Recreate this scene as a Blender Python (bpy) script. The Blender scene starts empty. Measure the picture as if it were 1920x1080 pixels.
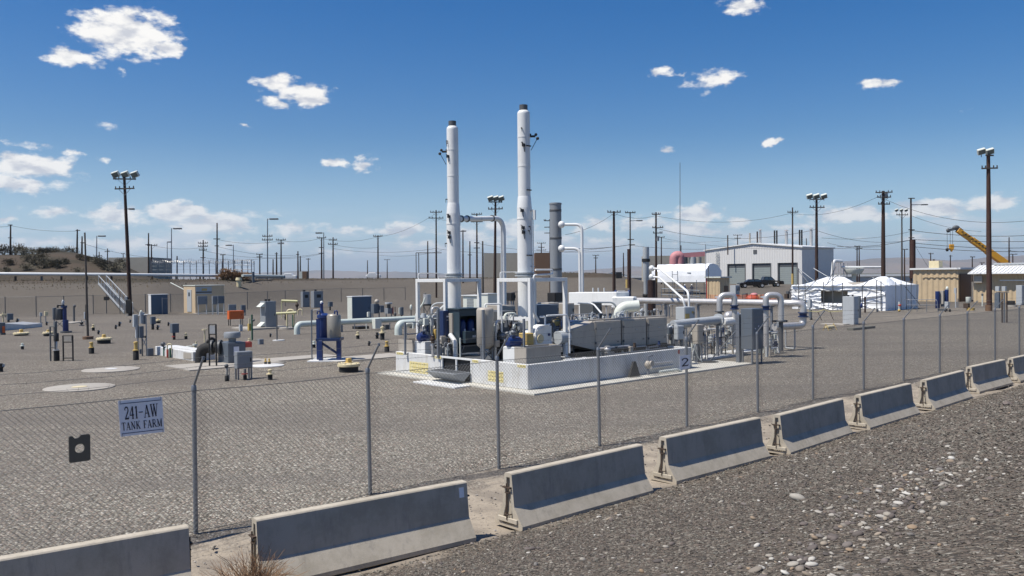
import bpy, math, random
import numpy as np
from mathutils import Vector, Matrix
random.seed(7)
S = bpy.context.scene
COL = S.collection
R = math.radians

# ------------------------------------------------------------------ camera
FPX, PITCH, ROLL, H = 1580.3, 0.013434, 0.009896, 3.7115
THF = 0.82885                                   # heading of the fence line
cp_, sp_, cr_, sr_ = math.cos(PITCH), math.sin(PITCH), math.cos(ROLL), math.sin(ROLL)
fwd = Vector((0, cp_, -sp_)); up0 = Vector((0, sp_, cp_)); rt0 = Vector((1, 0, 0))
camr = rt0 * cr_ - up0 * sr_; camu = rt0 * sr_ + up0 * cr_
cam_d = bpy.data.cameras.new('camera'); cam = bpy.data.objects.new('camera', cam_d); COL.objects.link(cam)
cam_d.sensor_width = 36; cam_d.lens = 36 * FPX / 1920; cam_d.clip_start = .1; cam_d.clip_end = 60000
mw = Matrix((camr, camu, -fwd)).transposed().to_4x4(); mw.translation = (0, 0, H); cam.matrix_world = mw
S.camera = cam

# ------------------------------------------------------------------ light
SUN_EL = R(61); sun_h = Vector((-.931, -.366)).normalized()
sdir = Vector((sun_h.x * math.cos(SUN_EL), sun_h.y * math.cos(SUN_EL), math.sin(SUN_EL)))
sl = bpy.data.lights.new('sun', 'SUN'); sl.energy = 5.0; sl.angle = R(.53); sl.color = (1, .955, .88)
so = bpy.data.objects.new('sun', sl); COL.objects.link(so)
so.rotation_euler = sdir.to_track_quat('Z', 'Y').to_euler(); so.location = (0, 0, 50)
S.view_settings.view_transform = 'Standard'; S.view_settings.look = 'None'
S.view_settings.exposure = .25; S.view_settings.gamma = 1
S.cycles.max_bounces = 5; S.cycles.volume_bounces = 0

# ------------------------------------------------------------------ pixel <-> place
def ray(px, py):
    xs = (px - 960) / FPX; ys = (540 - py) / FPX
    return fwd + camr * xs + camu * ys
def G(px, py, z=0.):
    d = ray(px, py); k = (z - H) / d.z; return Vector((d.x * k, d.y * k, z))
def P(px, py, Y):
    d = ray(px, py); k = Y / d.y; return Vector((d.x * k, Y, H + d.z * k))
UX, UY = math.sin(THF), math.cos(THF)           # u runs along the fence, v away from it
def uv(p): return Vector((p[0] * UX + p[1] * UY, -p[0] * UY + p[1] * UX, p[2] if len(p) > 2 else 0))
def xy(p): return Vector((p[0] * UX - p[1] * UY, p[0] * UY + p[1] * UX, p[2] if len(p) > 2 else 0))
RZ = math.atan2(UY, UX)
def GU(px, py, z=0.): return uv(G(px, py, z))
def HV(px, py, v):                               # point of the plane v = const seen at a pixel
    d = uv(ray(px, py)); k = v / d.y; return Vector((d.x * k, v, H + d.z * k))
def HU(px, py, u):
    d = uv(ray(px, py)); k = u / d.x; return Vector((u, d.y * k, H + d.z * k))

# ------------------------------------------------------------------ world: sky with clouds
w = bpy.data.worlds.new('World'); S.world = w; w.use_nodes = True
w.cycles.sampling_method = 'MANUAL'; w.cycles.sample_map_resolution = 256
nt = w.node_tree; nt.nodes.clear()
def N(t, **k):
    n = nt.nodes.new(t)
    for a, b in k.items(): setattr(n, a, b)
    return n
def L(a, b): nt.links.new(a, b)
def setin(n, i, x):
    if hasattr(x, 'links'): L(x, n.inputs[i])
    else: n.inputs[i].default_value = x
def M(op, a, b=0., c=None, clamp=False):
    n = N('ShaderNodeMath', operation=op, use_clamp=clamp); setin(n, 0, a); setin(n, 1, b)
    if c is not None: setin(n, 2, c)
    return n.outputs[0]
def VM(op, a, b=(0, 0, 0)):
    n = N('ShaderNodeVectorMath', operation=op); setin(n, 0, a); setin(n, 1, b); return n
def MR(x, a, b, c=0., d=1., smooth=True):
    n = N('ShaderNodeMapRange', interpolation_type='SMOOTHSTEP' if smooth else 'LINEAR')
    for i, q in enumerate((x, a, b, c, d)): setin(n, i, q)
    return n.outputs[0]
def MIX(f, a, b, mode='MIX'):
    n = N('ShaderNodeMix', data_type='RGBA', blend_type=mode); setin(n, 0, f); setin(n, 6, a); setin(n, 7, b); return n.outputs[2]
sky = N('ShaderNodeTexSky', sky_type='NISHITA', sun_disc=False, sun_elevation=SUN_EL,
        sun_rotation=math.atan2(sun_h.x, sun_h.y), altitude=200, air_density=1.0, dust_density=.6, ozone_density=2.2)
hs = N('ShaderNodeHueSaturation'); L(sky.outputs[0], hs.inputs['Color']); hs.inputs['Hue'].default_value = .509; hs.inputs['Saturation'].default_value = 1.55; hs.inputs['Value'].default_value = 1.5
tc = N('ShaderNodeTexCoord'); sx = N('ShaderNodeSeparateXYZ'); L(tc.outputs['Generated'], sx.inputs[0])
az = M('ARCTAN2', sx.outputs[0], sx.outputs[1]); el = M('ARCSINE', sx.outputs[2])
ae = N('ShaderNodeCombineXYZ'); L(az, ae.inputs[0]); L(el, ae.inputs[1])
wn = N('ShaderNodeTexNoise', noise_dimensions='3D'); wn.inputs['Scale'].default_value = 34; wn.inputs['Detail'].default_value = 7; wn.inputs['Roughness'].default_value = .62
L(tc.outputs['Generated'], wn.inputs['Vector'])
wv = VM('SUBTRACT', wn.outputs['Color'], (.5, .5, .5)); wv = VM('MULTIPLY', wv.outputs[0], (.035, .02, 0))
aw = VM('ADD', ae.outputs[0], wv.outputs[0]).outputs[0]
CL = [(240, 62, 105, 52, 1.0), (320, 92, 34, 18, .9), (135, 108, 62, 20, .95), (185, 22, 34, 16, .45), (228, 130, 14, 9, .4),
      (520, 155, 52, 22, .95), (575, 178, 58, 28, 1.0), (520, 192, 40, 14, .8), (460, 236, 14, 6, .6), (200, 232, 30, 12, .25),
      (628, 304, 26, 9, .8), (686, 310, 28, 17, .7), (60, 312, 120, 26, .9), (30, 345, 110, 18, .85), (70, 276, 50, 11, .5), (135, 289, 30, 8, .5),
      (187, 299, 14, 9, .5), (1398, 10, 56, 20, .85), (1235, 139, 24, 12, .75), (1280, 137, 14, 6, .5), (1335, 150, 58, 22, .6),
      (1640, 157, 40, 14, .85), (1446, 266, 18, 9, .9), (1246, 284, 20, 9, .7), (840, 25, 12, 12, .2), (1800, 208, 20, 8, .2),
      (100, 398, 52, 14, .6), (8, 412, 20, 9, .8), (225, 402, 70, 26, .95), (330, 398, 80, 24, .9), (400, 420, 130, 30, .7),
      (560, 428, 50, 18, .6), (660, 430, 44, 12, .7), (760, 432, 60, 16, .8), (770, 455, 90, 12, .5), (880, 440, 70, 22, .8), (955, 432, 60, 28, .8),
      (1120, 420, 60, 24, .7), (1200, 418, 60, 20, .8), (1310, 402, 52, 20, .95), (1390, 416, 34, 14, .8), (1290, 430, 110, 16, .6), (1250, 395, 40, 8, .4),
      (1590, 402, 100, 20, .95), (1740, 392, 110, 20, .95), (1870, 375, 58, 20, .95), (1700, 384, 60, 10, .6), (1480, 425, 60, 9, .5),
      (40, 455, 130, 14, .5), (210, 460, 110, 18, .6), (420, 462, 200, 16, .5), (620, 470, 130, 12, .4), (1130, 455, 160, 14, .5), (1420, 452, 160, 14, .4), (1760, 448, 200, 12, .4)]
acc = None
for (px, py, rx, ry, a) in CL:
    d = ray(px, py).normalized(); c0 = (math.atan2(d.x, d.y), math.asin(d.z), 0)
    k = math.cos(c0[0])
    q = VM('SUBTRACT', aw, c0); q = VM('MULTIPLY', q.outputs[0], (FPX / rx / k**2, FPX / ry / k, 0)); q = VM('LENGTH', q.outputs[0])
    val = M('MULTIPLY_ADD', q.outputs['Value'], -a * 1.0, a * 1.19)
    acc = val if acc is None else M('MAXIMUM', acc, val)
n2 = N('ShaderNodeTexNoise'); n2.inputs['Scale'].default_value = 40; n2.inputs['Detail'].default_value = 9; n2.inputs['Roughness'].default_value = .57
mp = N('ShaderNodeMapping'); mp.inputs['Scale'].default_value = (1, 1, 2.2); L(tc.outputs['Generated'], mp.inputs[0]); L(mp.outputs[0], n2.inputs['Vector'])
dens = M('MULTIPLY_ADD', M('SUBTRACT', n2.outputs[0], .5), 1.95, acc)
# a wispy low band close to the horizon
n3 = N('ShaderNodeTexNoise'); n3.inputs['Scale'].default_value = 9; n3.inputs['Detail'].default_value = 9; n3.inputs['Roughness'].default_value = .58
mp3 = N('ShaderNodeMapping'); mp3.inputs['Scale'].default_value = (1, 1, 5.5); L(tc.outputs['Generated'], mp3.inputs[0]); L(mp3.outputs[0], n3.inputs['Vector'])
band = M('MULTIPLY', MR(el, .0, .03), MR(el, .085, .045)); 
bandc = M('MULTIPLY', MR(n3.outputs[0], .49, .64), M('MULTIPLY', band, .6))
cov = MR(dens, .16, .66)
# shade: compare the noise with the noise a little nearer the sun
mp2 = N('ShaderNodeMapping'); mp2.inputs['Scale'].default_value = (1, 1, 2.2); mp2.inputs['Location'].default_value = (-.006, 0, .022)
L(tc.outputs['Generated'], mp2.inputs[0]); n4 = N('ShaderNodeTexNoise'); n4.inputs['Scale'].default_value = 40; n4.inputs['Detail'].default_value = 4; n4.inputs['Roughness'].default_value = .5
L(mp2.outputs[0], n4.inputs['Vector'])
shd = MR(M('ADD', M('SUBTRACT', n2.outputs[0], n4.outputs[0]), M('MULTIPLY', MR(dens, .5, 1.6), -.10)), -.2, .1)
ccol = MIX(shd, (9.6, 9.9, 10.8, 1), (15.6, 15.3, 14.8, 1))
bcol = MIX(.5, (11.4, 12, 13.4, 1), (13.2, 13.2, 13.5, 1))
low = MR(el, .0, .17, 1, 0)
skyc = MIX(M('MULTIPLY', low, .45), hs.outputs[0], (7.4, 11.6, 17.2, 1))
c1 = MIX(bandc, skyc, bcol); c2 = MIX(M('MULTIPLY', cov, M('SUBTRACT', 1.0, M('MULTIPLY', low, .25))), c1, ccol)
bg = N('ShaderNodeBackground'); bg.inputs['Strength'].default_value = .056; L(c2, bg.inputs[0])
wo = N('ShaderNodeOutputWorld'); L(bg.outputs[0], wo.inputs[0])

# ------------------------------------------------------------------ materials
MATS = {}
def newmat(name):
    global nt
    m = bpy.data.materials.new(name); m.use_nodes = True; nt = m.node_tree; nt.nodes.clear()
    b = N('ShaderNodeBsdfPrincipled'); o = N('ShaderNodeOutputMaterial'); L(b.outputs[0], o.inputs[0]); MATS[name] = m
    return m, b
def noise(sc, det=4, rough=.6, vec=None):
    n = N('ShaderNodeTexNoise'); n.inputs['Scale'].default_value = sc; n.inputs['Detail'].default_value = det; n.inputs['Roughness'].default_value = rough
    if vec is not None: L(vec, n.inputs['Vector'])
    return n
def ramp(x, stops):
    n = N('ShaderNodeValToRGB'); setin(n, 0, x); cr = n.color_ramp
    while len(cr.elements) < len(stops): cr.elements.new(.5)
    for e, (p, c) in zip(cr.elements, stops): e.position = p; e.color = (*c, 1)
    return n.outputs[0]
def bump(b, h, s=.3, d=.01):
    n = N('ShaderNodeBump'); n.inputs['Strength'].default_value = s; n.inputs['Distance'].default_value = d; L(h, n.inputs['Height']); L(n.outputs[0], b.inputs['Normal'])
def paint(name, col, rough=.5, metal=0., dirt=.35, dirtcol=None, sc=1.5, bmp=.0, streak=True):
    """painted or bare surface: blotchy tone, vertical run marks and dust"""
    m, b = newmat(name)
    g = N('ShaderNodeNewGeometry'); pos = g.outputs['Position']
    mpn = N('ShaderNodeMapping'); mpn.inputs['Scale'].default_value = (6, 6, .6) if streak else (3, 3, 3); L(pos, mpn.inputs[0])
    a = noise(sc, 5, .65, pos); s2 = noise(1.6, 4, .7, mpn.outputs[0])
    f = M('MULTIPLY', MR(M('ADD', M('MULTIPLY', a.outputs[0], .5), M('MULTIPLY', s2.outputs[0], .5)), .46, .66), dirt)
    dc = dirtcol or tuple(c * .55 + d * .2 for c, d in zip(col, (.3, .25, .18)))
    c = MIX(f, (*col, 1), (*dc, 1)); L(c, b.inputs['Base Color'])
    L(M('MULTIPLY_ADD', a.outputs[0], .25, rough - .1), b.inputs['Roughness']); b.inputs['Metallic'].default_value = metal
    if bmp:
        nn = noise(40, 3, .6, pos); bump(b, nn.outputs[0], bmp, .01)
    return m
white = paint('white_paint', (.72, .72, .70), .42, dirt=.35)
offwhite = paint('off_white_paint', (.62, .64, .57), .5, dirt=.4)
tarp = paint('white_tarp', (.85, .86, .87), .45, dirt=.2, streak=False)
lgrey = paint('light_grey_paint', (.40, .42, .43), .5)
mgrey = paint('grey_paint', (.22, .235, .25), .5)
dgrey = paint('dark_grey_paint', (.085, .09, .095), .5)
slate = paint('blue_grey_paint', (.105, .125, .15), .45)
bluef = paint('blue_shade_front', (.06, .10, .155), .45)  # weather cabinet fronts: their shade is mixed into this blue
steel = paint('stainless_steel', (.56, .54, .52), .36, .5, dirt=.45, sc=3)
taupe = paint('weathered_steel_panel', (.40, .36, .305), .5, .08, dirt=.4)
galv = paint('galvanised_steel', (.215, .23, .255), .5, .6, dirt=.3)
galvd = paint('fence_wire', (.13, .135, .14), .55, .4, dirt=.2)
blue = paint('blue_paint', (.010, .030, .13), .35, dirt=.25)
dblue = paint('dark_blue_paint', (.012, .028, .09), .35, dirt=.2)
yellow = paint('yellow_paint', (.52, .36, .11), .5, dirt=.4)
cream = paint('cream_paint', (.62, .53, .33), .55, dirt=.4)
orange = paint('orange_paint', (.62, .12, .02), .5, dirt=.3)
red = paint('red_paint', (.42, .06, .04), .5)
pink = paint('pink_tarp', (.52, .22, .23), .6)
green = paint('green_paint', (.03, .10, .06), .5)
black = paint('black_paint', (.014, .013, .013), .5, dirt=.2)
blackg = paint('car_paint', (.012, .010, .010), .15, dirt=.1)
rubber = paint('rubber', (.02, .02, .02), .8, dirt=.2)
brown = paint('brown_lagging', (.028, .011, .007), .55, dirt=.3, dirtcol=(.06, .03, .02))
tan = paint('tan_metal', (.52, .40, .25), .5, dirt=.4)
tanl = paint('tan_panel', (.55, .42, .27), .55, dirt=.3)
dtan = paint('brown_metal', (.16, .09, .05), .6)
wood = paint('creosoted_wood', (.035, .016, .010), .8, dirt=.6, dirtcol=(.07, .045, .03))
woodf = paint('weathered_wood', (.07, .06, .05), .8, dirt=.6, dirtcol=(.12, .10, .08))
woodg = paint('wooden_crossarm', (.05, .04, .035), .8)
porc = paint('insulator', (.28, .20, .16), .3)
glass = paint('window_glass', (.03, .05, .07), .08, dirt=.1)
lens_ = paint('lamp_lens', (.13, .16, .15), .2)
signw = paint('sign_face', (.66, .68, .76), .4, dirt=.2)
ink = paint('black_lettering', (.012, .012, .03), .5, dirt=0)
conc = paint('pale_concrete', (.36, .33, .285), .85, dirt=.6, dirtcol=(.24, .21, .175), bmp=.2)
concw = paint('white_concrete', (.60, .60, .585), .7, dirt=.55, dirtcol=(.40, .37, .31), bmp=.15)
bwall = paint('building_siding', (.60, .59, .57), .55, dirt=.15)
door = paint('roller_door', (.27, .30, .29), .5)
cwall = paint('block_wall', (.38, .35, .29), .85, dirt=.3)
rebar = paint('rust', (.062, .04, .028), .8)
rope = paint('yellow_rope', (.62, .56, .25), .6)
shrub = paint('sagebrush_leaf', (.095, .085, .058), .9, dirt=.5, dirtcol=(.17, .14, .095), sc=4, streak=False)
weed = paint('dry_stalk', (.22, .125, .065), .9, dirt=.6, dirtcol=(.42, .29, .16), sc=12, streak=False)

def barrier_mat():
    m, b = newmat('cast_concrete'); g = N('ShaderNodeTexCoord'); pos = g.outputs['Object']
    rnd = N('ShaderNodeObjectInfo').outputs['Random']
    off = N('ShaderNodeCombineXYZ'); L(M('MULTIPLY', rnd, 50.), off.inputs[0]); pv = VM('ADD', pos, off.outputs[0]).outputs[0]
    a = noise(2.2, 6, .7, pv); mpn = N('ShaderNodeMapping'); mpn.inputs['Scale'].default_value = (7, 7, .8); L(pv, mpn.inputs[0]); s2 = noise(1.4, 5, .7, mpn.outputs[0])
    fine = noise(60, 3, .7, pos)
    c = MIX(MR(a.outputs[0], .38, .68), (.47, .415, .33, 1), (.37, .325, .25, 1)); c = MIX(M('MULTIPLY', MR(s2.outputs[0], .5, .72), .5), c, (.27, .24, .20, 1))
    sp = N('ShaderNodeSeparateXYZ'); L(pos, sp.inputs[0])
    c = MIX(M('MULTIPLY', MR(M('ADD', sp.outputs[2], M('MULTIPLY', a.outputs[0], .14)), .16, .06), .55), c, (.42, .35, .26, 1))
    c = MIX(M('MULTIPLY', MR(fine.outputs[0], .62, .75), .35), c, (.18, .17, .15, 1)); L(c, b.inputs['Base Color']); b.inputs['Roughness'].default_value = .9
    bump(b, M('ADD', fine.outputs[0], M('MULTIPLY', a.outputs[0], 2)), .25, .01); return m
bconc = barrier_mat()

def ground_mat():
    m, b = newmat('gravel_ground'); g = N('ShaderNodeNewGeometry'); pos = g.outputs['Position']
    s = N('ShaderNodeSeparateXYZ'); L(pos, s.inputs[0])
    vv = M('ADD', M('MULTIPLY', s.outputs[0], -UY), M('MULTIPLY', s.outputs[1], UX))
    big = noise(.12, 4, .6, pos); mid = noise(1.1, 5, .65, pos); wob = M('MULTIPLY_ADD', M('SUBTRACT', mid.outputs[0], .5), 2.2, vv)
    def stones(scale, cols):
        vo = N('ShaderNodeTexVoronoi'); vo.inputs['Scale'].default_value = scale; L(pos, vo.inputs['Vector'])
        sc = N('ShaderNodeSeparateColor'); L(vo.outputs['Color'], sc.inputs[0])
        return ramp(sc.outputs[0], cols), vo.outputs['Distance'], sc.outputs[1]
    c_in, d_in, r_in = stones(23, [(0, (.06, .058, .05)), (.25, (.16, .15, .13)), (.45, (.25, .225, .195)), (.6, (.38, .29, .235)), (.75, (.30, .295, .25)), (.9, (.50, .46, .385)), (1, (.76, .72, .63))])
    c_in = MIX(M('MULTIPLY', MR(d_in, .3, .75), .62), c_in, (.05, .043, .034, 1)); c_in = MIX(.24, c_in, (.235, .195, .135, 1))
    c_in = MIX(M('MULTIPLY', MR(big.outputs[0], .42, .62), .35), c_in, (.155, .135, .115, 1))
    stm = N('ShaderNodeMapping'); stm.inputs['Scale'].default_value = (.05, .3, 1); L(pos, stm.inputs[0]); trk = noise(1.0, 4, .6, stm.outputs[0])
    c_in = MIX(M('MULTIPLY', MR(trk.outputs[0], .45, .62), .38), c_in, (.135, .117, .10, 1))
    c_in = MIX(M('MULTIPLY', MR(vv, 26, 55), .45), c_in, (.15, .131, .111, 1))
    c_in = MIX(M('MULTIPLY', MR(s.outputs[1], 82, 98), .6), c_in, (.105, .09, .072, 1))
    c_out, d_out, r_out = stones(24, [(0, (.042, .036, .029)), (.35, (.105, .088, .070)), (.6, (.15, .118, .092)), (.85, (.18, .156, .124)), (1, (.33, .30, .25))])
    c_out = MIX(M('MULTIPLY', MR(d_out, .3, .8), .5), c_out, (.045, .038, .03, 1))
    c_out = MIX(M('MULTIPLY', MR(mid.outputs[0], .5, .75), .3), c_out, (.15, .125, .10, 1))
    # sandy strip the barriers stand on
    fn = noise(14, 5, .7, pos)
    sand = MIX(MR(mid.outputs[0], .35, .65), (.36, .305, .235, 1), (.23, .195, .155, 1)); sand = MIX(M('MULTIPLY', MR(fn.outputs[0], .5, .7), .5), sand, (.15, .13, .11, 1))
    inner = MR(wob, 10.9, 12.3); outer = MR(wob, 9.3, 8.75)
    c = MIX(inner, sand, c_in); c = MIX(outer, c, c_out)
    # far: dry plain with patches of green
    yy = MR(s.outputs[1], 118, 150)
    far = MIX(MR(big.outputs[0], .4, .6), (.088, .067, .048, 1), (.062, .052, .036, 1)); zz = MR(s.outputs[2], 2.9, 3.5)
    c = MIX(M('MULTIPLY', yy, MR(s.outputs[0], 30, 10, .35, 1.)), c, far) if False else MIX(M('MULTIPLY', MR(s.outputs[2], 3.2, 3.6), MR(s.outputs[1], 100, 112)), c, far)
    vfar = noise(.0016, 6, .7, pos); farc = MIX(MR(vfar.outputs[0], .4, .6), (.13, .10, .065, 1), (.075, .075, .042, 1))
    c = MIX(MR(s.outputs[1], 350, 600), c, farc)
    L(c, b.inputs['Base Color']); b.inputs['Roughness'].default_value = .95; b.inputs['Specular IOR Level'].default_value = .25
    hin = M('SUBTRACT', M('MULTIPLY', r_in, .8), M('MULTIPLY', d_in, 1.0)); hout = M('SUBTRACT', M('MULTIPLY', r_out, .8), d_out)
    hh = N('ShaderNodeMix', data_type='FLOAT'); setin(hh, 0, inner); setin(hh, 2, M('MULTIPLY', fn.outputs[0], .6)); setin(hh, 3, hin)
    h2 = N('ShaderNodeMix', data_type='FLOAT'); setin(h2, 0, outer); setin(h2, 2, hh.outputs[0]); setin(h2, 3, hout)
    bump(b, h2.outputs[0], .9, .035)
    return m
gmat = ground_mat()
def pebble_mat(name, cols):
    m, b = newmat(name); g = N('ShaderNodeNewGeometry'); c = ramp(g.outputs['Random Per Island'], cols)
    n = noise(45, 3, .6, g.outputs['Position']); c = MIX(M('MULTIPLY', n.outputs[0], .35), c, (.08, .07, .06, 1)); L(c, b.inputs['Base Color']); b.inputs['Roughness'].default_value = .9
    return m
pebm = pebble_mat('pebbles', [(0, (.042, .036, .029)), (.35, (.10, .084, .067)), (.6, (.15, .115, .09)), (.75, (.12, .115, .094)), (.93, (.195, .168, .132)), (.985, (.27, .245, .205)), (1, (.46, .43, .37))])
pebi = pebble_mat('crushed_stone', [(0, (.08, .07, .06)), (.35, (.17, .15, .13)), (.7, (.26, .225, .2)), (.9, (.38, .35, .31)), (1, (.65, .62, .57))])
def hill_mat():
    m, b = newmat('far_hillside'); g = N('ShaderNodeNewGeometry'); n = noise(.0009, 8, .65, g.outputs['Position'])
    c = MIX(MR(n.outputs[0], .4, .62), (.20, .15, .11, 1), (.12, .10, .075, 1)); L(c, b.inputs['Base Color']); b.inputs['Roughness'].default_value = 1; return m
hillm = hill_mat()

grassm = paint('dry_grass_blade', (.13, .10, .06), .9, dirt=.6, dirtcol=(.20, .16, .095), sc=3, streak=False)
# ------------------------------------------------------------------ mesh builder
class MB:
    def __init__(s): s.v = []; s.f = []; s.sm = []
    def add(s, vs, fs, smooth=False):
        o = len(s.v); s.v += [tuple(q) for q in vs]
        for i, f in enumerate(fs):
            s.f.append(tuple(o + j for j in f)); s.sm.append(smooth if isinstance(smooth, bool) else smooth[i])
        return s
    def box(s, c, d, rz=0., m=None):
        hx, hy, hz = d[0] / 2, d[1] / 2, d[2] / 2
        vs = [Vector((x * hx, y * hy, z * hz)) for x in (-1, 1) for y in (-1, 1) for z in (-1, 1)]
        if m is not None: vs = [m @ q for q in vs]
        if rz: r = Matrix.Rotation(rz, 3, 'Z'); vs = [r @ q for q in vs]
        c = Vector(c)
        return s.add([q + c for q in vs], [(0, 1, 3, 2), (4, 6, 7, 5), (0, 4, 5, 1), (2, 3, 7, 6), (0, 2, 6, 4), (1, 5, 7, 3)])
    def bx(s, x0, x1, y0, y1, z0, z1): return s.box(((x0 + x1) / 2, (y0 + y1) / 2, (z0 + z1) / 2), (abs(x1 - x0), abs(y1 - y0), abs(z1 - z0)))
    def bar(s, a, b, wd, ht=None):                # rectangular bar between two points
        a, b = Vector(a), Vector(b); ht = ht or wd; d = (b - a); L_ = d.length; d.normalize()
        upv = Vector((0, 0, 1)) if abs(d.z) < .95 else Vector((0, 1, 0)); sd = d.cross(upv).normalized(); u2 = sd.cross(d)
        vs = [e + sd * (i * wd / 2) + u2 * (j * ht / 2) for e in (a, b) for i, j in ((-1, -1), (1, -1), (1, 1), (-1, 1))]
        return s.add(vs, [(0, 3, 2, 1), (4, 5, 6, 7), (0, 1, 5, 4), (1, 2, 6, 5), (2, 3, 7, 6), (3, 0, 4, 7)])
    def tube(s, pts, r, n=10, caps=True):
        pts = [Vector(p) for p in pts]; rs = r if isinstance(r, (list, tuple)) else [r] * len(pts)
        vs = []; t0 = None; up = None
        for i, p in enumerate(pts):
            t = (pts[min(i + 1, len(pts) - 1)] - pts[max(i - 1, 0)]).normalized()
            if up is None: up = t.cross(Vector((0, 0, 1)) if abs(t.z) < .9 else Vector((1, 0, 0))).normalized()
            else:
                up = (up - t * up.dot(t)); up = up.normalized() if up.length > 1e-6 else t.orthogonal().normalized()
            b2 = t.cross(up)
            for k in range(n):
                a = 2 * math.pi * k / n; vs.append(p + up * (math.cos(a) * rs[i]) + b2 * (math.sin(a) * rs[i]))
        fs = []; m = len(pts)
        for i in range(m - 1):
            for k in range(n): fs.append((i * n + k, i * n + (k + 1) % n, (i + 1) * n + (k + 1) % n, (i + 1) * n + k))
        sm = [n > 4] * len(fs)
        if caps: fs += [tuple(range(n))[::-1], tuple((m - 1) * n + k for k in range(n))]; sm += [False, False]
        return s.add(vs, fs, sm)
    def cyl(s, a, b, r, r2=None, n=16): return s.tube([a, b], [r, r if r2 is None else r2], n)
    def lathe(s, prof, c=(0, 0, 0), n=24, ax='z'):  # prof: (radius, height)
        c = Vector(c); vs = []; fs = []; sm = []
        for r, h in prof:
            for k in range(n):
                a = 2 * math.pi * k / n; x, y = r * math.cos(a), r * math.sin(a)
                vs.append(c + Vector((x, y, h) if ax == 'z' else (h, x, y) if ax == 'x' else (y, h, x)))
        m = len(prof)
        for i in range(m - 1):
            fl = abs(prof[i][1] - prof[i + 1][1]) < 1e-4
            for k in range(n): fs.append((i * n + k, i * n + (k + 1) % n, (i + 1) * n + (k + 1) % n, (i + 1) * n + k)); sm.append(not fl)
        fs += [tuple(range(n))[::-1], tuple((m - 1) * n + k for k in range(n))]; sm += [False, False]
        return s.add(vs, fs, sm)
    def sph(s, c, r, sc=(1, 1, 1), n=12, m=8):
        prof = [(r * math.sin(math.pi * i / m) + 1e-4, -r * math.cos(math.pi * i / m) * sc[2]) for i in range(m + 1)]
        o = len(s.v); s.lathe(prof, (0, 0, 0), n); c = Vector(c)
        for i in range(o, len(s.v)): q = s.v[i]; s.v[i] = (q[0] * sc[0] + c.x, q[1] * sc[1] + c.y, q[2] + c.z)
        return s
    def prism(s, poly, a, b, ax='y'):             # polygon in the plane across axis ax, from a to b
        def mk(p, t): return (p[0], t, p[1]) if ax == 'y' else (t, p[0], p[1]) if ax == 'x' else (p[0], p[1], t)
        n = len(poly); vs = [mk(p, a) for p in poly] + [mk(p, b) for p in poly]
        return s.add(vs, [tuple(range(n)), tuple(range(2 * n - 1, n - 1, -1))] + [(i, i + n, (i + 1) % n + n, (i + 1) % n) for i in range(n)])
    def build(s, name, mat, parent=None, off=(0, 0, 0), bevel=0., seg=1):
        me = bpy.data.meshes.new(name); o_ = Vector(off)
        me.from_pydata([(q[0] - o_.x, q[1] - o_.y, q[2] - o_.z) for q in s.v], [], s.f); me.polygons.foreach_set('use_smooth', s.sm)
        import bmesh
        if len(s.f) < 60000:
            bm = bmesh.new(); bm.from_mesh(me); bmesh.ops.recalc_face_normals(bm, faces=bm.faces); bm.to_mesh(me); bm.free()
        if any(s.sm): me.set_sharp_from_angle(angle=R(50))
        me.materials.append(mat if not isinstance(mat, str) else MATS[mat]); o = bpy.data.objects.new(name, me); COL.objects.link(o)
        if parent: o.parent = parent
        if bevel: md = o.modifiers.new('bevel', 'BEVEL'); md.width = bevel; md.segments = seg; md.limit_method = 'ANGLE'; md.angle_limit = R(50)
        return o
def bend(pts, r, k=5):                            # round the corners of a path
    pts = [Vector(p) for p in pts]; out = [pts[0]]
    for i in range(1, len(pts) - 1):
        a, b, c = pts[i - 1], pts[i], pts[i + 1]; d1 = (a - b); d2 = (c - b); rr = min(r, d1.length * .49, d2.length * .49)
        p0 = b + d1.normalized() * rr; p2 = b + d2.normalized() * rr
        for j in range(k + 1): t = j / k; out.append(p0 * (1 - t)**2 + b * 2 * t * (1 - t) + p2 * t * t)
    out.append(pts[-1]); return out
def tagit(o, label=None, cat=None, group=None, kind=None):
    for k, x in (('label', label), ('category', cat), ('group', group), ('kind', kind)):
        if x: o[k] = x
    return o
class T:
    """a thing: an Empty at its base; parts are authored in the frame's own coordinates
    (frame 'uv': axes along / across the fence, 'xy': world axes). loc=True: relative to the base."""
    def __init__(s, name, label, cat, base, frame='uv', group=None, local=False, rz=0.):
        s.base = Vector(base); s.local = local; o = bpy.data.objects.new(name, None); o.empty_display_size = .2; COL.objects.link(o)
        o.location = xy(s.base) if frame == 'uv' else s.base; o.rotation_euler = (0, 0, (RZ if frame == 'uv' else 0) + rz); s.o = o
        tagit(o, label, cat, group)
    def part(s, name, mb, mat, bevel=0., parent=None, label=None):
        o = mb.build(name, mat, parent or s.o, (0, 0, 0) if s.local else s.base, bevel)
        if label: o['label'] = label
        return o
def single(name, label, cat, mb, mat, base, frame='uv', group=None, local=False, rz=0., bevel=0., kind=None):
    o = mb.build(name, mat, None, (0, 0, 0) if local else base, bevel)
    b = Vector(base); o.location = xy(b) if frame == 'uv' else b; o.rotation_euler = (0, 0, (RZ if frame == 'uv' else 0) + rz)
    return tagit(o, label, cat, group, kind)
def copy_tree(o, parent=None):
    c = o.copy(); COL.objects.link(c); c.parent = parent
    for ch in [q for q in bpy.data.objects if q.parent == o]: copy_tree(ch, c)
    return c
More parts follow.
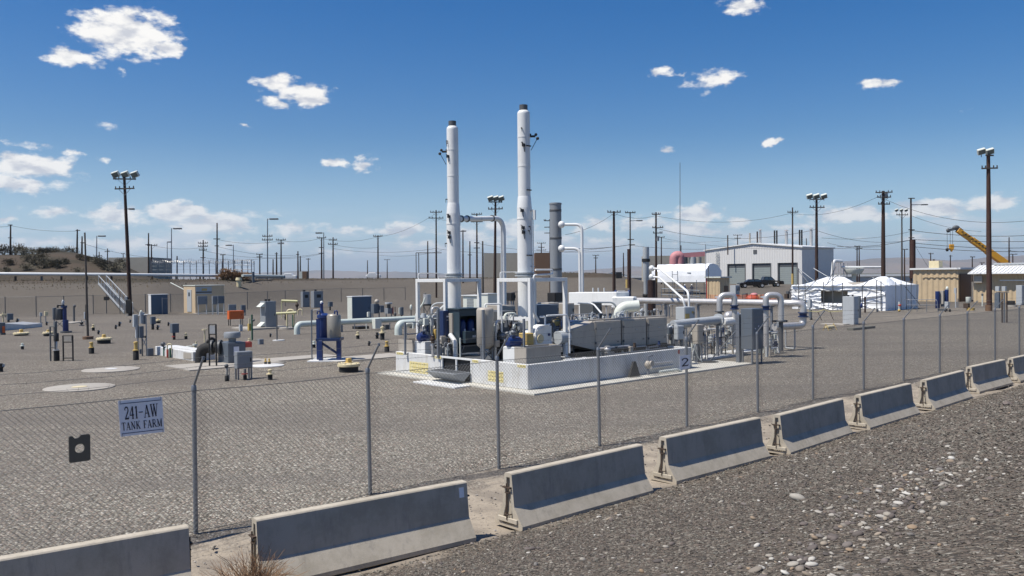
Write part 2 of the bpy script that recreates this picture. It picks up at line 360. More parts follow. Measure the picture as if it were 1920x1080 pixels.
def copy_thing(t, label, base, frame='uv', rz=0., sc=1.):
    kids = [q for q in COL.objects if q.parent == t.o]
    c = t.o.copy(); COL.objects.link(c)
    for k in kids:
        d = k.copy(); COL.objects.link(d); d.parent = c
        for g_ in [q for q in COL.objects if q.parent == k]: e = g_.copy(); COL.objects.link(e); e.parent = d
    b = Vector(base); c.location = xy(b) if frame == 'uv' else b; c.rotation_euler = (0, 0, (RZ if frame == 'uv' else 0) + rz); c.scale = (sc, sc, sc); c['label'] = label
    return c

# ------------------------------------------------------------------ terrain
TB = [  # heading (x/y), foot, crest, crest height
    (-.9, 90, 106, 3.75), (-.61, 92, 108, 3.8), (-.42, 95, 112, 3.75), (-.2, 137, 156, 3.65), (-.08, 150, 175, 3.45), (.0, 140, 165, 3.5), (.057, 138, 158, 4.35), (.12, 138, 160, 4.2),
    (.165, 120, 185, 1.6), (.34, 110, 190, 1.35), (.47, 110, 200, 1.1), (.9, 110, 200, 1.)]
MD = [(-.9, 4.6), (-.608, 4.75), (-.565, 4.6), (-.518, 4.6), (-.498, 4.0), (-.478, 3.5), (-.46, 2.6), (-.441, 1.3), (-.43, .3), (-.41, 0.)]
def lerp(tb, a, c):
    if a <= tb[0][0]: return tb[0][c]
    for p, q in zip(tb, tb[1:]):
        if a <= q[0]: return p[c] + (q[c] - p[c]) * (a - p[0]) / (q[0] - p[0])
    return tb[-1][c]
def sst(x): x = max(0., min(1., x)); return x * x * (3 - 2 * x)
def zter(x, y):
    u, v = x * UX + y * UY, -x * UY + y * UX
    if v < 9.0 and y < 80:
        s_ = max(0., 8.85 - v); z = .26 * s_ if v > .6 else .26 * 8.25
        return z * min(1, s_ / .8 * .6 + .4) if s_ < .8 else z
    if y < 60: return 0.
    a = x / y; f, c, h = lerp(TB, a, 1), lerp(TB, a, 2), lerp(TB, a, 3)
    t = (y - f) / (c - f); z = h * max(0., min(1., t)); z += (sst(t) * h - z) * .35
    if a < -.4 and y > c:
        m = lerp(MD, a, 1); z += m * sst((y - c - 8) / 28.) * (1 - sst((y - 190) / 60.)); z += .35 * m / 4.6 * math.sin(x * .31) * math.sin(y * .23) * sst((y - c - 8) / 28.) * (1 - sst((y - 190) / 60.))
    z = z + (1.0 - z) * sst((y - 300) / 500.)
    return z
def steps(a, b, s): return [a + i * s for i in range(int(round((b - a) / s)))]
us = [-i for i in (30000, 12000, 5000, 2200, 1000, 600, 400, 300)] + steps(-240, -30, 6) + steps(-30, 60, 1.5) + steps(60, 380, 4) + [380, 420, 500, 620, 800, 1100, 1600, 2500, 4000, 7000, 12000, 30000]
vs_ = [-200, -60, -20, -8, -3] + steps(0, 6, 1) + steps(6, 14, .25) + steps(14, 60, 1.5) + steps(60, 330, 3.5) + [330, 380, 450, 560, 750, 1000, 1500, 2400, 4000, 7000, 12000, 30000]
mb = MB(); g_v = []
rn = random.Random(3)
for v in vs_:
    for u in us:
        p = xy((u, v)); z = zter(p.x, p.y)
        if 9.2 < v < 13 and -30 < u < 60: z += .05 * math.sin(u * 1.3 + v) * math.sin(u * .47) - .03 + (.05 if 11.4 < v < 12.6 else 0)
        g_v.append((p.x, p.y, z))
nu = len(us); g_f = [(j * nu + i, j * nu + i + 1, (j + 1) * nu + i + 1, (j + 1) * nu + i) for j in range(len(vs_) - 1) for i in range(nu - 1)]
mb.add(g_v, g_f, True); tagit(mb.build('ground', gmat), kind='structure')
def zg(px_or_p): return zter(px_or_p[0], px_or_p[1])
def at(px, Y):                                    # a spot on the terrain under a column of the picture, Y metres out
    x = (px - 960) / FPX * Y; return Vector((x, Y, zter(x, Y)))
def bring(px, py, Y0=None):                       # terrain point seen at a pixel
    d = ray(px, py); t = 5.
    while t < 900:
        x, y, z = d.x * t, d.y * t, H + d.z * t
        if z < zter(x, y): return Vector((x, y, zter(x, y)))
        t += .05 + t * .001
    return Vector((d.x * t, d.y * t, 0))

# far hills
def hills(name, D, prof, depth, base=-40):
    m = MB(); rr = random.Random(len(prof)); n = 130; vs2 = []; rows = 5
    for j in range(rows):
        for i in range(n + 1):
            px = prof[0][0] + (prof[-1][0] - prof[0][0]) * i / n
            py = lerp(prof, px, 1) + (rr.random() - .5) * 1.6
            hz = 518.8 - (px - 960) * .0099; ht = max(3., (hz - py) / FPX * D)
            k = (0, .35, .75, 1., .2)[j]; y = D + depth * (-1, -.6, -.25, 0, .8)[j] + (rr.random() - .5) * depth * .25 * (j in (1, 2))
            vs2.append(((px - 960) / FPX * D, y, base + (ht - base) * k * (1 + (rr.random() - .5) * .12 * (j in (1, 2)))))
    m.add(vs2, [(j * (n + 1) + i, j * (n + 1) + i + 1, (j + 1) * (n + 1) + i + 1, (j + 1) * (n + 1) + i) for j in range(rows - 1) for i in range(n)], True)
    tagit(m.build(name, hillm), kind='structure')
hills('hills', 11000, [(1150, 508), (1300, 506), (1450, 500), (1560, 492), (1640, 484), (1700, 482), (1780, 488), (1860, 482), (1920, 478), (2100, 476), (2400, 500)], 2500)
hills('hills', 15000, [(300, 519), (420, 514), (520, 510), (600, 506), (680, 509), (760, 509), (840, 513), (960, 512), (1080, 508), (1180, 499), (1260, 500), (1330, 505), (1500, 503), (1700, 500)], 2500)
# ------------------------------------------------------------------ haze
hz = MB(); hz.bx(-30500, 30500, -900, 30500, -60, 620)
def haze_mat():
    m = bpy.data.materials.new('haze_air'); m.use_nodes = True; t = m.node_tree; t.nodes.clear()
    v = t.nodes.new('ShaderNodeVolumePrincipled'); o = t.nodes.new('ShaderNodeOutputMaterial'); v.inputs['Color'].default_value = (.78, .89, 1, 1); v.inputs['Density'].default_value = 5.5e-5
    v.inputs['Anisotropy'].default_value = .2; t.links.new(v.outputs[0], o.inputs['Volume']); return m
HZ = hz.build('haze', haze_mat()); tagit(HZ, kind='stuff')

# ------------------------------------------------------------------ chain link fence
VF = 12.19
PU = [GU(362, 998).x, GU(687.5, 928).x, GU(938.5, 879).x, GU(1136.7, 840).x, GU(1295, 803.5).x, GU(1423, 774).x, GU(1529, 752).x, GU(1619, 731).x, GU(1695, 715).x, GU(1757.5, 700).x, GU(1814, 689).x]
PU = [PU[0] - 6.1, PU[0] - 3.05] + PU + [PU[-1] + 3.05 * k for k in range(1, 7)]
ft = T('chain_link_fence', 'long galvanised chain link fence with angled top arms running behind the concrete barriers', 'fence', (PU[2], VF, 0))
HP = 2.13
ARM = Vector((0, -.36, .44))
tops = []
for i, u in enumerate(PU):
    ln = random.uniform(-.03, .03); hh = HP + random.uniform(-.03, .03); tp = Vector((u + ln, VF, hh)); tops.append(tp)
    m = MB(); m.cyl((u, VF, -.2), tp, .033, n=12); m.lathe([(.039, 0), (.039, .05), (.03, .075)], tp - Vector((0, 0, .02)), 12)
    po = ft.part('post', m, galv)
    a = MB(); a.tube([tp + Vector((0, 0, .04)), tp + ARM + Vector((0, 0, .04))], .017, 8); a.box(tp + ARM * .98 + Vector((0, 0, .04)), (.03, .03, .05)); ft.part('barbed_wire_arm', a, galv)
U0, U1 = PU[0], PU[-1]
def linkmesh(m, u0, u1, v, z0, z1, pitch, r, ztop=None):
    hgt = z1 - z0; k = u0 - hgt; cnt = int((u1 - u0 + hgt) / pitch)
    for sgn in (1, -1):
        for i in range(cnt):
            a = u0 - hgt + i * pitch if sgn > 0 else u0 + i * pitch; b = a + hgt; za, zb = z0, z1
            if sgn < 0: za, zb = z1, z0
            if a < u0: za += (u0 - a) * sgn; a = u0
            if b > u1: zb -= (b - u1) * sgn; b = u1
            if b - a < .02: continue
            dv = sgn * r * .9
            mid = ((a + b) / 2 + 0, v + dv)
            m.tube([(a, v + dv, za), (b, v + dv, zb)], r, 3, False)
m = MB(); linkmesh(m, U0, U1, VF - .04, .03, HP - .03, .075, .0024); ft.part('wire_mesh', m, galvd)
def wavy(a, b, sag, n=8, jit=0.):
    a, b = Vector(a), Vector(b); return [a.lerp(b, t / n) - Vector((0, 0, sag * 4 * (t / n) * (1 - t / n) + random.uniform(-jit, jit))) for t in range(n + 1)]
for z, r in ((HP - .03, .0045), (.05, .004)):
    m = MB()
    for a, b in zip(tops, tops[1:]): m.tube(wavy((a.x, VF - .04, z), (b.x, VF - .04, z), .02, 6), r, 4)
    ft.part('tension_wire', m, galvd)
for k in (.35, .68, 1.):
    m = MB()
    for a, b in zip(tops, tops[1:]):
        pa, pb = a + ARM * k + Vector((0, 0, .045)), b + ARM * k + Vector((0, 0, .045)); pts = wavy(pa, pb, .03, 10, .004); m.tube(pts, .0024, 4)
        for j in range(24):
            c = pa.lerp(pb, (j + .5) / 24) - Vector((0, 0, .03 * 4 * ((j + .5) / 24) * (1 - (j + .5) / 24))); d = Vector((random.uniform(-1, 1), random.uniform(-1, 1), random.uniform(-1, 1))) * .022; m.tube([c - d, c + d], .0018, 3)
    ft.part('barbed_wire', m, galvd)

# serif lettering made of strokes: (x0,y0,x1,y1,width) in a box 1 high
def arc(cx, cy, rx, ry, a0, a1, n=9): return [(cx + rx * math.cos(R(a0 + (a1 - a0) * i / n)), cy + ry * math.sin(R(a0 + (a1 - a0) * i / n))) for i in range(n + 1)]
TH, TN, SF = .155, .065, .055
GL = {'2': (.56, [(arc(.28, .72, .20, .235, 165, -50) + [(.10, .06)], .11), ([(.05, .065), (.52, .065)], .13), ([(.50, .05), (.53, .24)], .05), ([(.09, .74), (.14, .74)], .12)]),
      '4': (.58, [([(.40, 0.02), (.40, .97)], TH), ([(.38, .95), (.04, .30)], TN), ([(.02, .30), (.56, .30)], .085), ([(.28, .025), (.52, .025)], SF)]),
      '1': (.40, [([(.22, .02), (.22, .97)], TH), ([(.08, .025), (.36, .025)], SF), ([(.07, .80), (.2, .93)], .05)]),
      '-': (.62, [([(.06, .46), (.56, .46)], .07)]),
      'A': (.74, [([(.10, .02), (.36, .97)], TN), ([(.36, .97), (.62, .02)], TH), ([(.2, .33), (.52, .33)], .06), ([(.0, .025), (.22, .025)], SF), ([(.46, .025), (.76, .025)], SF)]),
      'W': (.98, [([(.10, .98), (.30, .02)], TH), ([(.30, .02), (.49, .9)], TN), ([(.46, .98), (.68, .02)], TH), ([(.68, .02), (.88, .98)], TN), ([(.0, .975), (.24, .975)], SF), ([(.36, .975), (.6, .975)], SF), ([(.76, .975), (.98, .975)], SF)]),
      'T': (.64, [([(.32, .02), (.32, .97)], TH), ([(.03, .96), (.61, .96)], .07), ([(.04, .98), (.03, .76)], .05), ([(.6, .98), (.61, .76)], .05), ([(.2, .025), (.44, .025)], SF)]),
      'N': (.76, [([(.14, .02), (.14, .97)], TN), ([(.12, .97), (.62, .03)], TH), ([(.62, .02), (.62, .98)], TN), ([(.02, .025), (.26, .025)], SF), ([(.0, .975), (.2, .975)], SF), ([(.52, .975), (.74, .975)], SF)]),
      'K': (.76, [([(.16, .02), (.16, .97)], TH), ([(.2, .42), (.56, .95)], TN), ([(.32, .6), (.62, .04)], TH), ([(.04, .025), (.3, .025)], SF), ([(.04, .975), (.3, .975)], SF), ([(.46, .975), (.68, .975)], SF), ([(.5, .025), (.76, .025)], SF)]),
      'F': (.62, [([(.16, .02), (.16, .97)], TH), ([(.05, .96), (.56, .96)], .07), ([(.55, .98), (.56, .74)], .05), ([(.16, .52), (.42, .52)], .06), ([(.42, .4), (.42, .64)], .045), ([(.04, .025), (.32, .025)], SF)]),
      'R': (.76, [([(.16, .02), (.16, .97)], TH), ([(.05, .96), (.36, .96)] + arc(.36, .73, .18, .23, 90, -90) + [(.16, .5)], .085), ([(.34, .5), (.64, .03)], TH), ([(.04, .025), (.3, .025)], SF), ([(.56, .025), (.76, .025)], SF)]),
      'M': (.90, [([(.14, .02), (.14, .97)], TN), ([(.13, .97), (.44, .06)], TH), ([(.44, .06), (.73, .95)], TN), ([(.74, .02), (.74, .97)], TH), ([(.02, .025), (.26, .025)], SF), ([(.0, .975), (.2, .975)], SF), ([(.62, .025), (.88, .025)], SF), ([(.7, .975), (.88, .975)], SF)]),
      ' ': (.36, [])}
def strokes(m, text, x0, z0, hgt, wid, put, squeeze=None):
    tot = sum(GL[c][0] + .06 for c in text); kx = wid / tot; x = 0; lay = 0
    for c in text:
        wd, ss = GL[c]
        for pl, t in ss:
            for a, b in zip(pl, pl[1:]):
                dx, dy = b[0] - a[0], b[1] - a[1]; l = math.hypot(dx, dy) or 1; nx, ny = -dy / l * t / 2, dx / l * t / 2
                ex, ey = (dx / l * t * .25, dy / l * t * .25) if len(pl) > 2 else (0, 0)
                q = [(a[0] + nx - ex, a[1] + ny - ey), (b[0] + nx + ex, b[1] + ny + ey), (b[0] - nx + ex, b[1] - ny + ey), (a[0] - nx - ex, a[1] - ny - ey)]; lay += 1
                e = .0001 * (lay % 13); m.add([put(x0 + (x + qx) * kx, z0 + qy * hgt, e) for qx, qy in q], [(0, 1, 2, 3)])
        x += wd + .06
# the farm's name board on the fence
c00, c10 = HV(226, 819, VF - .06), HV(308, 809.5, VF - .06); c01, c11 = HV(221, 751.5, VF - .06), HV(303.5, 743.5, VF - .06)
sgn = T('fence_sign', 'grey-white board reading 241-AW TANK FARM wired to the fence', 'sign', tuple(c00))
m = MB()
def bil(s_, t_, dv=0.):
    a = c00.lerp(c10, s_); b = c01.lerp(c11, s_); q = a.lerp(b, t_); return Vector((q.x, VF - .065 - dv, q.z))
m.add([bil(0, 0), bil(1, 0), bil(1, 1), bil(0, 1), bil(0, 0, -.006), bil(1, 0, -.006), bil(1, 1, -.006), bil(0, 1, -.006)], [(0, 1, 2, 3), (4, 7, 6, 5), (0, 4, 5, 1), (1, 5, 6, 2), (2, 6, 7, 3), (3, 7, 4, 0)]); sgn.part('board', m, signw)
m = MB(); strokes(m, '241-AW', .115, .46, .36, .78, lambda a, b, e: bil(a, b, .004 + e)); strokes(m, 'TANK FARM', .04, .165, .22, .93, lambda a, b, e: bil(a, b, .004 + e)); sgn.part('lettering', m, ink)
for t_ in (.07, .90): m = MB(); m.add([bil(.03, t_, .0045), bil(.97, t_, .0045), bil(.97, t_ + .018, .0045), bil(.03, t_ + .018, .0045)], [(0, 1, 2, 3)]); sgn.part('border_line', m, dblue)
for s_ in (.04, .96):
    for t_ in (.03, .97): m = MB(); q = bil(s_, t_); m.tube([q + Vector((0, -.012, -.02)), q + Vector((0, -.012, .02)), q + Vector((0, .03, .03))], .0025, 4); sgn.part('wire_tie', m, galvd)
# dark plate with a round hole, hung on the mesh further left
a, b = HV(129, 868, VF - .06), HV(168, 813, VF - .06); W_, H_ = b.x - a.x, b.z - a.z
m = MB(); n = 56; ring = [(W_ * .5 + .23 * W_ * math.cos(2 * math.pi * i / n), H_ * .50 + .23 * W_ * math.sin(2 * math.pi * i / n)) for i in range(n)]
def outer(i):
    an = 2 * math.pi * i / n; c, s_ = math.cos(an), math.sin(an); k = min((W_ / 2) / max(abs(c), 1e-6), (H_ / 2) / max(abs(s_), 1e-6)); x, z = W_ / 2 + c * k, H_ * .5 + s_ * k
    if z > H_ * .99: z -= .14 * W_ * min(1, 2 * max(0, 1 - abs(x - W_ * .36) / (W_ * .2)))
    return (x, z)
vs2 = [];
for yv in (-.012, .012):
    vs2 += [(a.x + x, VF - .075 + yv, a.z + z) for x, z in ring] + [(a.x + outer(i)[0], VF - .075 + yv, a.z + outer(i)[1]) for i in range(n)]
fs = []
for i in range(n):
    j = (i + 1) % n; fs += [(i, j, n + j, n + i), (2 * n + i, 3 * n + i, 3 * n + j, 2 * n + j), (n + i, n + j, 3 * n + j, 3 * n + i), (i, 2 * n + i, 2 * n + j, j)]
m.add(vs2, fs); single('sample_port_plate', 'dark grey square plate with a round hole and notched top hanging on the fence mesh', 'plate', m, paint('weathered_plate', (.085, .078, .064), .6), tuple(a))
# small board with a 2
a, b = HV(1275, 693, VF - .06), HV(1293, 665, VF - .06)
t2 = T('number_sign', 'small pale board with a black 2 fixed to a fence post', 'sign', tuple(a)); m = MB(); m.bx(a.x, b.x, VF - .063, VF - .055, a.z, b.z); t2.part('board', m, signw)
m = MB(); strokes(m, '2', a.x + .1 * (b.x - a.x), a.z + .2 * (b.z - a.z), .6 * (b.z - a.z), .85 * (b.x - a.x), lambda x, z, e: (x, VF - .067 - e, z)); t2.part('lettering', m, ink)

# ------------------------------------------------------------------ concrete barriers
def barrier_mb(ln=3.05):
    half = [(.305, 0), (.305, .065), (.13, .32), (.078, .79), (.062, .81)]
    poly = half + [(-x, z) for x, z in half[::-1]]; n = len(poly); m = MB(); vs2 = []; seg = 14
    for i in range(seg + 1): vs2 += [(i * ln / seg, p[0], p[1]) for p in poly]
    fs = [(i * n + j, i * n + (j + 1) % n, (i + 1) * n + (j + 1) % n, (i + 1) * n + j) for i in range(seg) for j in range(n)]; m.add(vs2, fs)
    # recessed keyway ends
    for x0, sg in ((0, -1), (ln, 1)):
        k = len(m.v)
        inner = [(x * .42, max(.05, min(z, .74))) for x, z in poly]
        o_ = len(m.v); m.v += [(x0, p[0], p[1]) for p in poly] + [(x0, p[0], p[1]) for p in inner] + [(x0 - sg * .05, p[0], p[1]) for p in inner]
        for j in range(n):
            j2 = (j + 1) % n; m.f += [(o_ + j, o_ + j2, o_ + n + j2, o_ + n + j), (o_ + n + j, o_ + n + j2, o_ + 2 * n + j2, o_ + 2 * n + j)]; m.sm += [False, False]
        m.f.append(tuple(o_ + 2 * n + j for j in range(n))); m.sm.append(False)
    return m
BL = [(.83, 'concrete barrier cut off by the left edge, below the name board', -.12, 10.31), (4.57, 'concrete barrier with a white patch at its right end, behind the dry tumbleweed', -.102, 9.67),
      (8.36, 'concrete barrier with weathered end, standing between the second and fourth fence posts', -.003, 9.25), (12.2, 'x', .0, 9.3), (15.8, 'concrete barrier below the right end of the white curbed equipment pad', .045, 9.16),
      (19.65, 'concrete barrier halfway along the right-hand run with a small chain hanging at its end', .02, 9.26), (23.65, 'shorter-looking concrete barrier left of the last two full ones', .037, 9.31), (27.9, 'last full concrete barrier before the right edge of the photo', .0, 9.63), (31.6, 'concrete barrier cut off by the right edge of the photo', .0, 9.6)]
BL[3] = (12.2, 'concrete barrier mid-row, second to the right of the one with the white patch', -.02, 9.34)
m0 = barrier_mb()
b0 = None
for i, (u, lab, rz, vb) in enumerate(BL):
    if i == 0:
        b0 = T('concrete_barrier', lab, 'barrier', (u, vb, 0), group='concrete barriers along the fence', local=True, rz=rz)
        b0.part('body', m0, bconc, .008)
        for x0, sg in ((0, -1), (3.05, 1)):
            m = MB()
            for z in (.2, .52): m.tube(bend([(x0 - sg * .04, -.05, z), (x0 + sg * .035, -.05, z), (x0 + sg * .035, .05, z), (x0 - sg * .04, .05, z)], .04, 4), .008, 6)
            m.cyl((x0 + sg * .03, 0, .12), (x0 + sg * .03, 0, .66), .011, n=6); m.box((x0 + sg * .02, 0, .6), (.05, .16, .02)); b0.part('connecting_loop', m, rebar)
            m = MB(); m.box((x0 + sg * .012, 0, .115), (.03, .42, .07)); b0.part('base_channel', m, bconc, .006)
    else:
        c = copy_thing(b0, lab, (u, vb, -.01), rz=rz)
m = MB(); m.bx(4.72 + 2.90, 4.72 + 3.0, 9.34, 9.348, .56, .76); single('reflector_patch', 'small white rectangular reflector stuck to the right end of a concrete barrier', 'reflector', m, concw, (7.6, 9.34, .6)) if False else None
bp = [q for q in COL.objects if q.get('label', '').startswith('concrete barrier with a white patch')][0]
m = MB()
z0, z1 = .60, .74
def fx(z): return -(.13 + (.078 - .13) * (z - .32) / .47) - .003
m.add([(2.91, fx(z0), z0), (2.99, fx(z0), z0), (2.99, fx(z1), z1), (2.91, fx(z1), z1), (2.91, fx(z0) + .002, z0), (2.99, fx(z0) + .002, z0), (2.99, fx(z1) + .002, z1), (2.91, fx(z1) + .002, z1)], [(0, 1, 2, 3), (4, 7, 6, 5), (0, 4, 5, 1), (1, 5, 6, 2), (2, 6, 7, 3), (3, 7, 4, 0)])
m.build('white_patch', tarp, bp)

# ------------------------------------------------------------------ loose stones
def stones_mesh(name, pts, sizes, mat, seed=1, flat=.6, rnd=False):
    rs = np.random.RandomState(seed); n = len(pts)
    base = np.array([(1, 0, 0), (-1, 0, 0), (0, 1, 0), (0, -1, 0), (0, 0, 1), (0, 0, -1), (.65, .65, .35), (-.65, .65, .35), (-.65, -.65, .35), (.65, -.65, .35)], float)
    fc = np.array([(4, 6, 7), (4, 7, 8), (4, 8, 9), (4, 9, 6), (6, 0, 2), (6, 2, 7), (7, 2, 1), (7, 1, 8), (8, 1, 3), (8, 3, 9), (9, 3, 0), (9, 0, 6), (5, 2, 0), (5, 1, 2), (5, 3, 1), (5, 0, 3)])
    if rnd:
        bm = bmesh.new(); bmesh.ops.create_icosphere(bm, subdivisions=2, radius=1); base = np.array([v.co[:] for v in bm.verts]); fc = np.array([[v.index for v in f.verts] for f in bm.faces]); bm.free()
    nb = len(base); V = base[None] * (1 + (rs.rand(n, nb, 1) - .5) * (.1 if rnd else .7))
    if not rnd: V[:, 4, 0] += (rs.rand(n) - .5) * .8
    sc = np.stack([.6 + .7 * rs.rand(n), .5 + .5 * rs.rand(n), flat * (.5 + .7 * rs.rand(n))], 1) * sizes[:, None] / 2
    V *= sc[:, None]; a = rs.rand(n) * 6.283; c, s_ = np.cos(a)[:, None], np.sin(a)[:, None]; x = V[..., 0] * c - V[..., 1] * s_; y = V[..., 0] * s_ + V[..., 1] * c
    tl = (rs.rand(n, 1) - .5) * .8; V = np.stack([x, y, V[..., 2] + x * tl], -1) + np.asarray(pts)[:, None, :]; Fc = (fc[None] + (np.arange(n) * nb)[:, None, None]).reshape(-1, 3)
    me = bpy.data.meshes.new(name); me.vertices.add(n * nb); me.vertices.foreach_set('co', V.reshape(-1).astype(np.float32)); nf = len(Fc); me.loops.add(nf * 3); me.loops.foreach_set('vertex_index', Fc.reshape(-1).astype(np.int32))
    me.polygons.add(nf); me.polygons.foreach_set('loop_start', np.arange(0, nf * 3, 3, dtype=np.int32)); me.update(calc_edges=True); me.polygons.foreach_set('use_smooth', [rnd] * nf); me.materials.append(mat); o = bpy.data.objects.new(name, me); COL.objects.link(o); return o
import bmesh
rs = np.random.RandomState(5)
def scatter(n, u0, u1, v0, v1, pw=1.):
    u = u0 + (u1 - u0) * rs.rand(n)**pw; v = v0 + (v1 - v0) * rs.rand(n); x = u * UX - v * UY; y = u * UY + v * UX; k = (y > 1.5) & (np.abs(x / y) < .72); return x[k], y[k]
x, y = scatter(170000, 1, 42, 1.2, 9.0, 1.5); z = np.array([zter(a_, b_) for a_, b_ in zip(x, y)]); sz = .018 + .03 * rs.rand(len(x))**2.2; sz *= np.clip(np.hypot(x, y) / 9, .8, 2.0)
tagit(stones_mesh('gravel', np.stack([x, y, z + sz * .1], 1), sz, pebm, 2), kind='stuff')
x, y = scatter(700, 3, 26, 1.5, 8.6, 1.2); x2, y2 = [], []
z = np.array([zter(a_, b_) for a_, b_ in zip(x, y)]); sz = .035 + .06 * rs.rand(len(x))**3
lp = pebble_mat('river_stones', [(0, (.07, .06, .055)), (.35, (.16, .13, .115)), (.5, (.20, .19, .17)), (.62, (.30, .21, .13)), (.75, (.33, .30, .25)), (.9, (.40, .37, .32)), (1, (.62, .60, .54))])
tagit(stones_mesh('river_stones', np.stack([x, y, z + sz * .15], 1), sz, lp, 4, .6, True), kind='stuff')
x, y = scatter(2500, 0, 40, 8.6, 12.4); sz = .02 + .05 * rs.rand(len(x))**3; z = np.array([zter(a_, b_) for a_, b_ in zip(x, y)])
tagit(stones_mesh('sand_stones', np.stack([x, y, z + sz * .1], 1), sz, pebi, 8), kind='stuff')
pa, pb_ = [uv(bring(*q)) for q in ((1430, 1110), (1770, 868))]; tt = rs.rand(620); uu = pa.x + (pb_.x - pa.x) * tt + rs.randn(620) * .55; vv_ = pa.y + (pb_.y - pa.y) * tt + rs.randn(620) * .35
x = uu * UX - vv_ * UY; y = uu * UY + vv_ * UX; z = np.array([zter(a_, b_) for a_, b_ in zip(x, y)]); sz = .03 + .075 * rs.rand(len(x))**2.5
tagit(stones_mesh('river_stones', np.stack([x, y, z + sz * .15], 1), sz, lp, 14, .55, True), kind='stuff')
# larger stones one can tell apart
for (px, py, wpx, lab) in ((1887, 760, 20, 'angular flat grey stone lying alone at the far right of the roadside gravel'), (1497, 938, 26, 'pale elongated river stone lying nearest the middle barriers'), (1777, 839, 14, 'small white round stone on the right of the gravel slope'), (1595, 958, 14, 'white pebble lying right of the pale elongated stone'), (1770, 948, 20, 'flat grey stone on the lower right gravel')):
    p = bring(px, py); sz = wpx / FPX * p.y
    o = stones_mesh('stone', np.array([[0., 0., sz * .12]]), np.array([sz * 1.0]), lp, px, .55, px != 1887); o.location = p; tagit(o, lab, 'stone')

# tumbleweed caught at the barrier
tw = GU(475, 1068, .35); m = MB(); rr = random.Random(11); c = Vector((tw.x + .15, tw.y - .1, .0))
c = uv(P(480, 1078, G(480, 1100, 0).y * 1.0)); base = HV(470, 1085, 8.95); base.z = .02

for i in range(1150):
    a = rr.uniform(0, 6.283); e = rr.uniform(.15, 1.4); Ln = rr.uniform(.34, .74); d = Vector((math.cos(a) * math.cos(e), math.sin(a) * math.cos(e), math.sin(e)))
    pts = [base + Vector((rr.uniform(-.08, .08), rr.uniform(-.08, .08), .02))]; q = pts[0]
    for k in range(5): d = (d + Vector((rr.uniform(-.4, .4), rr.uniform(-.4, .4), rr.uniform(-.45, .18)))).normalized(); q = q + d * Ln / 5; pts.append(q)
    m.tube(pts, [.0045, .0038, .003, .0027, .0023, .0015], 3, False)
    if i % 2 == 0:
        for k in (2, 3, 4): dd = Vector((rr.uniform(-1, 1), rr.uniform(-1, 1), rr.uniform(-.6, 1))).normalized() * .09; m.tube([pts[k], pts[k] + dd], [.0015, .0008], 3, False)
print("TW", base, xy(base), len(m.v)); single('tumbleweed', 'dry brown tumbleweed lodged at the left end of a concrete barrier', 'weed', m, weed, tuple(base))
# ------------------------------------------------------------------ equipment pads and the white containment curb
ZD = .80                                            # deck level inside the curb
C0 = GU(990, 735); UL, VN = C0.x, C0.y
ZC = HV(990, 684, VN).z; U2 = GU(1290, 692).x; VG0 = HU(884, 700, UL).y; VG1 = HU(826, 700, UL).y; VB = HU(742, 690, UL).y
m = MB(); m.bx(UL - .45, U2 + 3.2, VN - .75, VB + .6, -.2, .06)
single('concrete_pad', 'pale concrete pad under the white curbed exhauster skids', 'pad', m, paint('pad_concrete', (.50, .48, .42), .85, dirt=.6, dirtcol=(.30, .27, .22)), (UL, VN, 0), bevel=.01)
m = MB(); m.bx(UL - 1.15, UL - .46, VG0 - .5, VG1 + .1, -.1, .05)
single('step_slab', 'small concrete slab in front of the access step between two white curb walls', 'pad', m, concw, (UL - .8, VG0, 0), bevel=.01)
cb = T('containment_curb', 'long white concrete curb box with yellow warning notices carrying the two exhausters', 'curb', (UL, VN, .06))
def curb(x0, x1, y0, y1):
    m = MB(); m.bx(x0, x1, y0, y1, .062, ZC); cb.part('curb_wall', m, concw, .015)
curb(UL, UL + .16, VN, VG0); curb(UL, UL + .16, VG1, VB); curb(UL + .163, U2, VN, VN + .16); curb(UL + .163, U2 - .2, VB - .16, VB); curb(U2 - .163, U2 - .003, VN + .163, VB - .163)
m = MB(); m.bx(UL + .165, U2 - .165, VN + .165, VB - .165, .063, ZD); cb.part('deck', m, dgrey)
def notice(u, y0, y1, z0, z1, rows):
    m = MB(); m.bx(u - .006, u - .001, y0, y1, z0, z1); n_ = cb.part('warning_notice', m, paint('faded_notice', (.66, .56, .24), .6, dirt=.6, dirtcol=(.75, .73, .62), sc=9))
    mm = MB(); r_ = random.Random(int(y0 * 10))
    for k in range(rows):
        y = y0 + .04; zz = z0 + (z1 - z0) * (k + .5) / rows
        while y < y1 - .06:
            l = r_.uniform(.03, .14); l = min(l, y1 - .04 - y); mm.bx(u - .008, u - .0065, y, y + l, zz - .016, zz + .016); y += l + .035
    cb.part('printed_lines', mm, paint('notice_print', (.40, .33, .14), .6), parent=n_) if False else None
    o = mm.build('printed_lines', ink2, n_, cb.base)
ink2 = paint('notice_ink', (.30, .25, .11), .6)
ya, yb = HU(944, 700, UL).y, HU(915, 700, UL).y; notice(UL, ya, yb, HU(930, 716, UL).z, HU(930, 696, UL).z, 3)
ya, yb = HU(803, 690, UL).y, HU(768, 690, UL).y; notice(UL, ya, yb, HU(786, 700, UL).z, HU(786, 679, UL).z, 3)
for pa, pb in ((988, 970), (899, 885), (829, 815), (758, 744)):
    ya, yb = HU(pa, 690, UL).y, HU(pb, 690, UL).y; notice(UL, ya + .05, yb, ZC - .11, ZC - .015, 1)
for px in (1271,):
    u = HV(px, 670, VN).x; m = MB(); m.bx(u, u + .12, VN - .006, VN - .001, ZC - .2, ZC - .05); cb.part('small_placard', m, red)
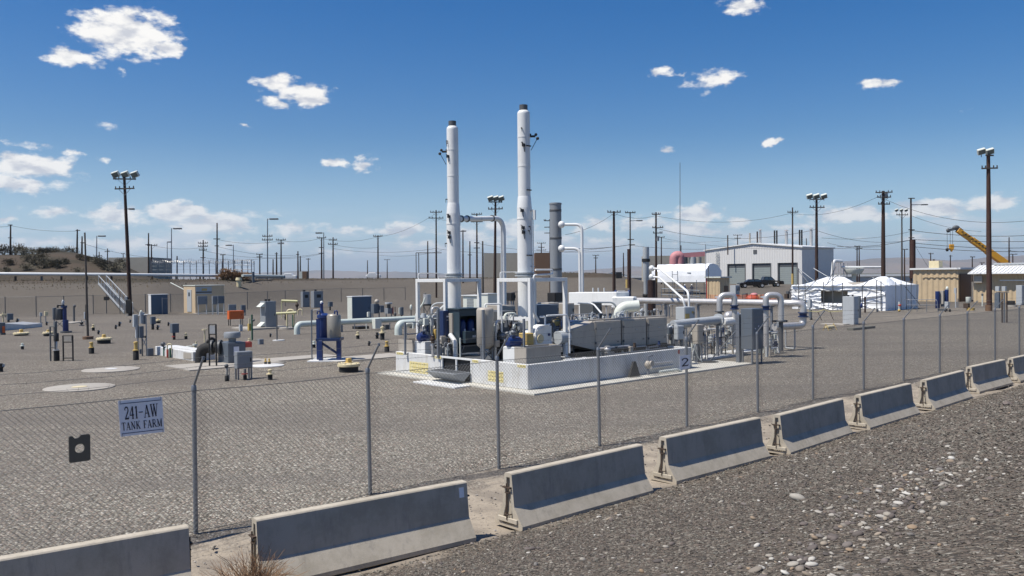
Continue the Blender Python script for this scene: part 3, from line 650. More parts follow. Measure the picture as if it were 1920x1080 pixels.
# access frame and step in the gap
st = T('access_step', 'white framed opening with a grey folding step between the two white curb walls', 'step', (UL, VG0, .06))
m = MB()
for v_ in (VG0 + .05, (VG0 + VG1) / 2, VG1 - .05): m.bx(UL + .02, UL + .08, v_ - .03, v_ + .03, .062, ZC - .06)
m.bx(UL + .01, UL + .09, VG0 + .003, VG1 - .003, ZC - .06, ZC + .0); st.part('frame', m, white)
m = MB(); m.bx(UL + .1, UL + .13, VG0 + .003, VG1 - .003, .07, ZC - .07); st.part('grating', m, black)
m = MB(); m.prism([(UL - .75, .40), (UL - .0, .42), (UL - .0, .36), (UL - .3, .12), (UL - .36, .12)], VG0 + .05, VG1 - .1); st.part('tread', m, mgrey, .01)
m = MB()
for k in range(9): v_ = VG0 + .1 + k * (VG1 - VG0 - .25) / 8; m.bx(UL - .68, UL - .1, v_, v_ + .02, .42, .435)
st.part('tread_bars', m, dgrey)

# ------------------------------------------------------------------ stacks
def stack(base, ztop, zred, r0, r1, lab):
    b = Vector((base[0], base[1], ZD)); t = T('exhaust_stack', lab, 'stack', b, group='white exhaust stacks')
    m = MB(); m.lathe([(r0 + .14, 0), (r0 + .14, .035), (r0, .04), (r0, zred - ZD - .42), (r0 + .012, zred - ZD - .418), (r0 + .012, zred - ZD - .36), (r0, zred - ZD - .358), (r0, zred - ZD)], b, 28); t.part('lower_section', m, white)
    zz = zred; m = MB(); m.lathe([(r0, 0), (r0 - .01, .08), (r1 + .012, .38), (r1, .42)], (b.x, b.y, zz + .001), 28); t.part('reducer', m, white)
    m = MB(); h = ztop - zz - .43; pr = [(r1, 0)]
    for k in (.33, .66): pr += [(r1, h * k), (r1 + .008, h * k + .002), (r1 + .008, h * k + .05), (r1, h * k + .052)]
    m.lathe(pr + [(r1, h - .26), (r1, h - .22), (r1 - .01, h - .16), (r1 * .72, h - .1)], (b.x, b.y, zz + .421), 28); t.part('upper_section', m, white)
    m = MB(); m.lathe([(r1 * .66, 0), (r1 * .66, .2), (r1 * .6, .2), (r1 * .6, .05)], (b.x, b.y, ztop - .11), 20); t.part('rain_collar', m, dgrey)
    m = MB(); zf = HU(0, 0, 1).z if False else 3.72; m.lathe([(r0 + .1, 0), (r0 + .1, .04), (r0 + .03, .045), (r0 + .03, .1), (r0 + .1, .105), (r0 + .1, .145)], (b.x, b.y, zf), 24); t.part('flange', m, lgrey)
    return t
def lug(t, c, ang, r, s=1., kind=0):               # black clips, ports and hooks on a stack
    d = Vector((math.cos(ang), math.sin(ang), 0)); q = Vector((-d.y, d.x, 0)); p = Vector(c) + d * r; m = MB()
    if kind == 0: m.tube([p, p + d * .07 * s], .022 * s, 6); m.tube([p + d * .07 * s, p + d * .075 * s + Vector((0, 0, -.14 * s)) + q * .03], .010, 5)
    elif kind == 1:
        for k in (-1, 0, 1): m.box(p + q * k * .085 + d * .01, (.05, .05, .04))
    else:
        m.box(p + d * .03, (.09, .09, .1)); m.tube(bend([p + d * .05, p + d * .07 + q * .05 - Vector((0, 0, .1)), p + d * .015 + q * .03 - Vector((0, 0, .24))], .04, 3), .012, 5); m.tube([p + d * .04 + Vector((0, 0, .04)), p + d * .06 - q * .08 + Vector((0, 0, .1))], .014, 5)
    t.part('bracket', m, black)
VW = math.atan2(-24, -20)                           # towards the camera in uv
S2 = (21.0, 22.2); S1 = (20.74, 26.0)
ZT = 9.82; ZR = P(984, 390, 30.55).z
s2 = stack(S2, ZT, ZR, .272, .228, 'taller-looking white exhaust stack on the right, above the curb corner nearest the fence')
s1 = stack(S1, 9.75, P(850, 401, 33.2).z, .272, .228, 'left white exhaust stack, joined near its top by an arched white duct')
def zpx(py, D): return P(960, py, D).z
D2, D1 = 30.3, 33.0
for py, a, r, k in ((240, -.35, .228, 0), (267, -.3, .228, 0), (272, -.1, .228, 2), (273, .75, .228, 1), (356, .75, .228, 1), (395, -.35, .272, 2), (427, -.25, .272, 2), (436, -.2, .272, 2), (425, .55, .272, 0), (433, .45, .272, 0), (479, .55, .272, 1)): lug(s2, (*S2, zpx(py, D2)), VW + a, r, 1, k)
for py, a, r, k in ((263, -.95, .228, 0), (267, -.9, .228, 0), (292, -.8, .228, 2), (401, -.7, .272, 0), (405, -.6, .272, 2), (435, -.6, .272, 2), (444, -.55, .272, 2), (372, -1.3, .228, 0), (455, -1.3, .272, 0)): lug(s1, (*S1, zpx(py, D1)), VW + a, r, 1, k)
def sampler(t, S_, z, ang, lab='sampling_head'):
    d = Vector((math.cos(ang), math.sin(ang), 0)); p = Vector((S_[0], S_[1], z)) + d * .2; m = MB()
    m.tube([p - d * .02, p + d * .22], .04, 8); m.sph(p + d * .24 + Vector((0, 0, .06)), .055, (1, 1, 1), 8, 6); m.sph(p + d * .3 - Vector((0, 0, .08)), .06, (1, 1, 1), 8, 6); m.tube([p + d * .28 - Vector((0, 0, .1)), p + d * .06 - Vector((0, 0, .5))], .012, 5); m.box(p + Vector((0, 0, .05)), (.1, .1, .09)); t.part(lab, m, black)
camside = lambda a: VW + a
sampler(s2, S2, zpx(254, D2), VW + 1.45); sampler(s1, S1, zpx(282, D1), VW - 1.55)
# sampling tubes along the right stack
m = MB(); c = Vector((*S2, 0)); d = Vector((math.cos(VW + 1.1), math.sin(VW + 1.1), 0)); p = c + d * .33
m.tube([p + Vector((0, 0, zpx(560, D2))), p + Vector((0, 0, zpx(392, D2)))], .022, 6); s2.part('sample_line', m, white)
m = MB(); p2 = c + d * .40; m.tube([p2 + Vector((0, 0, zpx(412, D2))), p2 + Vector((0, 0, zpx(394, D2)))], .045, 8); s2.part('sample_housing', m, white)
m = MB(); m.box(c + d * .3 + Vector((0, 0, zpx(395, D2))), (.16, .05, .05)); m.box(c + d * .3 + Vector((0, 0, zpx(500, D2))), (.16, .05, .05)); s2.part('clamp', m, lgrey)

# arched duct off the left stack
z_ = zpx(409, 33); pd = uv(P(944, 440, 35.5)); e = Vector((math.cos(VW + 1.35), math.sin(VW + 1.35), 0)); a = Vector((*S1, z_)) + e * .26
arch = T('exhaust_duct', 'arched white duct leaving the left stack and dropping behind the right stack', 'duct', (pd.x, pd.y, .8))
m = MB(); ztp = P(944, 409, 35.5).z; m.tube(bend([a, (a.x * .45 + pd.x * .55, a.y * .45 + pd.y * .55, z_ * .5 + ztp * .5), (pd.x, pd.y, ztp), (pd.x, pd.y, P(944, 480, 35.5).z), (pd.x, pd.y, .9)], .62, 8), .105, 16); arch.part('duct', m, white)
m = MB()
for k in (.02, .15, .72): q = a.lerp(Vector((pd.x, pd.y, ztp)), k); dd = (Vector((pd.x, pd.y, ztp)) - a).normalized(); m.cyl(q, q + dd * .05, .14, n=16)
arch.part('flange', m, dgrey)
m = MB(); q = Vector((pd.x, pd.y, 0)) + Vector((-.14, 0, 0)); m.tube([q + Vector((0, 0, P(940, 420, 35.5).z)), q + Vector((0, 0, 1.2))], .02, 6); arch.part('drain_line', m, white)

# support frames
def frame(lab, un, vn, pl, pr, mid=None):
    vL = HU(pl, 600, un).y; uR = HV(pr, 600, vn).x; t = T('stack_support_frame', lab, 'frame', (un, vn, ZD), group='white steel frames around the stacks'); zt = 3.66; s = .13
    for u_, v_ in ((un, vn), (un, vL), (uR, vn), (uR, vL)):
        m = MB(); m.bx(u_ - s / 2, u_ + s / 2, v_ - s / 2, v_ + s / 2, ZD, zt - s - .002); m.bx(u_ - .13, u_ + .13, v_ - .13, v_ + .13, ZD + .002, ZD + .025); t.part('post', m, white, .006)
    m = MB(); m.bx(un - s / 2, uR + s / 2, vn - s / 2, vn + s / 2, zt - s, zt); t.part('beam', m, white, .006)
    m = MB(); m.bx(un - s / 2, uR + s / 2, vL - s / 2, vL + s / 2, zt - s, zt); t.part('beam', m, white, .006)
    for u_ in (un, uR): m = MB(); m.bx(u_ - s / 2, u_ + s / 2, vn + s / 2 + .002, vL - s / 2 - .002, zt - s, zt); t.part('beam', m, white, .006)
    m = MB(); sc_ = ((un + uR) / 2, (vn + vL) / 2)
    S_ = S2 if vn < 23 else S1
    for dv in (-.33, .33): m.bx(un + s / 2 + .002, uR - s / 2 - .002, S_[1] + dv - .04, S_[1] + dv + .04, zt - .08, zt - .005)
    t.part('cross_member', m, white)
    if mid:
        m = MB(); m.bx(un - s / 2 + .01, un + s / 2 - .01, vn + s / 2 + .002, vL - s / 2 - .002, mid, mid + .12); t.part('beam', m, white)
    m = MB(); hb = zt + .22; m.tube(bend([(un, vL - .05, zt), (un, vL - .05, hb), (uR * .6 + un * .4, vL - .05, hb), (uR * .6 + un * .4, vL - .05, zt)], .08, 4), .02, 6); t.part('handrail', m, white)
    return t
frame('white frame around the left stack', 19.7, 25.22, 784, 899); frame('white frame around the right stack, with a low cross beam', 20.15, 21.05, 937, 1060, HU(960, 597, 20.15).z - .06)

# ------------------------------------------------------------------ equipment on the skid
def deck(px, py): return GU(px, py, ZD)
def motorbox(lab, un, pn, pl, pr, pyb, pyt, mr):
    vn = HU(pn, pyb, un).y; vl = HU(pl, pyb, un).y; ur = HV(pr, pyb, vn).x; zt = HU(pn, pyt, un).z
    t = T('blower', lab, 'blower', (un, vn, ZD), group='blue motored blowers on white bases')
    m = MB(); m.bx(un, ur, vn, vl, ZD + .002, zt); t.part('base_box', m, white, .01)
    m = MB(); q = Vector((un * .35 + ur * .65, vn - .004, ZD + (zt - ZD) * .6)); m.cyl(q + Vector((0, .006, 0)), q - Vector((0, .01, 0)), .09, n=18); t.part('port', m, black)
    c = Vector((un + .05, (vn + vl) / 2, zt + mr * .95)); m = MB(); m.lathe([(mr * .5, -.12), (mr * .85, -.1), (mr, -.02), (mr, .42), (mr * .8, .46)], c, 18, 'x')
    for k in range(8): a_ = k * math.pi / 4; m.box(c + Vector((.2, math.cos(a_) * mr, math.sin(a_) * mr)), (.36, .03, .03))
    t.part('motor', m, blue)
    m = MB(); m.cyl(c + Vector((.46, 0, 0)), c + Vector((.62, 0, 0)), mr * .6, n=14); m.bx(c.x - .02, c.x + .4, c.y - mr * .8, c.y + mr * .8, zt + .001, zt + .05); t.part('coupling', m, dblue)
    m = MB(); m.bx(c.x + .6, c.x + .95, c.y - .2, c.y + .2, zt + .02, zt + .42); t.part('coupling_guard', m, yellow, .02)
    m = MB(); m.box(c + Vector((.1, -.05, mr + .02)), (.16, .12, .08)); t.part('terminal_box', m, dblue)
    return c, zt
motorbox('left blue-motored blower on a white box, beside the yellow guard at the far curb wall', UL + .3, 797, 777, 829, 665, 641, .165)
motorbox('right blue-motored blower on a white box above the curb wall nearest the fence', UL + .45, 965, 943, 986, 680, 651, .165)
# stainless trough
q0 = GU(987, 681, ZD); a = HV(1052, 676, VN + .42)
m = MB(); x0, x1 = HV(987, 680, VN + .42).x, a.x; z0, z1 = HV(1020, 679, VN + .42).z, HV(1020, 649, VN + .42).z
t = T('drip_trough', 'brushed steel trough standing on the curb deck right of the blower', 'trough', (x0, VN + .42, z0)); m.bx(x0, x1, VN + .42, VN + .44, z0, z1); m.bx(x0, x1, VN + .98, VN + 1.0, z0, z1); m.bx(x0, x0 + .02, VN + .441, VN + .979, z0, z1); m.bx(x1 - .02, x1, VN + .441, VN + .979, z0, z1); m.bx(x0 + .021, x1 - .021, VN + .441, VN + .979, z0, z0 + .02); t.part('body', m, taupe, .004)
m = MB(); m.bx(x0 - .02, x1 + .02, VN + .40, VN + .418, z1 - .03, z1 + .01); t.part('rim', m, steel)
for x_ in (x0 + .1, x1 - .1): m = MB(); m.bx(x_ - .03, x_ + .03, VN + .5, VN + .9, ZD, z0 - .002); t.part('foot', m, dgrey)
m = MB(); x0, x1 = HV(757, 660, VN + 7).x, 0
# steel tray by the far blower
vt = HU(776, 665, UL + .25).y; vt2 = HU(749, 660, UL + .25).y; z1 = HU(765, 637, UL + .25).z
m = MB(); m.bx(UL + .2, UL + .22, vt, vt2, ZD + .02, z1); m.bx(UL + .22, UL + 1.0, vt, vt + .02, ZD + .02, z1); m.bx(UL + .22, UL + 1.0, vt2 - .02, vt2, ZD + .02, z1); m.bx(UL + .98, UL + 1., vt + .02, vt2 - .02, ZD + .02, z1)
single('steel_tray', 'dull steel tray at the far end of the curb deck, left of the left blower', 'tray', m, taupe, (UL + .2, vt, ZD), bevel=.004)
# thin grey posts with rails
def post(lab, px, pyb, pyt, r=.025, rails=(), mat=galv, zb=ZD):
    p = GU(px, pyb, zb); zt = uv(P(px, pyt, G(px, pyb, zb).y)).z; t = T('pipe_post', lab, 'post', (p.x, p.y, zb)); m = MB(); m.bx(p.x - .055, p.x + .055, p.y - .055, p.y + .055, zb, zb + .02); m.box((p.x, p.y, (zb + zt) / 2 + .01), (r * 1.8, r * 1.8, zt - zb - .02)); t.part('post', m, mat)
    for (dx, pz) in rails: m = MB(); m.tube([(p.x, p.y, zt - pz), (p.x + dx[0], p.y + dx[1], zt - pz)], .018, 6); t.part('rail', m, mat)
    return p, zt
post('slim grey post right of the dark control cabinet', 907, 678, 581, .045); post('slim grey post between the blower and the steel trough', 983, 684, 598, .035); post('slim grey post left of the blue cabinet', 822, 671, 580, .045)
post('grey post with a top rail at the far blower', 760, 665, 604, .035, [((1.5, -.1), .02), ((.8, 0), .45)])

def cab(name, lab, pn, pyb, pyt, dl, dr, zb, mat=slate, matd=None, cat='cabinet', group=None, plates=(), legs=True, zfloor=ZD, top=None, t=None, base=None, doorm=None):
    """box cabinet: near corner column pn, seen base pyb on plane z = zb, top pyt, depth dl (v), width dr (u)"""
    g_ = base or GU(pn, pyb, zb); Yg = xy(g_).y; zt = P(pn, pyt, Yg).z; u0, v0 = g_.x, g_.y; z0 = zb
    t = T(name, lab, cat, (u0, v0, zfloor), group=group); m = MB(); m.bx(u0, u0 + dr, v0, v0 + dl, z0, zt); t.part('body', m, mat, .012)
    m = MB(); m.bx(u0 + .03, u0 + dr - .03, v0 - .018, v0 - .001, z0 + .04, zt - .04); d_ = t.part('door', m, doorm or mat, .006)
    m2 = MB(); m2.box((u0 + dr * .86, v0 - .032, (z0 + zt) / 2), (.03, .025, .14)); m2.build('handle', black, d_, t.base)
    if plates:
        for k, (fx_, fz, w_, h_, mm) in enumerate(plates): m2 = MB(); m2.bx(u0 + dr * fx_, u0 + dr * fx_ + w_, v0 - .024, v0 - .0185, z0 + (zt - z0) * fz, z0 + (zt - z0) * fz + h_); m2.build('label_plate', mm, d_, t.base)
    if legs and z0 - zfloor > .1:
        for a_, b_ in ((.06, .06), (dr - .06, .06), (.06, dl - .06), (dr - .06, dl - .06)): m = MB(); m.bx(u0 + a_ - .025, u0 + a_ + .025, v0 + b_ - .025, v0 + b_ + .025, zfloor, z0 - .001); t.part('leg', m, galv)
    if top: m = MB(); m.bx(u0 - .03, u0 + dr + .03, v0 - .03, v0 + dl + .03, zt + .001, zt + .04); t.part('roof', m, top, .01)
    return t, g_, zt
Pd = lambda px, py, z: GU(px, py, z)
# upright blue-grey controller
b_ = deck(832, 668); cab('control_cabinet', 'tall dark blue control cabinet with one pale side, at the opening of the curb', 832, 0, 583, .34, .46, P(832, 631, xy(b_).y).z, dblue, base=b_, plates=((.3, .75, .14, .05, signw), (.3, .62, .14, .03, lgrey)))
b_ = deck(848, 668); cab('control_box', 'narrow beige instrument box between two blue cabinets', 848, 0, 588, .2, .3, P(848, 626, xy(b_).y).z, taupe, base=b_, plates=((.3, .5, .1, .05, signw), (.3, .3, .1, .12, black)))
# dark open rack with two blue bottles
b_ = deck(862, 669); Y_ = xy(b_).y; zt = P(862, 581, Y_).z; W_ = HV(900, 640, b_.y).x - b_.x; dsl = paint('dark_teal_paint', (.028, .048, .062), .4, dirt=.25); t = T('filter_rack', 'large dark blue-green cabinet with open front and two blue canisters', 'cabinet', (b_.x, b_.y, ZD)); u0, v0 = b_.x, b_.y
zl = P(862, 648, Y_).z; m = MB(); m.bx(u0, u0 + .05, v0, v0 + .7, ZD + .1, zt); m.bx(u0 + W_ - .05, u0 + W_, v0, v0 + .7, ZD + .1, zt); m.bx(u0 + .052, u0 + W_ - .052, v0 + .65, v0 + .7, ZD + .1, zt); m.bx(u0 - .05, u0 + W_ + .05, v0 - .05, v0 + .75, zt + .002, zt + .05); m.bx(u0 + .052, u0 + W_ - .052, v0 + .001, v0 + .04, zt - .24, zt - .002); t.part('housing', m, dsl, .008)
m = MB(); m.bx(u0 + .053, u0 + W_ - .053, v0 + .02, v0 + .648, ZD + .12, zl); t.part('lower_panel', m, dsl, .008)
for k in (.36, .78): c = Vector((u0 + W_ * k, v0 + .3, 0)); m = MB(); m.lathe([(.02, 0), (.15, .03), (.15, .62), (.1, .72), (.05, .75)], (c.x, c.y, zt - 1.12), 16); cn = t.part('canister', m, blue); m = MB(); m.bx(c.x - .02, c.x + .07, c.y - .156, c.y - .151, zt - .95, zt - .72); m.build('label_plate', signw, cn, t.base)
m = MB(); m.bx(u0 + .12, u0 + W_ + .02, v0 - .2, v0 - .003, zl + .08, zl + .52); bxp = t.part('junction_box', m, dsl, .012); m = MB(); m.bx(u0 + .45, u0 + .62, v0 - .206, v0 - .201, zl + .28, zl + .36); m.build('label_plate', lgrey, bxp, t.base)
m = MB(); m.tube(bend([(u0 - .12, v0 + .1, ZD), (u0 - .12, v0 + .1, ZD + .55), (u0 - .12, v0 + .4, ZD + .8)], .1), .09, 10); t.part('pipe', m, white)
m = MB(); m.tube([(u0 - .05, v0 - .1, ZD), (u0 - .05, v0 - .1, ZD + .7)], .03, 8); t.part('pipe', m, offwhite)
for k in (0, 1): m = MB(); m.bar((u0 + k * W_, v0 - .02, ZD), (u0 + k * W_ + .2, v0 - .02, zl), .03); t.part('strut', m, galv)
# grey-olive tank with legs
b_ = deck(921, 677); Y_ = xy(b_).y; zt = P(921, 577, Y_).z; zb = P(921, 648, Y_).z; r = .30
t = T('vertical_tank', 'upright dull grey round-topped tank on crossed legs between the two exhausters', 'tank', (b_.x, b_.y + .3, ZD)); c = (b_.x, b_.y + .3)
m = MB(); m.lathe([(r * .55, zb - .12), (r, zb), (r, zt - .1), (r * .93, zt - .03), (r * .7, zt)], (*c, 0), 24); t.part('vessel', m, taupe)
for s_ in (-1, 1):
    m = MB(); m.bar((c[0] + s_ * .26, c[1] - .1, ZD), (c[0] + s_ * .26, c[1] - .1, zb), .05); t.part('leg', m, galv); m = MB(); m.bar((c[0] + s_ * .26, c[1] - .14, ZD), (c[0] - s_ * .26, c[1] - .14, zb - .05), .03); t.part('brace', m, galv)
m = MB(); m.tube(bend([(c[0], c[1], zt), (c[0], c[1], zt + .12), (c[0] + .55, c[1] - .25, zt + .12), (c[0] + .55, c[1] - .25, zt - .9)], .1), .03, 8); t.part('vent_pipe', m, white)
# brown-grey filter boxes behind the right frame
b_ = Pd(940, 668, ZD) + Vector((1.25, .9, 0)); Y_ = xy(b_).y
b_ = HV(938, 633, 24.0); Y_ = xy(b_).y; b_.z = ZD
cab('filter_box', 'large dark brown-grey filter box behind the right frame', 938, 0, 584, 1.1, .85, P(938, 636, Y_).z, dgrey, base=b_, cat='filter box')
b_ = HV(941, 600, 25.4); b_.z = ZD; cab('filter_box', 'light brown-grey filter box seen above the dark one, left of the right stack', 941, 0, 573, .9, .75, P(941, 596, xy(b_).y).z, taupe, base=b_, cat='filter box')
# pump behind the trough: white cowl with rail
b_ = HV(1002, 650, VN + 1.25); Y_ = xy(b_).y; t = T('pump_cowl', 'small white pump housing with a cream disc behind the steel trough', 'pump', (b_.x, b_.y, ZD)); w_ = HV(1036, 640, b_.y).x - b_.x; zt = P(1002, 613, Y_).z; u0, v0 = b_.x, b_.y
m = MB(); m.prism([(u0, ZD + .1), (u0 + w_, ZD + .1), (u0 + w_, zt), (u0 + w_ * .75, zt + .04), (u0 + w_ * .2, zt - .1), (u0, zt - .3)], v0 + .02, v0 + .6); t.part('cowl', m, white, .02)
m = MB(); m.lathe([(.18, 0), (.17, .04), (.05, .05)], (u0 + w_ * .3, v0 + .019, 0), 20) if False else m.cyl((u0 + w_ * .32, v0 + .018, zt - .42), (u0 + w_ * .32, v0 - .03, zt - .42), .15, n=20); t.part('disc', m, cream)
m = MB(); m.cyl((u0 + w_ * .82, v0 + .018, zt - .3), (u0 + w_ * .82, v0 - .015, zt - .3), .05, n=14); t.part('gauge', m, blue)
m = MB(); m.tube(bend([(u0 + .02, v0 - .05, ZD), (u0 + .02, v0 - .05, zt - .12), (u0 + .12, v0 - .05, zt), (u0 + w_ * .8, v0 - .05, zt + .06)], .1), .03, 8); t.part('guard_rail', m, white)
def cyu(lab, name, cat, pts, r, mat, flg=(), group=None, sup=(), bl=.2, n=14, zf=.0, flm=None):
    """pipe run through uv points, optional flanges at (point, direction) and supports"""
    t = T(name, lab, cat, (pts[0][0], pts[0][1], min(p[2] for p in pts)), group=group); m = MB(); m.tube(bend(pts, bl, 7), r, n); t.part('pipe', m, mat)
    for p, d in flg: p = Vector(p); d = Vector(d).normalized(); m = MB(); m.cyl(p - d * .05, p - d * .008, r * 1.5, n=16); m.cyl(p + d * .008, p + d * .05, r * 1.5, n=16); t.part('flange', m, flm or mat)
    for p in sup: m = MB(); m.bx(p[0] - .05, p[0] + .05, p[1] - .05, p[1] + .05, zf, p[2] - r - .021); m.bx(p[0] - .12, p[0] + .12, p[1] - .12, p[1] + .12, p[2] - r - .02, p[2] - r + .02); t.part('support', m, galv)
    return t
q = HV(1022, 613, VN + 1.6); cyu('short white pipe elbow rising from the pump housing', 'vent_pipe', 'pipe', [HV(1022, 616, q.y), HV(1022, 594, q.y), HV(1013, 594, q.y)], .035, white, bl=.06)
v_ = VN + .6; cyu('white pipe rail looped over the gap between trough and panel train', 'pipe_rail', 'pipe', [HV(1025, 592, v_), HV(1064, 590, v_), HV(1068, 607, v_), HV(1068, 662, v_)], .03, white, bl=.15)
v_ = 21.0; cyu('white pipe bending down beside the near post of the right frame', 'vent_pipe', 'pipe', [HV(1001, 520, v_), HV(1001, 585, v_), HV(1010, 603, v_)], .045, white, bl=.1)
q = 21.0; cyu('white pipe looped over the top of the right frame', 'vent_pipe', 'pipe', [HV(1001, 526, q), HV(1001, 516, q), HV(1036, 514, q), HV(1036, 506, q), HV(1004, 506, q)], .035, white, bl=.08)
# dim blue boxes between the trains
for lab, pn, v_, pt, pb, w_, d_, mt in (('dark blue box left of the panelled filter train', 1070, 22.4, 603, 650, 1.0, .8, dblue), ('blue-grey box behind the post of the right frame', 1008, 24.6, 572, 640, 1.2, 1.2, slate), ('black cabinet behind the right stack, small pale dot on its front', 1041, 27.0, 549, 566, .72, .5, black), ('black cabinet left of the right stack', 959, 28.0, 549, 564, .25, .5, black), ('brown-grey upper filter box in the second train, left', 1029, 25.0, 568, 594, .62, .8, taupe), ('brown-grey upper filter box in the second train, middle', 1056, 25.0, 569, 596, .7, .8, taupe), ('brown-grey upper filter box in the second train, right', 1112, 25.0, 569, 590, .6, .8, dgrey)):
    b_ = HV(pn, 600, v_); b_.z = ZD; Y_ = xy(b_).y; cab('equipment_cabinet', lab, pn, 0, pt, d_, w_, P(pn, pb, Y_).z, mt, base=b_)
m = MB(); q = HV(1045, 603, 23.0); t = T('hand_wheel_valve', 'yellow hand wheel valve in the dark gap behind the right frame', 'valve', tuple(q)); m.lathe([(.13, -.02), (.17, 0), (.13, .02)], q, 18, 'y'); t.part('hand_wheel', m, yellow); m = MB(); m.cyl(q, q + Vector((0, .4, 0)), .05); t.part('body', m, cream)

# ------------------------------------------------------------------ the three-door panelled filter train
v_ = VN + 1.0; a = HV(1115, 657, v_); b = HV(1251, 643, v_); zt0 = HV(1115, 603, v_).z; zb0 = a.z; u0, u1 = a.x, b.x
t = T('filter_train', 'long row of three brown-grey steel filter housings on a dark skid', 'filter housing', (u0, v_, ZD))
g1, g2 = HV(1166, 650, v_).x, HV(1213, 650, v_).x
for x0, x1 in ((u0, g1 - .04), (g1 + .04, g2 - .04), (g2 + .04, u1)):
    m = MB(); m.bx(x0, x1, v_, v_ + 1.05, zb0, zt0); bo = t.part('housing', m, taupe, .015)
    m = MB(); m.bx(x0 + .05, x1 - .05, v_ - .03, v_ - .001, zb0 + .05, zt0 - .06); m.build('access_door', taupe, bo, t.base)
    for zz in (.25, .75): m = MB(); m.box((x0 + .03, v_ - .035, zb0 + (zt0 - zb0) * zz), (.05, .05, .08)); m.build('hinge', dgrey, bo, t.base)
    for fx_, fz in ((.55, .62), (.85, .25)): m = MB(); m.box((x0 + (x1 - x0) * fx_, v_ - .04, zb0 + (zt0 - zb0) * fz), (.09, .03, .025)); m.build('latch', dgrey if fz < .5 else lgrey, bo, t.base)
for x_ in (g1, g2): m = MB(); m.bx(x_ - .038, x_ + .038, v_ + .06, v_ + 1.0, zb0 + .04, zt0 - .04); t.part('gasket', m, black)
m = MB(); vl = v_ + 1.05; o_ = .9
zt1, zb1 = zt0 - .12, zb0 + .1
m.add([(u0 - .002, v_ + .02, zb0 + .02), (u0 - .002, vl - .02, zb0 + .02), (u0 - .002, vl - .02, zt0 - .02), (u0 - .002, v_ + .02, zt0 - .02), (u0 - o_, v_ + .3, zb1 + .15), (u0 - o_, vl - .2, zb1 + .15), (u0 - o_, vl - .2, zt1 - .15), (u0 - o_, v_ + .3, zt1 - .15)], [(0, 1, 2, 3), (4, 7, 6, 5), (0, 4, 5, 1), (1, 5, 6, 2), (2, 6, 7, 3), (3, 7, 4, 0)]); t.part('inlet_transition', m, taupe)
m = MB(); m.cyl((u0 - o_ - .5, (v_ + vl) / 2, (zt1 + zb1) / 2), (u0 - o_ - .002, (v_ + vl) / 2, (zt1 + zb1) / 2), .24, n=20); t.part('inlet_duct', m, lgrey)
m = MB(); m.bx(u0 - .9, u1 + .6, v_ + .05, v_ + .15, ZD, ZD + .12); m.bx(u0 - .9, u1 + .6, v_ + .9, v_ + 1., ZD, ZD + .12)
for k in range(7): x_ = u0 + (u1 - u0) * k / 6; m.bx(x_ - .05, x_ + .05, v_ + .04, v_ + 1., ZD + .122, zb0 - .002)
t.part('skid_frame', m, black)
m = MB(); m.tube([(u0 - .2, v_ + .1, zt0 + .05), (u1, v_ + .1, zt0 + .05)], .03, 8); t.part('conduit', m, taupe)
m = MB(); r_ = random.Random(4)
for k in range(26):
    x_ = u0 - .2 + (u1 - u0 + .6) * (r_.random()**.6); y_ = v_ + r_.uniform(.15, .9); h_ = r_.uniform(.08, .3); m.tube([(x_, y_, zt0), (x_, y_, zt0 + h_), (x_ + r_.uniform(-.15, .15), y_, zt0 + h_ + .03)], r_.uniform(.015, .035), 6)
    if k % 3 == 0: m.sph((x_, y_, zt0 + h_), .05, (1, 1, 1), 8, 6)
t.part('instrument_tubing', m, lgrey)
for k in range(10): m = MB(); x_ = u0 + .2 + (u1 - u0) * r_.random(); m.lathe([(.03, 0), (.035, .16), (.06, .17), (.06, .24), (.02, .25)], (x_, v_ + r_.uniform(.2, .8), zt0), 8); t.part('instrument_head', m, dgrey)
# low rail and pipes in front of the train
v2 = VN + .35; cyu('low grey pipe rail running along the deck in front of the filter housings', 'pipe_rail', 'pipe', [HV(1060, 676, v2), HV(1130, 672, v2), HV(1248, 662, v2), HV(1250, 652, v2), HV(1135, 666, v2)], .022, galv, bl=.04, n=8)
cyu('short white pipe lying on the deck at the right frame post', 'deck_pipe', 'pipe', [HV(1058, 676, VN + .6), HV(1118, 672, VN + .6)], .06, white, flg=[(HV(1095, 674, VN + .6), (1, 0, 0))])
# arch tube over the train
cyu('thin white tube arching from the second filter train down to the first', 'vent_pipe', 'pipe', [HV(1082, 568, 24), HV(1112, 569, 24), HV(1135, 596, 21.5)], .035, white, bl=.6)
cyu('grey tube bending down beside the big white duct', 'vent_pipe', 'pipe', [HV(1110, 567, 25), HV(1148, 567, 25), HV(1157, 576, 25), HV(1153, 598, 25)], .04, lgrey, bl=.2)
# valves and cable loops at the foot of the curb, right part
t = T('drain_valve_group', 'dark valve assembly with grey pipes at the foot of the long white curb', 'valve', tuple(HV(1215, 700, VN - .3))); p = HV(1215, 685, VN - .3)
m = MB(); m.tube([(p.x, p.y, .08), (p.x, p.y, .75), (p.x + .25, p.y, .78)], .045, 10); t.part('pipe', m, galv); m = MB(); m.sph((p.x, p.y, .45), .13, (1, 1, 1.2), 12, 8); m.lathe([(.11, 0), (.11, .05)], (p.x, p.y - .2, .5), 12, 'y'); t.part('valve_body', m, taupe)
m = MB(); q = HV(1189, 700, VN - .25); m.prism([(q.x - .3, .08), (q.x + .3, .08), (q.x + .06, .62), (q.x - .06, .62)], q.y - .04, q.y + .04); t.part('bracket', m, black)
m = MB(); a = HV(1236, 697, VN - .45); m.tube(bend([(a.x, a.y, .16), (a.x + 1.1, a.y, .16), (a.x + 1.35, a.y, .07)], .15), .05, 10); t.part('drain_pipe', m, offwhite)
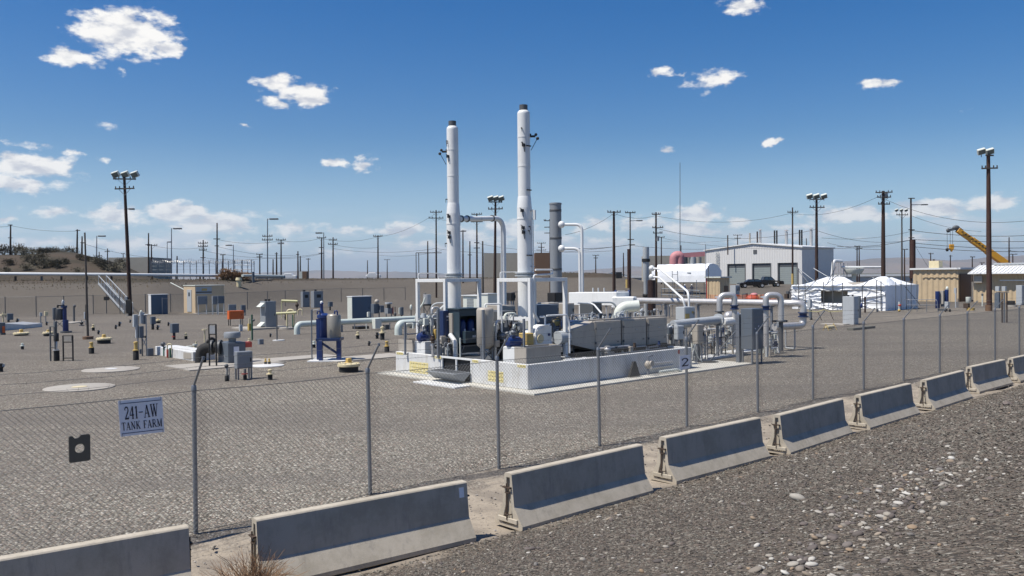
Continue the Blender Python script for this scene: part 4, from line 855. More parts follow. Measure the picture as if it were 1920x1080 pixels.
m = MB(); m.tube([(p.x + .3, p.y + .1, .3), (p.x + 1.6, p.y + .1, .3)], .05, 8); m.tube([(p.x + .3, p.y + .1, .45), (p.x + 1.6, p.y + .1, .45)], .03, 8); t.part('pipe', m, steel)

# tangle of small piping, valves and boxes filling the gaps between the larger units
def tangle(lab, px0, px1, v_, py0, py1, n, seed, cols, zf=ZD, dep=.7):
    r_ = random.Random(seed); a = HV(px0, (py0 + py1) / 2, v_); b = HV(px1, (py0 + py1) / 2, v_); zt, zb = HV(px0, py0, v_).z, max(zf, HV(px0, py1, v_).z); t = T('piping_assembly', lab, 'piping', (a.x, v_, zf))
    for i in range(n):
        x, x2 = r_.uniform(a.x, b.x), r_.uniform(a.x, b.x); y = v_ + r_.uniform(0, dep); z = zb + (zt - zb) * r_.uniform(.25, 1); r = r_.choice((.018, .025, .025, .035, .05)); m = MB(); m.tube(bend([(x, y, zf), (x, y, z), (x2, y + .02, z), (x2, y + .02, z - r_.uniform(.1, .4) if r_.random() < .6 else zf)], r * 3.5, 4), r, 7); t.part('pipe', m, r_.choice(cols))
        if i % 2 == 0:
            zz = zb + (z - zb) * r_.uniform(.3, .8); m = MB(); m.lathe([(r * 2.2, 0), (r * 2.2, .03), (r * 1.5, .04), (r * 2.6, .1), (r * 2.6, .16), (r * 1.5, .22), (r * 2.2, .23), (r * 2.2, .26)], (x, y, zz), 10); t.part('valve', m, r_.choice((dgrey, galv, steel, dblue, rebar)))
        if i % 3 == 0: m = MB(); s_ = r_.uniform(.1, .22); m.box((x2, y - .05, zb + (zt - zb) * r_.uniform(.2, .8)), (s_, .12, s_ * 1.3)); t.part('instrument_box', m, r_.choice((mgrey, lgrey, slate, taupe, offwhite)), .008)
        if i % 5 == 0: m = MB(); m.lathe([(.06, -.02), (.065, 0), (.06, .02)], (x, y - .06, z - .12), 14, 'y'); t.part('gauge', m, offwhite)
    return t
dk = (dgrey, galv, black, slate, steel); lt = (white, offwhite, lgrey, steel, galv)
tangle('tangle of pipes and valves between the left blower and the dark filter rack', 822, 862, 24.2, 630, 668, 11, 1, lt)
tangle('dim pipes and boxes between the grey round-topped tank and the right frame', 930, 960, 21.9, 600, 665, 10, 2, dk)
tangle('pipes and gauges hanging inside the right frame below the stack', 962, 1003, 21.6, 588, 650, 13, 3, lt)
tangle('dense dark pipework between the pump housing and the first filter housing', 1036, 1084, 21.3, 596, 668, 15, 4, dk)
tangle('pipes and instruments on top of the second filter train', 1080, 1150, 23.4, 588, 640, 14, 5, dk + lt)
tangle('small valves and tubing at the right end of the filter housings', 1250, 1275, 20.9, 598, 655, 10, 6, lt)
tangle('low pipework at the foot of the panelled filter housings', 1120, 1240, 20.25, 655, 672, 9, 7, dk, dep=.3)
tangle('small pipes and valves inside the left frame beside the stack base', 800, 830, 25.6, 575, 640, 11, 8, lt)
tangle('pipework behind the hanging cables, left of the strut brace', 1290, 1330, 21.2, 612, 670, 12, 9, dk + lt, 0., 1.)
tangle('pipework below the capsule silencers', 1335, 1382, 21.6, 612, 668, 14, 10, dk + lt, 0., 1.)
tangle('pipework behind the large cabinet on legs, under the right U pipe', 1436, 1470, 20.6, 596, 664, 12, 11, lt, 0., .8)
tangle('thin pipes rising behind the white duct, right of the grey stack', 1096, 1200, 38., 548, 590, 12, 12, lt, 0., 2.)
tangle('row of small stations behind the long header pipe', 1180, 1330, 44., 560, 590, 14, 13, dk, 0., 3.)

# ------------------------------------------------------------------ behind the skid
Yk = 46.; p = uv(P(1043, 560, Yk)); t = T('grey_exhaust_stack', 'plain dark grey cylindrical stack with rust bands right of the white stacks', 'stack', (p.x, p.y, 0)); r = 11 / FPX * Yk; zt = P(1043, 379, Yk).z
m = MB(); m.lathe([(r, 0), (r, zt - .15), (r + .02, zt - .14), (r + .02, zt - .05), (r - .02, zt - .04), (r - .02, zt - .3)], (p.x, p.y, 0), 28); t.part('shaft', m, mgrey)
for py in (397, 449, 507): z = P(1043, py, Yk).z; m = MB(); m.lathe([(r + .004, 0), (r + .012, .01), (r + .012, .12), (r + .004, .13)], (p.x, p.y, z), 28); t.part('band', m, dgrey)
for (py, px2, lab) in ((421, 1091, 'upper white pipe with a ball end leaving the grey stack and dropping down'), (466, 1087, 'lower white pipe with a ball end leaving the grey stack and dropping down')):
    Yq = Yk - .6; a = uv(P(1053, py, Yq)); b = uv(P(px2 + (0 if py < 430 else 0), py, Yq - .2)); t = T('vent_pipe', lab, 'pipe', (b.x, b.y, 1.)); m = MB(); m.tube(bend([a, b, (b.x, b.y, 1.4)], .35, 7), .08, 10); t.part('pipe', m, white); m = MB(); m.sph(a, .19, (1, 1, 1), 14, 10); t.part('ball_end', m, white)
# white ducting and housings
Yd = 43.; t = T('white_duct', 'broad white boxy duct with a big elbow behind the filter housings', 'duct', tuple(uv(P(1080, 590, Yd)))); a, b = uv(P(1078, 560, Yd)), uv(P(1168, 560, Yd - 3)); 
m = MB(); w2 = 12 / FPX * Yd; m.bar(a, b, w2 * 2.6, w2 * 2.0); t.part('duct', m, white, .03)
m = MB(); c = uv(P(1170, 570, Yd - 3.2)); m.bar(uv(P(1150, 567, Yd - 3)), uv(P(1192, 567, Yd - 3.4)), .6, .55); t.part('end_box', m, white, .05)
m = MB(); m.tube(bend([uv(P(1198, 573, Yd - 5)), uv(P(1165, 576, Yd - 5)), uv(P(1156, 600, Yd - 5)), uv(P(1156, 615, Yd - 5))], .5, 7), .25, 16); t.part('elbow', m, offwhite)
for px in (1112, 1122, 1133): q = uv(P(px, 550, Yd)); m = MB(); m.tube([q - Vector((0, 0, .4)), q + Vector((0, 0, .28))], .035, 8); t.part('vent_pipe', m, white)
m = MB(); m.bar(uv(P(1080, 551, Yd + 1)), uv(P(1150, 551, Yd + 1)), .3, .2); t.part('upper_duct', m, white)
for px in (1151, 1176): q = uv(P(px, 549, Yd)); m = MB(); m.prism([(q.x - .15, q.z - .15), (q.x + .22, q.z - .18), (q.x + .16, q.z + .14)], q.y - .05, q.y + .05); single('blue_guard', 'small blue sheet guard ' + ('left of' if px < 1160 else 'right of') + ' the pole behind the white duct', 'guard', m, blue, tuple(q))
# equipment container with white side
Yc = 52; g_ = uv(P(915, 581, Yc)); zt = P(915, 552, Yc).z; zb = P(915, 581, Yc).z; t = T('equipment_container', 'cream container with a blue-grey shaded side behind the left stack', 'container', (g_.x, g_.y, 0)); m = MB(); dl = HU(900, 570, g_.x).y - g_.y; dr = HV(934, 570, g_.y).x - g_.x
m.bx(g_.x, g_.x + dr, g_.y, g_.y + dl, .1, zt); t.part('body', m, offwhite, .02); m = MB(); m.bx(g_.x - .05, g_.x + dr + .05, g_.y - .05, g_.y + dl + .05, zt + .001, zt + .06); t.part('roof', m, white)
Yc = 56; g_ = uv(P(899, 577, Yc)); zt = P(899, 555, Yc).z; t = T('air_handler', 'low cream air handler with a louvred panel left of the cream container', 'air handler', (g_.x, g_.y, 0)); dl = HU(868, 570, g_.x).y - g_.y; m = MB(); m.bx(g_.x, g_.x + 1., g_.y, g_.y + dl, .1, zt); t.part('body', m, offwhite, .02)
m = MB(); 
for k in range(6): m.bx(g_.x - .02, g_.x - .001, g_.y + dl * .35, g_.y + dl * .75, zt - .25 - k * .1, zt - .2 - k * .1)
t.part('louvre', m, mgrey)
m = MB(); m.bx(g_.x - .1, g_.x + 1.1, g_.y - .1, g_.y + dl + .1, zt + .001, zt + .05); t.part('roof', m, white)

# ------------------------------------------------------------------ pipework to the right
def Vp(px, py, v): return HV(px, py, v)
vq = 21.6
a, b = Vp(1262, 609, vq), Vp(1347, 600, vq); t = cyu('pale blue-grey horizontal pipe leaving the right end of the skid', 'process_pipe', 'pipe', [a, b], .19, lgrey, flg=[(b, (1, 0, 0))], sup=[Vp(1278, 608, vq), Vp(1345, 601, vq)], n=18)
m = MB(); c = Vp(1366, 603, vq); m.lathe([(.02, -.45), (.14, -.42), (.19, -.3), (.19, .35), (.14, .5), (.05, .55)], c, 18, 'x'); single('silencer', 'white capsule-shaped silencer at the end of the pale pipe', 'silencer', m, white, tuple(c))
m = MB(); c = Vp(1372, 593, vq + .9); m.lathe([(.02, -.5), (.16, -.45), (.24, -.3), (.24, .35), (.16, .5), (.05, .55)], c, 18, 'x'); single('silencer', 'grey capsule-shaped silencer behind the white one', 'silencer', m, steel, tuple(c))
def upipe(lab, Yl, pl, pr, pt, pbl, pbr, r, valve, mat=steel):
    A, B = uv(P(pl, pt, Yl)), uv(P(pr, pt, Yl)); zl, zr = P(pl, pbl, Yl).z, P(pr, pbr, Yl).z; t = T('inverted_u_pipe', lab, 'pipe', (A.x, A.y, 0), group='lagged inverted-U pipes')
    m = MB(); m.tube(bend([(A.x, A.y, zl), A, B, (B.x, B.y, zr)], (B - A).length * .47, 9), r, 18); t.part('pipe', m, mat)
    q = (B if valve > 0 else A); zz = zr if valve > 0 else zl; m = MB(); m.lathe([(r * 1.5, -.2), (r * 1.5, -.15), (r * 1.1, -.14), (r * 1.1, -.05), (r * 1.5, -.04), (r * 1.5, -.001)], (q.x, q.y, zz), 18); t.part('valve', m, dblue)
    m = MB(); m.cyl((q.x, q.y, zz - .201), (q.x, q.y, .5), r * .9, n=16); t.part('lower_leg', m, mat)
    q2 = (A if valve > 0 else B); z2 = zl if valve > 0 else zr; m = MB(); m.lathe([(r * 1.6, -.06), (r * 1.6, 0)], (q2.x, q2.y, z2), 18); m.cyl((q2.x, q2.y, z2 - .06), (q2.x, q2.y, .3), r * .7); t.part('flanged_foot', m, dgrey)
    mid = (A + B) / 2; m = MB(); m.bx(mid.x - .05, mid.x + .05, mid.y + .3, mid.y + .4, 0, A.z - .05); m.box((mid.x, mid.y + .3, A.z - .1), (.3, .5, .06)); t.part('support_column', m, lgrey)
upipe('left lagged inverted-U pipe with a blue valve under its right leg', 38.5, 1349, 1377, 553, 583, 572, .135, 1)
upipe('right lagged inverted-U pipe with a blue valve under its left leg', 37.5, 1436, 1464, 553, 573, 601, .135, -1)
# long header running away behind
uh = HV(1492, 570, 21.2).x
zh = 2.25; hA, hB = HU(1492, 570, uh), HU(1168, 562, uh); hA.z = hB.z = (hA.z + hB.z) / 2
el_ = [hB, hA, (hA.x + .1, hA.y - .75, hA.z - .05), (hA.x + .1, hA.y - .8, 1.2), (hA.x, hA.y - .7, .95), (hA.x - .5, hA.y + .1, .93), (hA.x - 2.8, hA.y + .1, .93)]
v0h = uv(P(1506, 590, xy(hA).y)); v1h = uv(P(1506, 610, xy(hA).y)); v2h = uv(P(1452, 613, xy(hA).y - 1.2))
pts = [hB, hA + Vector((0, .3, 0)), (v0h.x, v0h.y, hA.z), (v0h.x, v0h.y, v0h.z), (v1h.x, v1h.y, v1h.z), (v2h.x, v2h.y, v2h.z)]
t = T('header_pipe', 'long shiny header pipe crossing behind the equipment and turning down at its right end', 'pipe', (hA.x, hA.y, 0)); m = MB(); m.tube(bend(pts, .42, 8), .17, 18); t.part('pipe', m, steel)
m = MB(); m.lathe([(.25, -.12), (.25, -.07), (.18, -.06), (.18, .06), (.25, .07), (.25, .12)], (v0h.x, v0h.y, v0h.z), 18); t.part('valve', m, dblue)
for k in range(5): q = hB.lerp(hA, (k + .4) / 5); m = MB(); m.bx(q.x - .05, q.x + .05, q.y - .05, q.y + .05, 0, q.z - .19); m.box((q.x, q.y, q.z - .18), (.4, .16, .05)); t.part('support', m, galv)
for q in (v2h.lerp(v1h, .15), v2h.lerp(v1h, .7)): m = MB(); m.tube(bend([(q.x, q.y, q.z - .15), (q.x, q.y, .05), (q.x + .01, q.y + .5, .05), (q.x + .01, q.y + .5, q.z - .2)], .08), .04, 8); t.part('support_hoop', m, lgrey)
m = MB(); m.bar(v2h + Vector((-.1, -.0, .28)), v2h + Vector((1.1, -.0, .24)), .14, .1); t.part('insulation_cover', m, black)
# cabinet on legs and neighbours
b_ = GU(1411, 684); Y_ = xy(b_).y; cab('control_cabinet', 'large blue-grey control cabinet on four legs, nearest the fence on the right', 1411, 0, 579, .55, .85, P(1411, 656, Y_).z, slate, base=b_, zfloor=0, plates=((.2, .5, .06, .04, signw), (.5, .55, .05, .05, signw)))
tl = [q for q in COL.objects if q.name.startswith('control_cabinet') and q.parent is None][-1]
b_ = GU(1392, 676); cab('instrument_box', 'narrow pale grey box on a dark post left of the large cabinet on legs', 1390, 0, 588, .12, .2, P(1390, 620, xy(b_).y).z, lgrey, base=b_, zfloor=0)
p, zt = post('grey strut post with a long diagonal brace left of the large cabinet on legs', 1385, 682, 589, .09, zb=0.)
q = G(1330, 679); m = MB(); q = uv(q); m.tube([(p.x, p.y, P(1385, 615, xy(p).y).z), (q.x, q.y, .02)], .03, 8); pr_ = [o for o in COL.objects if o.name.startswith('pipe_post')][-1]; m.build('brace', galv, pr_, (p.x, p.y, 0))
m = MB(); m.lathe([(.02, 0), (.4, .02), (.5, 0.03), (.52, .06), (.3, .09)], GU(1325, 681), 14); single('rubber_mat', 'dark round rubber mat at the foot of the diagonal brace', 'mat', m, rubber, tuple(GU(1325, 681)))
m = MB(); q = GU(1386, 684); m.bx(q.x - .3, q.x + .35, q.y - .25, q.y + .25, -.05, .05); single('footing', 'small pale concrete footing under the grey strut post', 'footing', m, concw, tuple(q), bevel=.01)
b_ = GU(1290, 672) + Vector((.3, 1.6, 0)); b_ = HV(1284, 650, 22.9); b_.z = 0
t_, g_, zz = cab('junction_cabinet', 'wide pale grey cabinet with yellow warning stickers above the pale pipe', 1284, 0, 576, .5, .8, P(1284, 600, xy(b_).y).z, lgrey, base=b_, zfloor=0)
m = MB(); m.bx(g_.x + .02, g_.x + .34, g_.y - .03, g_.y - .019, zz - .52, zz - .30); t_.part('warning_sticker', m, yellow); m = MB(); m.cyl((g_.x + .58, g_.y - .02, zz - .25), (g_.x + .58, g_.y - .035, zz - .25), .06); t_.part('warning_sticker', m, yellow)
b_ = HV(1271, 650, 20.6); b_.z = 0; cab('junction_box', 'small pale box at the right end of the panelled filter housings', 1271, 0, 611, .2, .42, P(1271, 637, xy(b_).y).z, lgrey, base=b_, zfloor=0, legs=True)
b_ = HV(1308, 650, 20.9); b_.z = 0; cab('junction_box', 'brown-grey box with hanging cables right of the number board', 1306, 0, 609, .3, .45, P(1306, 645, xy(b_).y).z, taupe, base=b_, zfloor=0)
for k, (pa, pb, pc) in enumerate(((1300, 1308, 1330), (1304, 1296, 1322), (1312, 1318, 1300))):
    vv_ = 20.6 + k * .15; single('cable', 'pale cable hanging to the ground, %s of the three by the number board' % ('first', 'second', 'third')[k], 'cable', MB().tube(bend([HV(pa, 645, vv_), HV(pb, 672, vv_), HV(pc, 690, vv_ - .2)], .4, 6), .025, 6), lgrey if k else offwhite, tuple(HV(pc, 690, vv_)))
# clutter of valves and pipes under the header
r_ = random.Random(9)
for i, (px, py, kind) in enumerate(((1322, 664, 0), (1334, 660, 1), (1350, 668, 0), (1362, 656, 1), (1374, 664, 0), (1342, 650, 1), (1368, 646, 0), (1444, 668, 1), (1452, 660, 0), (1330, 644, 0), (1318, 640, 1), (1356, 640, 0), (1298, 660, 1), (1440, 655, 0))):
    g_ = GU(px, py); h_ = r_.uniform(.6, 1.25); lab = 'small valve assembly under the header pipes, %s' % ('with dark wheel, left of the strut brace', 'pale, below the capsule silencers', 'with two dark flanges, behind the brace', 'pale, left of the strut post', 'dark, beside the strut post', 'behind the brace, half hidden', 'below the left U pipe', 'dark, right of the cabinet on legs', 'pale, under the right U pipe', 'small, behind the hanging cables', 'behind the brown-grey box', 'deep behind the brace', 'beside the number board post', 'behind the cabinet on legs')[i]
    t = T('valve_assembly', lab, 'valve', (g_.x, g_.y, 0), group='valves under the header pipes', local=True)
    m = MB(); m.cyl((0, 0, 0), (0, 0, h_), .05, n=10); t.part('riser', m, (offwhite, taupe, steel)[i % 3])
    m = MB(); m.lathe([(.1, 0), (.1, .04), (.06, .05), (.09, .12), (.09, .2), (.06, .27), (.1, .28), (.1, .32)], (0, 0, h_ * .45), 12); t.part('valve_body', m, (dgrey, lgrey, dblue)[i % 3])
    m = MB(); m.lathe([(.12, 0), (.14, .015), (.12, .03)], (0, 0, h_ + .05), 14) if kind else m.box((0, 0, h_ + .1), (.2, .14, .2)); t.part('hand_wheel' if kind else 'actuator', m, black if kind else (lgrey, dgrey)[i % 2])
    m = MB(); m.tube([(0, 0, h_ * .3), (r_.uniform(.5, 1.2), r_.uniform(-.3, .3), h_ * .3)], .045, 8); t.part('branch_pipe', m, steel)
for k, (px, py) in enumerate(((1345, 672), (1395, 662))):
    g_ = GU(px, py); m = MB(); m.bx(g_.x - .6, g_.x + 1.5, g_.y - .1, g_.y + .9, -.05, .07); single('concrete_pad', ('small pale pad under the strut post pipework', 'small pale pad behind the cabinet on legs')[k], 'pad', m, concw, tuple(g_), bevel=.01)
# brown lagged cylinder with grey pipe and ball-ended tubes
Yb = 50.; p = uv(P(1222, 585, Yb)); z1 = P(1222, 525, Yb).z; m = MB(); m.lathe([(7.5 / FPX * Yb, 0), (7.5 / FPX * Yb, z1)], (p.x, p.y, 0), 22); single('lagged_cylinder', 'dark brown upright lagged cylinder in front of the white tarpaulin shelter', 'cylinder', m, brown, (p.x, p.y, 0))
Yb = 51.; p = uv(P(1212, 585, Yb)); z1 = P(1212, 463, Yb).z; r = 6 / FPX * Yb; t = T('grey_exhaust_stack', 'slender pale grey stack with a black ring beside the dark brown cylinder', 'stack', (p.x, p.y, 0)); m = MB(); m.lathe([(r * .8, 0), (r * .8, P(0, 530, Yb).z if False else 3.4), (r, 3.5), (r, z1)], (p.x, p.y, 0), 20); t.part('shaft', m, lgrey); m = MB(); m.lathe([(r + .01, -.1), (r + .06, -.08), (r + .06, .08), (r + .01, .1)], (p.x, p.y, P(1212, 488, Yb).z), 20); t.part('ring', m, black); m = MB(); m.lathe([(r + .01, -.1), (r + .03, -.08), (r + .03, .08), (r + .01, .1)], (p.x, p.y, P(1212, 554, Yb).z), 20); t.part('ring', m, black)
for k, (py, bx_, by_) in enumerate(((503, 1291, 548), (519, 1280, 560))):
    a, b, c = uv(P(1222, py, 48.5)), uv(P(1236, py + 1, 48)), uv(P(bx_, by_, 41)); c2 = uv(P(bx_ + (1 if k == 0 else 5), 577, 41)); c = uv(P(bx_, by_, 41)); t = T('vent_pipe', ('upper', 'lower')[k] + ' white tube with a ball end sloping down from the slender grey stack', 'pipe', tuple(c2)); m = MB(); m.tube(bend([a, b, c, c2], .6, 5), .055, 10); t.part('pipe', m, white); m = MB(); m.sph(a, .17, (1, 1, 1), 12, 8); t.part('ball_end', m, white)
# ------------------------------------------------------------------ general box placed from what is seen
def cab2(name, lab, cat, pl, pn, pr, pt, pb, pg=None, mat=slate, base=None, legm=None, group=None, roof=None, doorm=None, frame_z=None, bevel=.012, door=True, dmin=.12):
    """pl / pn / pr: columns of the far-left, near and right edges; pt, pb: top and bottom of the box at the near edge; pg: where its feet stand"""
    g_ = base if base is not None else uv(bring(pn, pg or pb)); u0, v0 = g_.x, g_.y; Y = xy(g_).y; z0, zt = (P(pn, pb, Y).z, P(pn, pt, Y).z); zf = g_.z
    dl = max(dmin, HU(pl, pb, u0).y - v0) if pl < pn else dmin; dr = max(dmin, HV(pr, pb, v0).x - u0)
    if not pg: z0 = zf
    t = T(name, lab, cat, (u0, v0, zf), group=group); m = MB(); m.bx(u0, u0 + dr, v0, v0 + dl, z0, zt); t.part('body', m, mat, bevel)
    if door:
        m = MB(); m.bx(u0 + .04 * dr, u0 + dr * .96, v0 - .02, v0 - .001, z0 + .05 * (zt - z0), zt - .05 * (zt - z0)); d_ = t.part('door', m, doorm or mat, .005); m = MB(); m.box((u0 + dr * .85, v0 - .035, (z0 + zt) / 2), (.03, .03, .14)); m.build('handle', black, d_, t.base)
    if z0 - zf > .12:
        for a_, b_ in ((.08, .08), (.92, .08), (.08, .92), (.92, .92)): m = MB(); m.box((u0 + dr * a_, v0 + dl * b_, (zf - .05 + z0) / 2), (.05, .05, z0 - zf + .048)); t.part('leg', m, legm or galv)
    if roof: m = MB(); m.bx(u0 - .06, u0 + dr + .06, v0 - .06, v0 + dl + .06, zt + .001, zt + .07); t.part('roof', m, roof, .01)
    t.u0, t.v0, t.dl, t.dr, t.z0, t.zt, t.Y = u0, v0, dl, dr, z0, zt, Y
    return t
def corr(m, x0, x1, y, z0, z1, pitch, amp, axis='x'):   # corrugated sheet
    n = int(abs(x1 - x0) / pitch) * 4; pr = [0, 0, 1, 1]; vs = []
    for i in range(n + 1):
        x = x0 + (x1 - x0) * i / n; d = -amp * pr[i % 4]
        for z in (z0, z1): vs.append((x, y + d, z) if axis == 'x' else (y + d, x, z))
    m.add(vs, [(2 * i, 2 * i + 2, 2 * i + 3, 2 * i + 1) for i in range(n)])
# ------------------------------------------------------------------ big workshop building
D = 188.; g_ = uv(P(1504, 540, D)); g_.z = zter(*xy(g_)[:2]) - .3; u0, v0 = g_.x, g_.y; vl = HU(1322, 500, u0).y; ur = HV(1563, 500, v0).x; ze = P(1504, 464, D).z; vm = HU(1412, 460, u0).y; zm = HU(1412, 457.5, u0).z; zl = HU(1322, 470, u0).z
zl = ze
t = T('workshop_building', 'large pale metal workshop with three roller doors and a low gabled front', 'building', (u0, v0, g_.z))
m = MB(); n_ = 40
doors = [(1364.5, 1397.5), (1411, 1445.5), (1459, 1495)]; zd = HU(1459, 493, u0).z
dv = sorted([tuple(sorted((HU(a, 500, u0).y, HU(b, 500, u0).y))) for a, b in doors])
def roofz(v): return ze + (zm - ze) * (1 - abs(v - vm) / (vm - v0 if v < vm else vl - vm)) if True else 0
def wallpiece(ya, yb, z0):
    k = max(1, int((yb - ya) / .6)); vs = []
    for i in range(k * 4 + 1): y = ya + (yb - ya) * i / (k * 4); d = -.04 * (0, 0, 1, 1)[i % 4]; vs += [(u0 + d, y, z0), (u0 + d, y, roofz(y))]
    m.add(vs, [(2 * i, 2 * i + 2, 2 * i + 3, 2 * i + 1) for i in range(k * 4)])
prev = v0
for a, b in dv: wallpiece(prev, a, g_.z); wallpiece(a, b, zd); prev = b
wallpiece(prev, vl, g_.z); t.part('front_wall', m, bwall)
m = MB(); corr(m, u0, ur, v0, g_.z, ze, .6, .04); t.part('side_wall', m, bwall)
m = MB(); m.add([(ur, v0, g_.z), (ur, vl, g_.z), (ur, vl, ze), (ur, vm, zm), (ur, v0, ze)], [(0, 1, 2, 3, 4)]); m.add([(u0, vl, g_.z), (ur, vl, g_.z), (ur, vl, ze), (u0, vl, ze)], [(0, 1, 2, 3)]); t.part('rear_wall', m, bwall)
m = MB()
for (ya, za, yb, zb) in ((v0 - .3, ze - .05, vm, zm), (vm, zm, vl + .3, ze - .05)): m.prism([(ya, za + .05), (yb, zb + .05), (yb, zb + .3), (ya, za + .3)], u0 - .35, ur + .3, 'x')
t.part('roof', m, white)
for a, b in dv:
    zt_ = g_.z + (zd - g_.z) * .83; m = MB(); m.bx(u0 + .3, u0 + .36, a, b, g_.z, zt_); d_ = t.part('roller_door', m, door); m = MB()
    for k in range(9): z = g_.z + (zt_ - g_.z) * k / 9; m.bx(u0 + .27, u0 + .299, a, b, z, z + .05)
    m.build('door_rib', door, d_, t.base); m = MB(); m.bx(u0 + .25, u0 + .36, a, b, zt_ + .002, zd); m.build('door_header', dgrey, d_, t.base)
    for y_ in (a, b): m = MB(); m.bx(u0 - .08, u0 + .36, y_ - .12, y_ + .12, g_.z, zd); t.part('door_jamb', m, dgrey)
y_ = HU(1416, 472, u0).y; z_ = HU(1416, 472, u0).z; m = MB(); m.bx(u0 - .12, u0 - .045, y_ - .45, y_ + .45, z_ - .45, z_ + .45); t.part('gable_vent', m, dgrey)
y_ = HU(1346, 480, u0).y; m = MB(); za, zb = HU(1346, 516, u0).z, HU(1346, 472, u0).z
for dy in (-.25, .25): m.tube([(u0 - .25, y_ + dy, za), (u0 - .25, y_ + dy, zb)], .05, 5)
for k in range(12): z = za + (zb - za) * k / 12; m.tube([(u0 - .25, y_ - .25, z), (u0 - .25, y_ + .25, z)], .03, 4)
for k in range(6): z = zb - k * (zb - za) * .12; m.tube([(u0 - .25, y_ - .35, z), (u0 - .8, y_ - .3, z), (u0 - .8, y_ + .3, z), (u0 - .25, y_ + .35, z)], .04, 4)
t.part('caged_ladder', m, lgrey)
y_ = HU(1339, 505, u0).y; z_ = HU(1339, 505, u0).z; m = MB(); m.prism([(y_ - .5, z_ - .4), (y_ + .5, z_ - .4), (y_, z_ + .5)], u0 - .1, u0 - .05, 'x'); t.part('triangle_sign', m, dgrey)
for (px, pt, pb, wpx, mt, cap) in ((1364.6, 441, 463, 2.2, rebar, 0), (1406, 437, 459, 3, taupe, 0), (1420, 434, 459, 2.6, brown, 0), (1425.5, 434, 459, 4.6, steel, 1), (1452.4, 432, 460, 2.8, black, 0), (1456.6, 432, 460, 2.8, black, 0), (1474.5, 435, 461, 5.6, steel, 1), (1499.3, 431, 463, 3, black, 0), (1503.4, 431, 463, 3, black, 0), (1521, 432, 463, 5.6, steel, 1)):
    Yf = D + 12; q = uv(P(px, pb, Yf)); z1 = P(px, pt, Yf).z; r = wpx / 2 / FPX * Yf; m = MB(); m.lathe([(r, 0), (r, z1 - ze + 1.2)], (q.x, q.y, ze - 1.2), 12); f_ = t.part('flue', m, mt)
    if cap: m = MB(); m.lathe([(r * 1.5, .25), (r * 1.5, .32), (r * .3, .6)], (q.x, q.y, z1), 12); m.lathe([(r * .5, 0), (r * .5, .26)], (q.x, q.y, z1), 8); m.build('cap', mt, f_, t.base)
q = uv(P(1563, 489, D - 3)); t = T('overhead_pipe_run', 'white overhead pipe with an elbow and thin frames right of the workshop', 'pipe', (q.x, q.y, 1)); m = MB(); a, b, c = uv(P(1560, 520, D - 3)), uv(P(1563, 489, D - 3)), uv(P(1578, 490, D)); d_ = uv(P(1660, 500, D + 20)); m.tube(bend([a, b + Vector((0, 0, 0)), c], .8), .35, 10); t.part('elbow', m, white)
m = MB(); m.tube([uv(P(1578, 501, D)), uv(P(1652, 501, D))], .25, 8); t.part('pipe', m, white)
for px in (1571, 1576, 1582, 1588): m = MB(); a = uv(P(px, 493, D)); m.tube([a, (a.x, a.y, 1.)], .1, 5); t.part('frame_post', m, lgrey)
q = uv(P(1601, 512, D)); m = MB(); m.lathe([(1.5, 0), (2.1, 1.), (2.1, 1.2)], (q.x, q.y, P(1601, 513, D).z - .2), 18); m.tube([(q.x, q.y, 1), (q.x, q.y, P(1601, 513, D).z)], .5, 8); single('hopper', 'pale tapering tank under the overhead pipe right of the workshop', 'tank', m, offwhite, (q.x, q.y, 1.))
D_ = 250
for (a, b, py, lab) in ((1578, 1720, 515, 'long low white roof in the distance behind the white tents'), (1100, 1220, 518, 'row of low white units far behind the brown cylinder, in front of the hills')):
    q = P(a, py, D_); e = P(b, py, D_); t = T('distant_shed', lab, 'shed', (q.x, q.y, 0), 'xy'); m = MB(); m.bx(q.x, e.x, q.y, q.y + 10, 0, q.z - .6); t.part('wall', m, lgrey); m = MB(); m.bx(q.x - .5, e.x + .5, q.y - .5, q.y + 10.5, q.z - .598, q.z); t.part('roof', m, white)

# ------------------------------------------------------------------ white tarpaulin shelter, shed, red machine
D = 138.; g_ = uv(P(1323, 529, D)); z0 = P(1323, 529, D).z; u0, v0 = g_.x, g_.y; vl = HU(1222, 529, u0).y; zt = P(1323, 494, D).z; t = T('tarpaulin_shelter', 'long bright white tarpaulin shelter with a low pitched top in front of the workshop', 'shelter', (u0, v0, z0))
m = MB(); n_ = 26; prof = [(0, z0), (-.05, z0 + (zt - z0) * .35), (0, z0 + (zt - z0) * .62), (1.2, zt - .05), (2.2, zt), (3.4, zt - .2), (4.6, z0 + (zt - z0) * .6), (4.6, z0)]; r_ = random.Random(2); vs = []
for i in range(n_ + 1):
    y = v0 + (vl - v0) * i / n_
    for (x, z) in prof: sag = .07 * math.sin(i * 1.3) + r_.uniform(-.03, .03); vs.append((u0 + x + sag * .5, y, z + (sag * .6 if z > z0 + .1 else 0) - (1.1 if i == n_ and z > zt - 1 else 0)))
k = len(prof); m.add(vs, [(i * k + j, i * k + j + 1, (i + 1) * k + j + 1, (i + 1) * k + j) for i in range(n_) for j in range(k - 1)] + [tuple(range(k)), tuple(n_ * k + j for j in range(k))[::-1]]); t.part('cover', m, tarp)
m = MB()
for i in range(6): y = v0 + .5 + (vl - v0 - 1) * i / 5; m.tube([(u0 + .3, y, zter(*xy((u0, y))[:2]) - .1), (u0 + .3, y, z0 + .1)], .06, 6)
m.tube([(u0 + .3, v0, z0 - .02), (u0 + .3, vl, z0 - .02)], .07, 6); t.part('frame', m, dgrey)
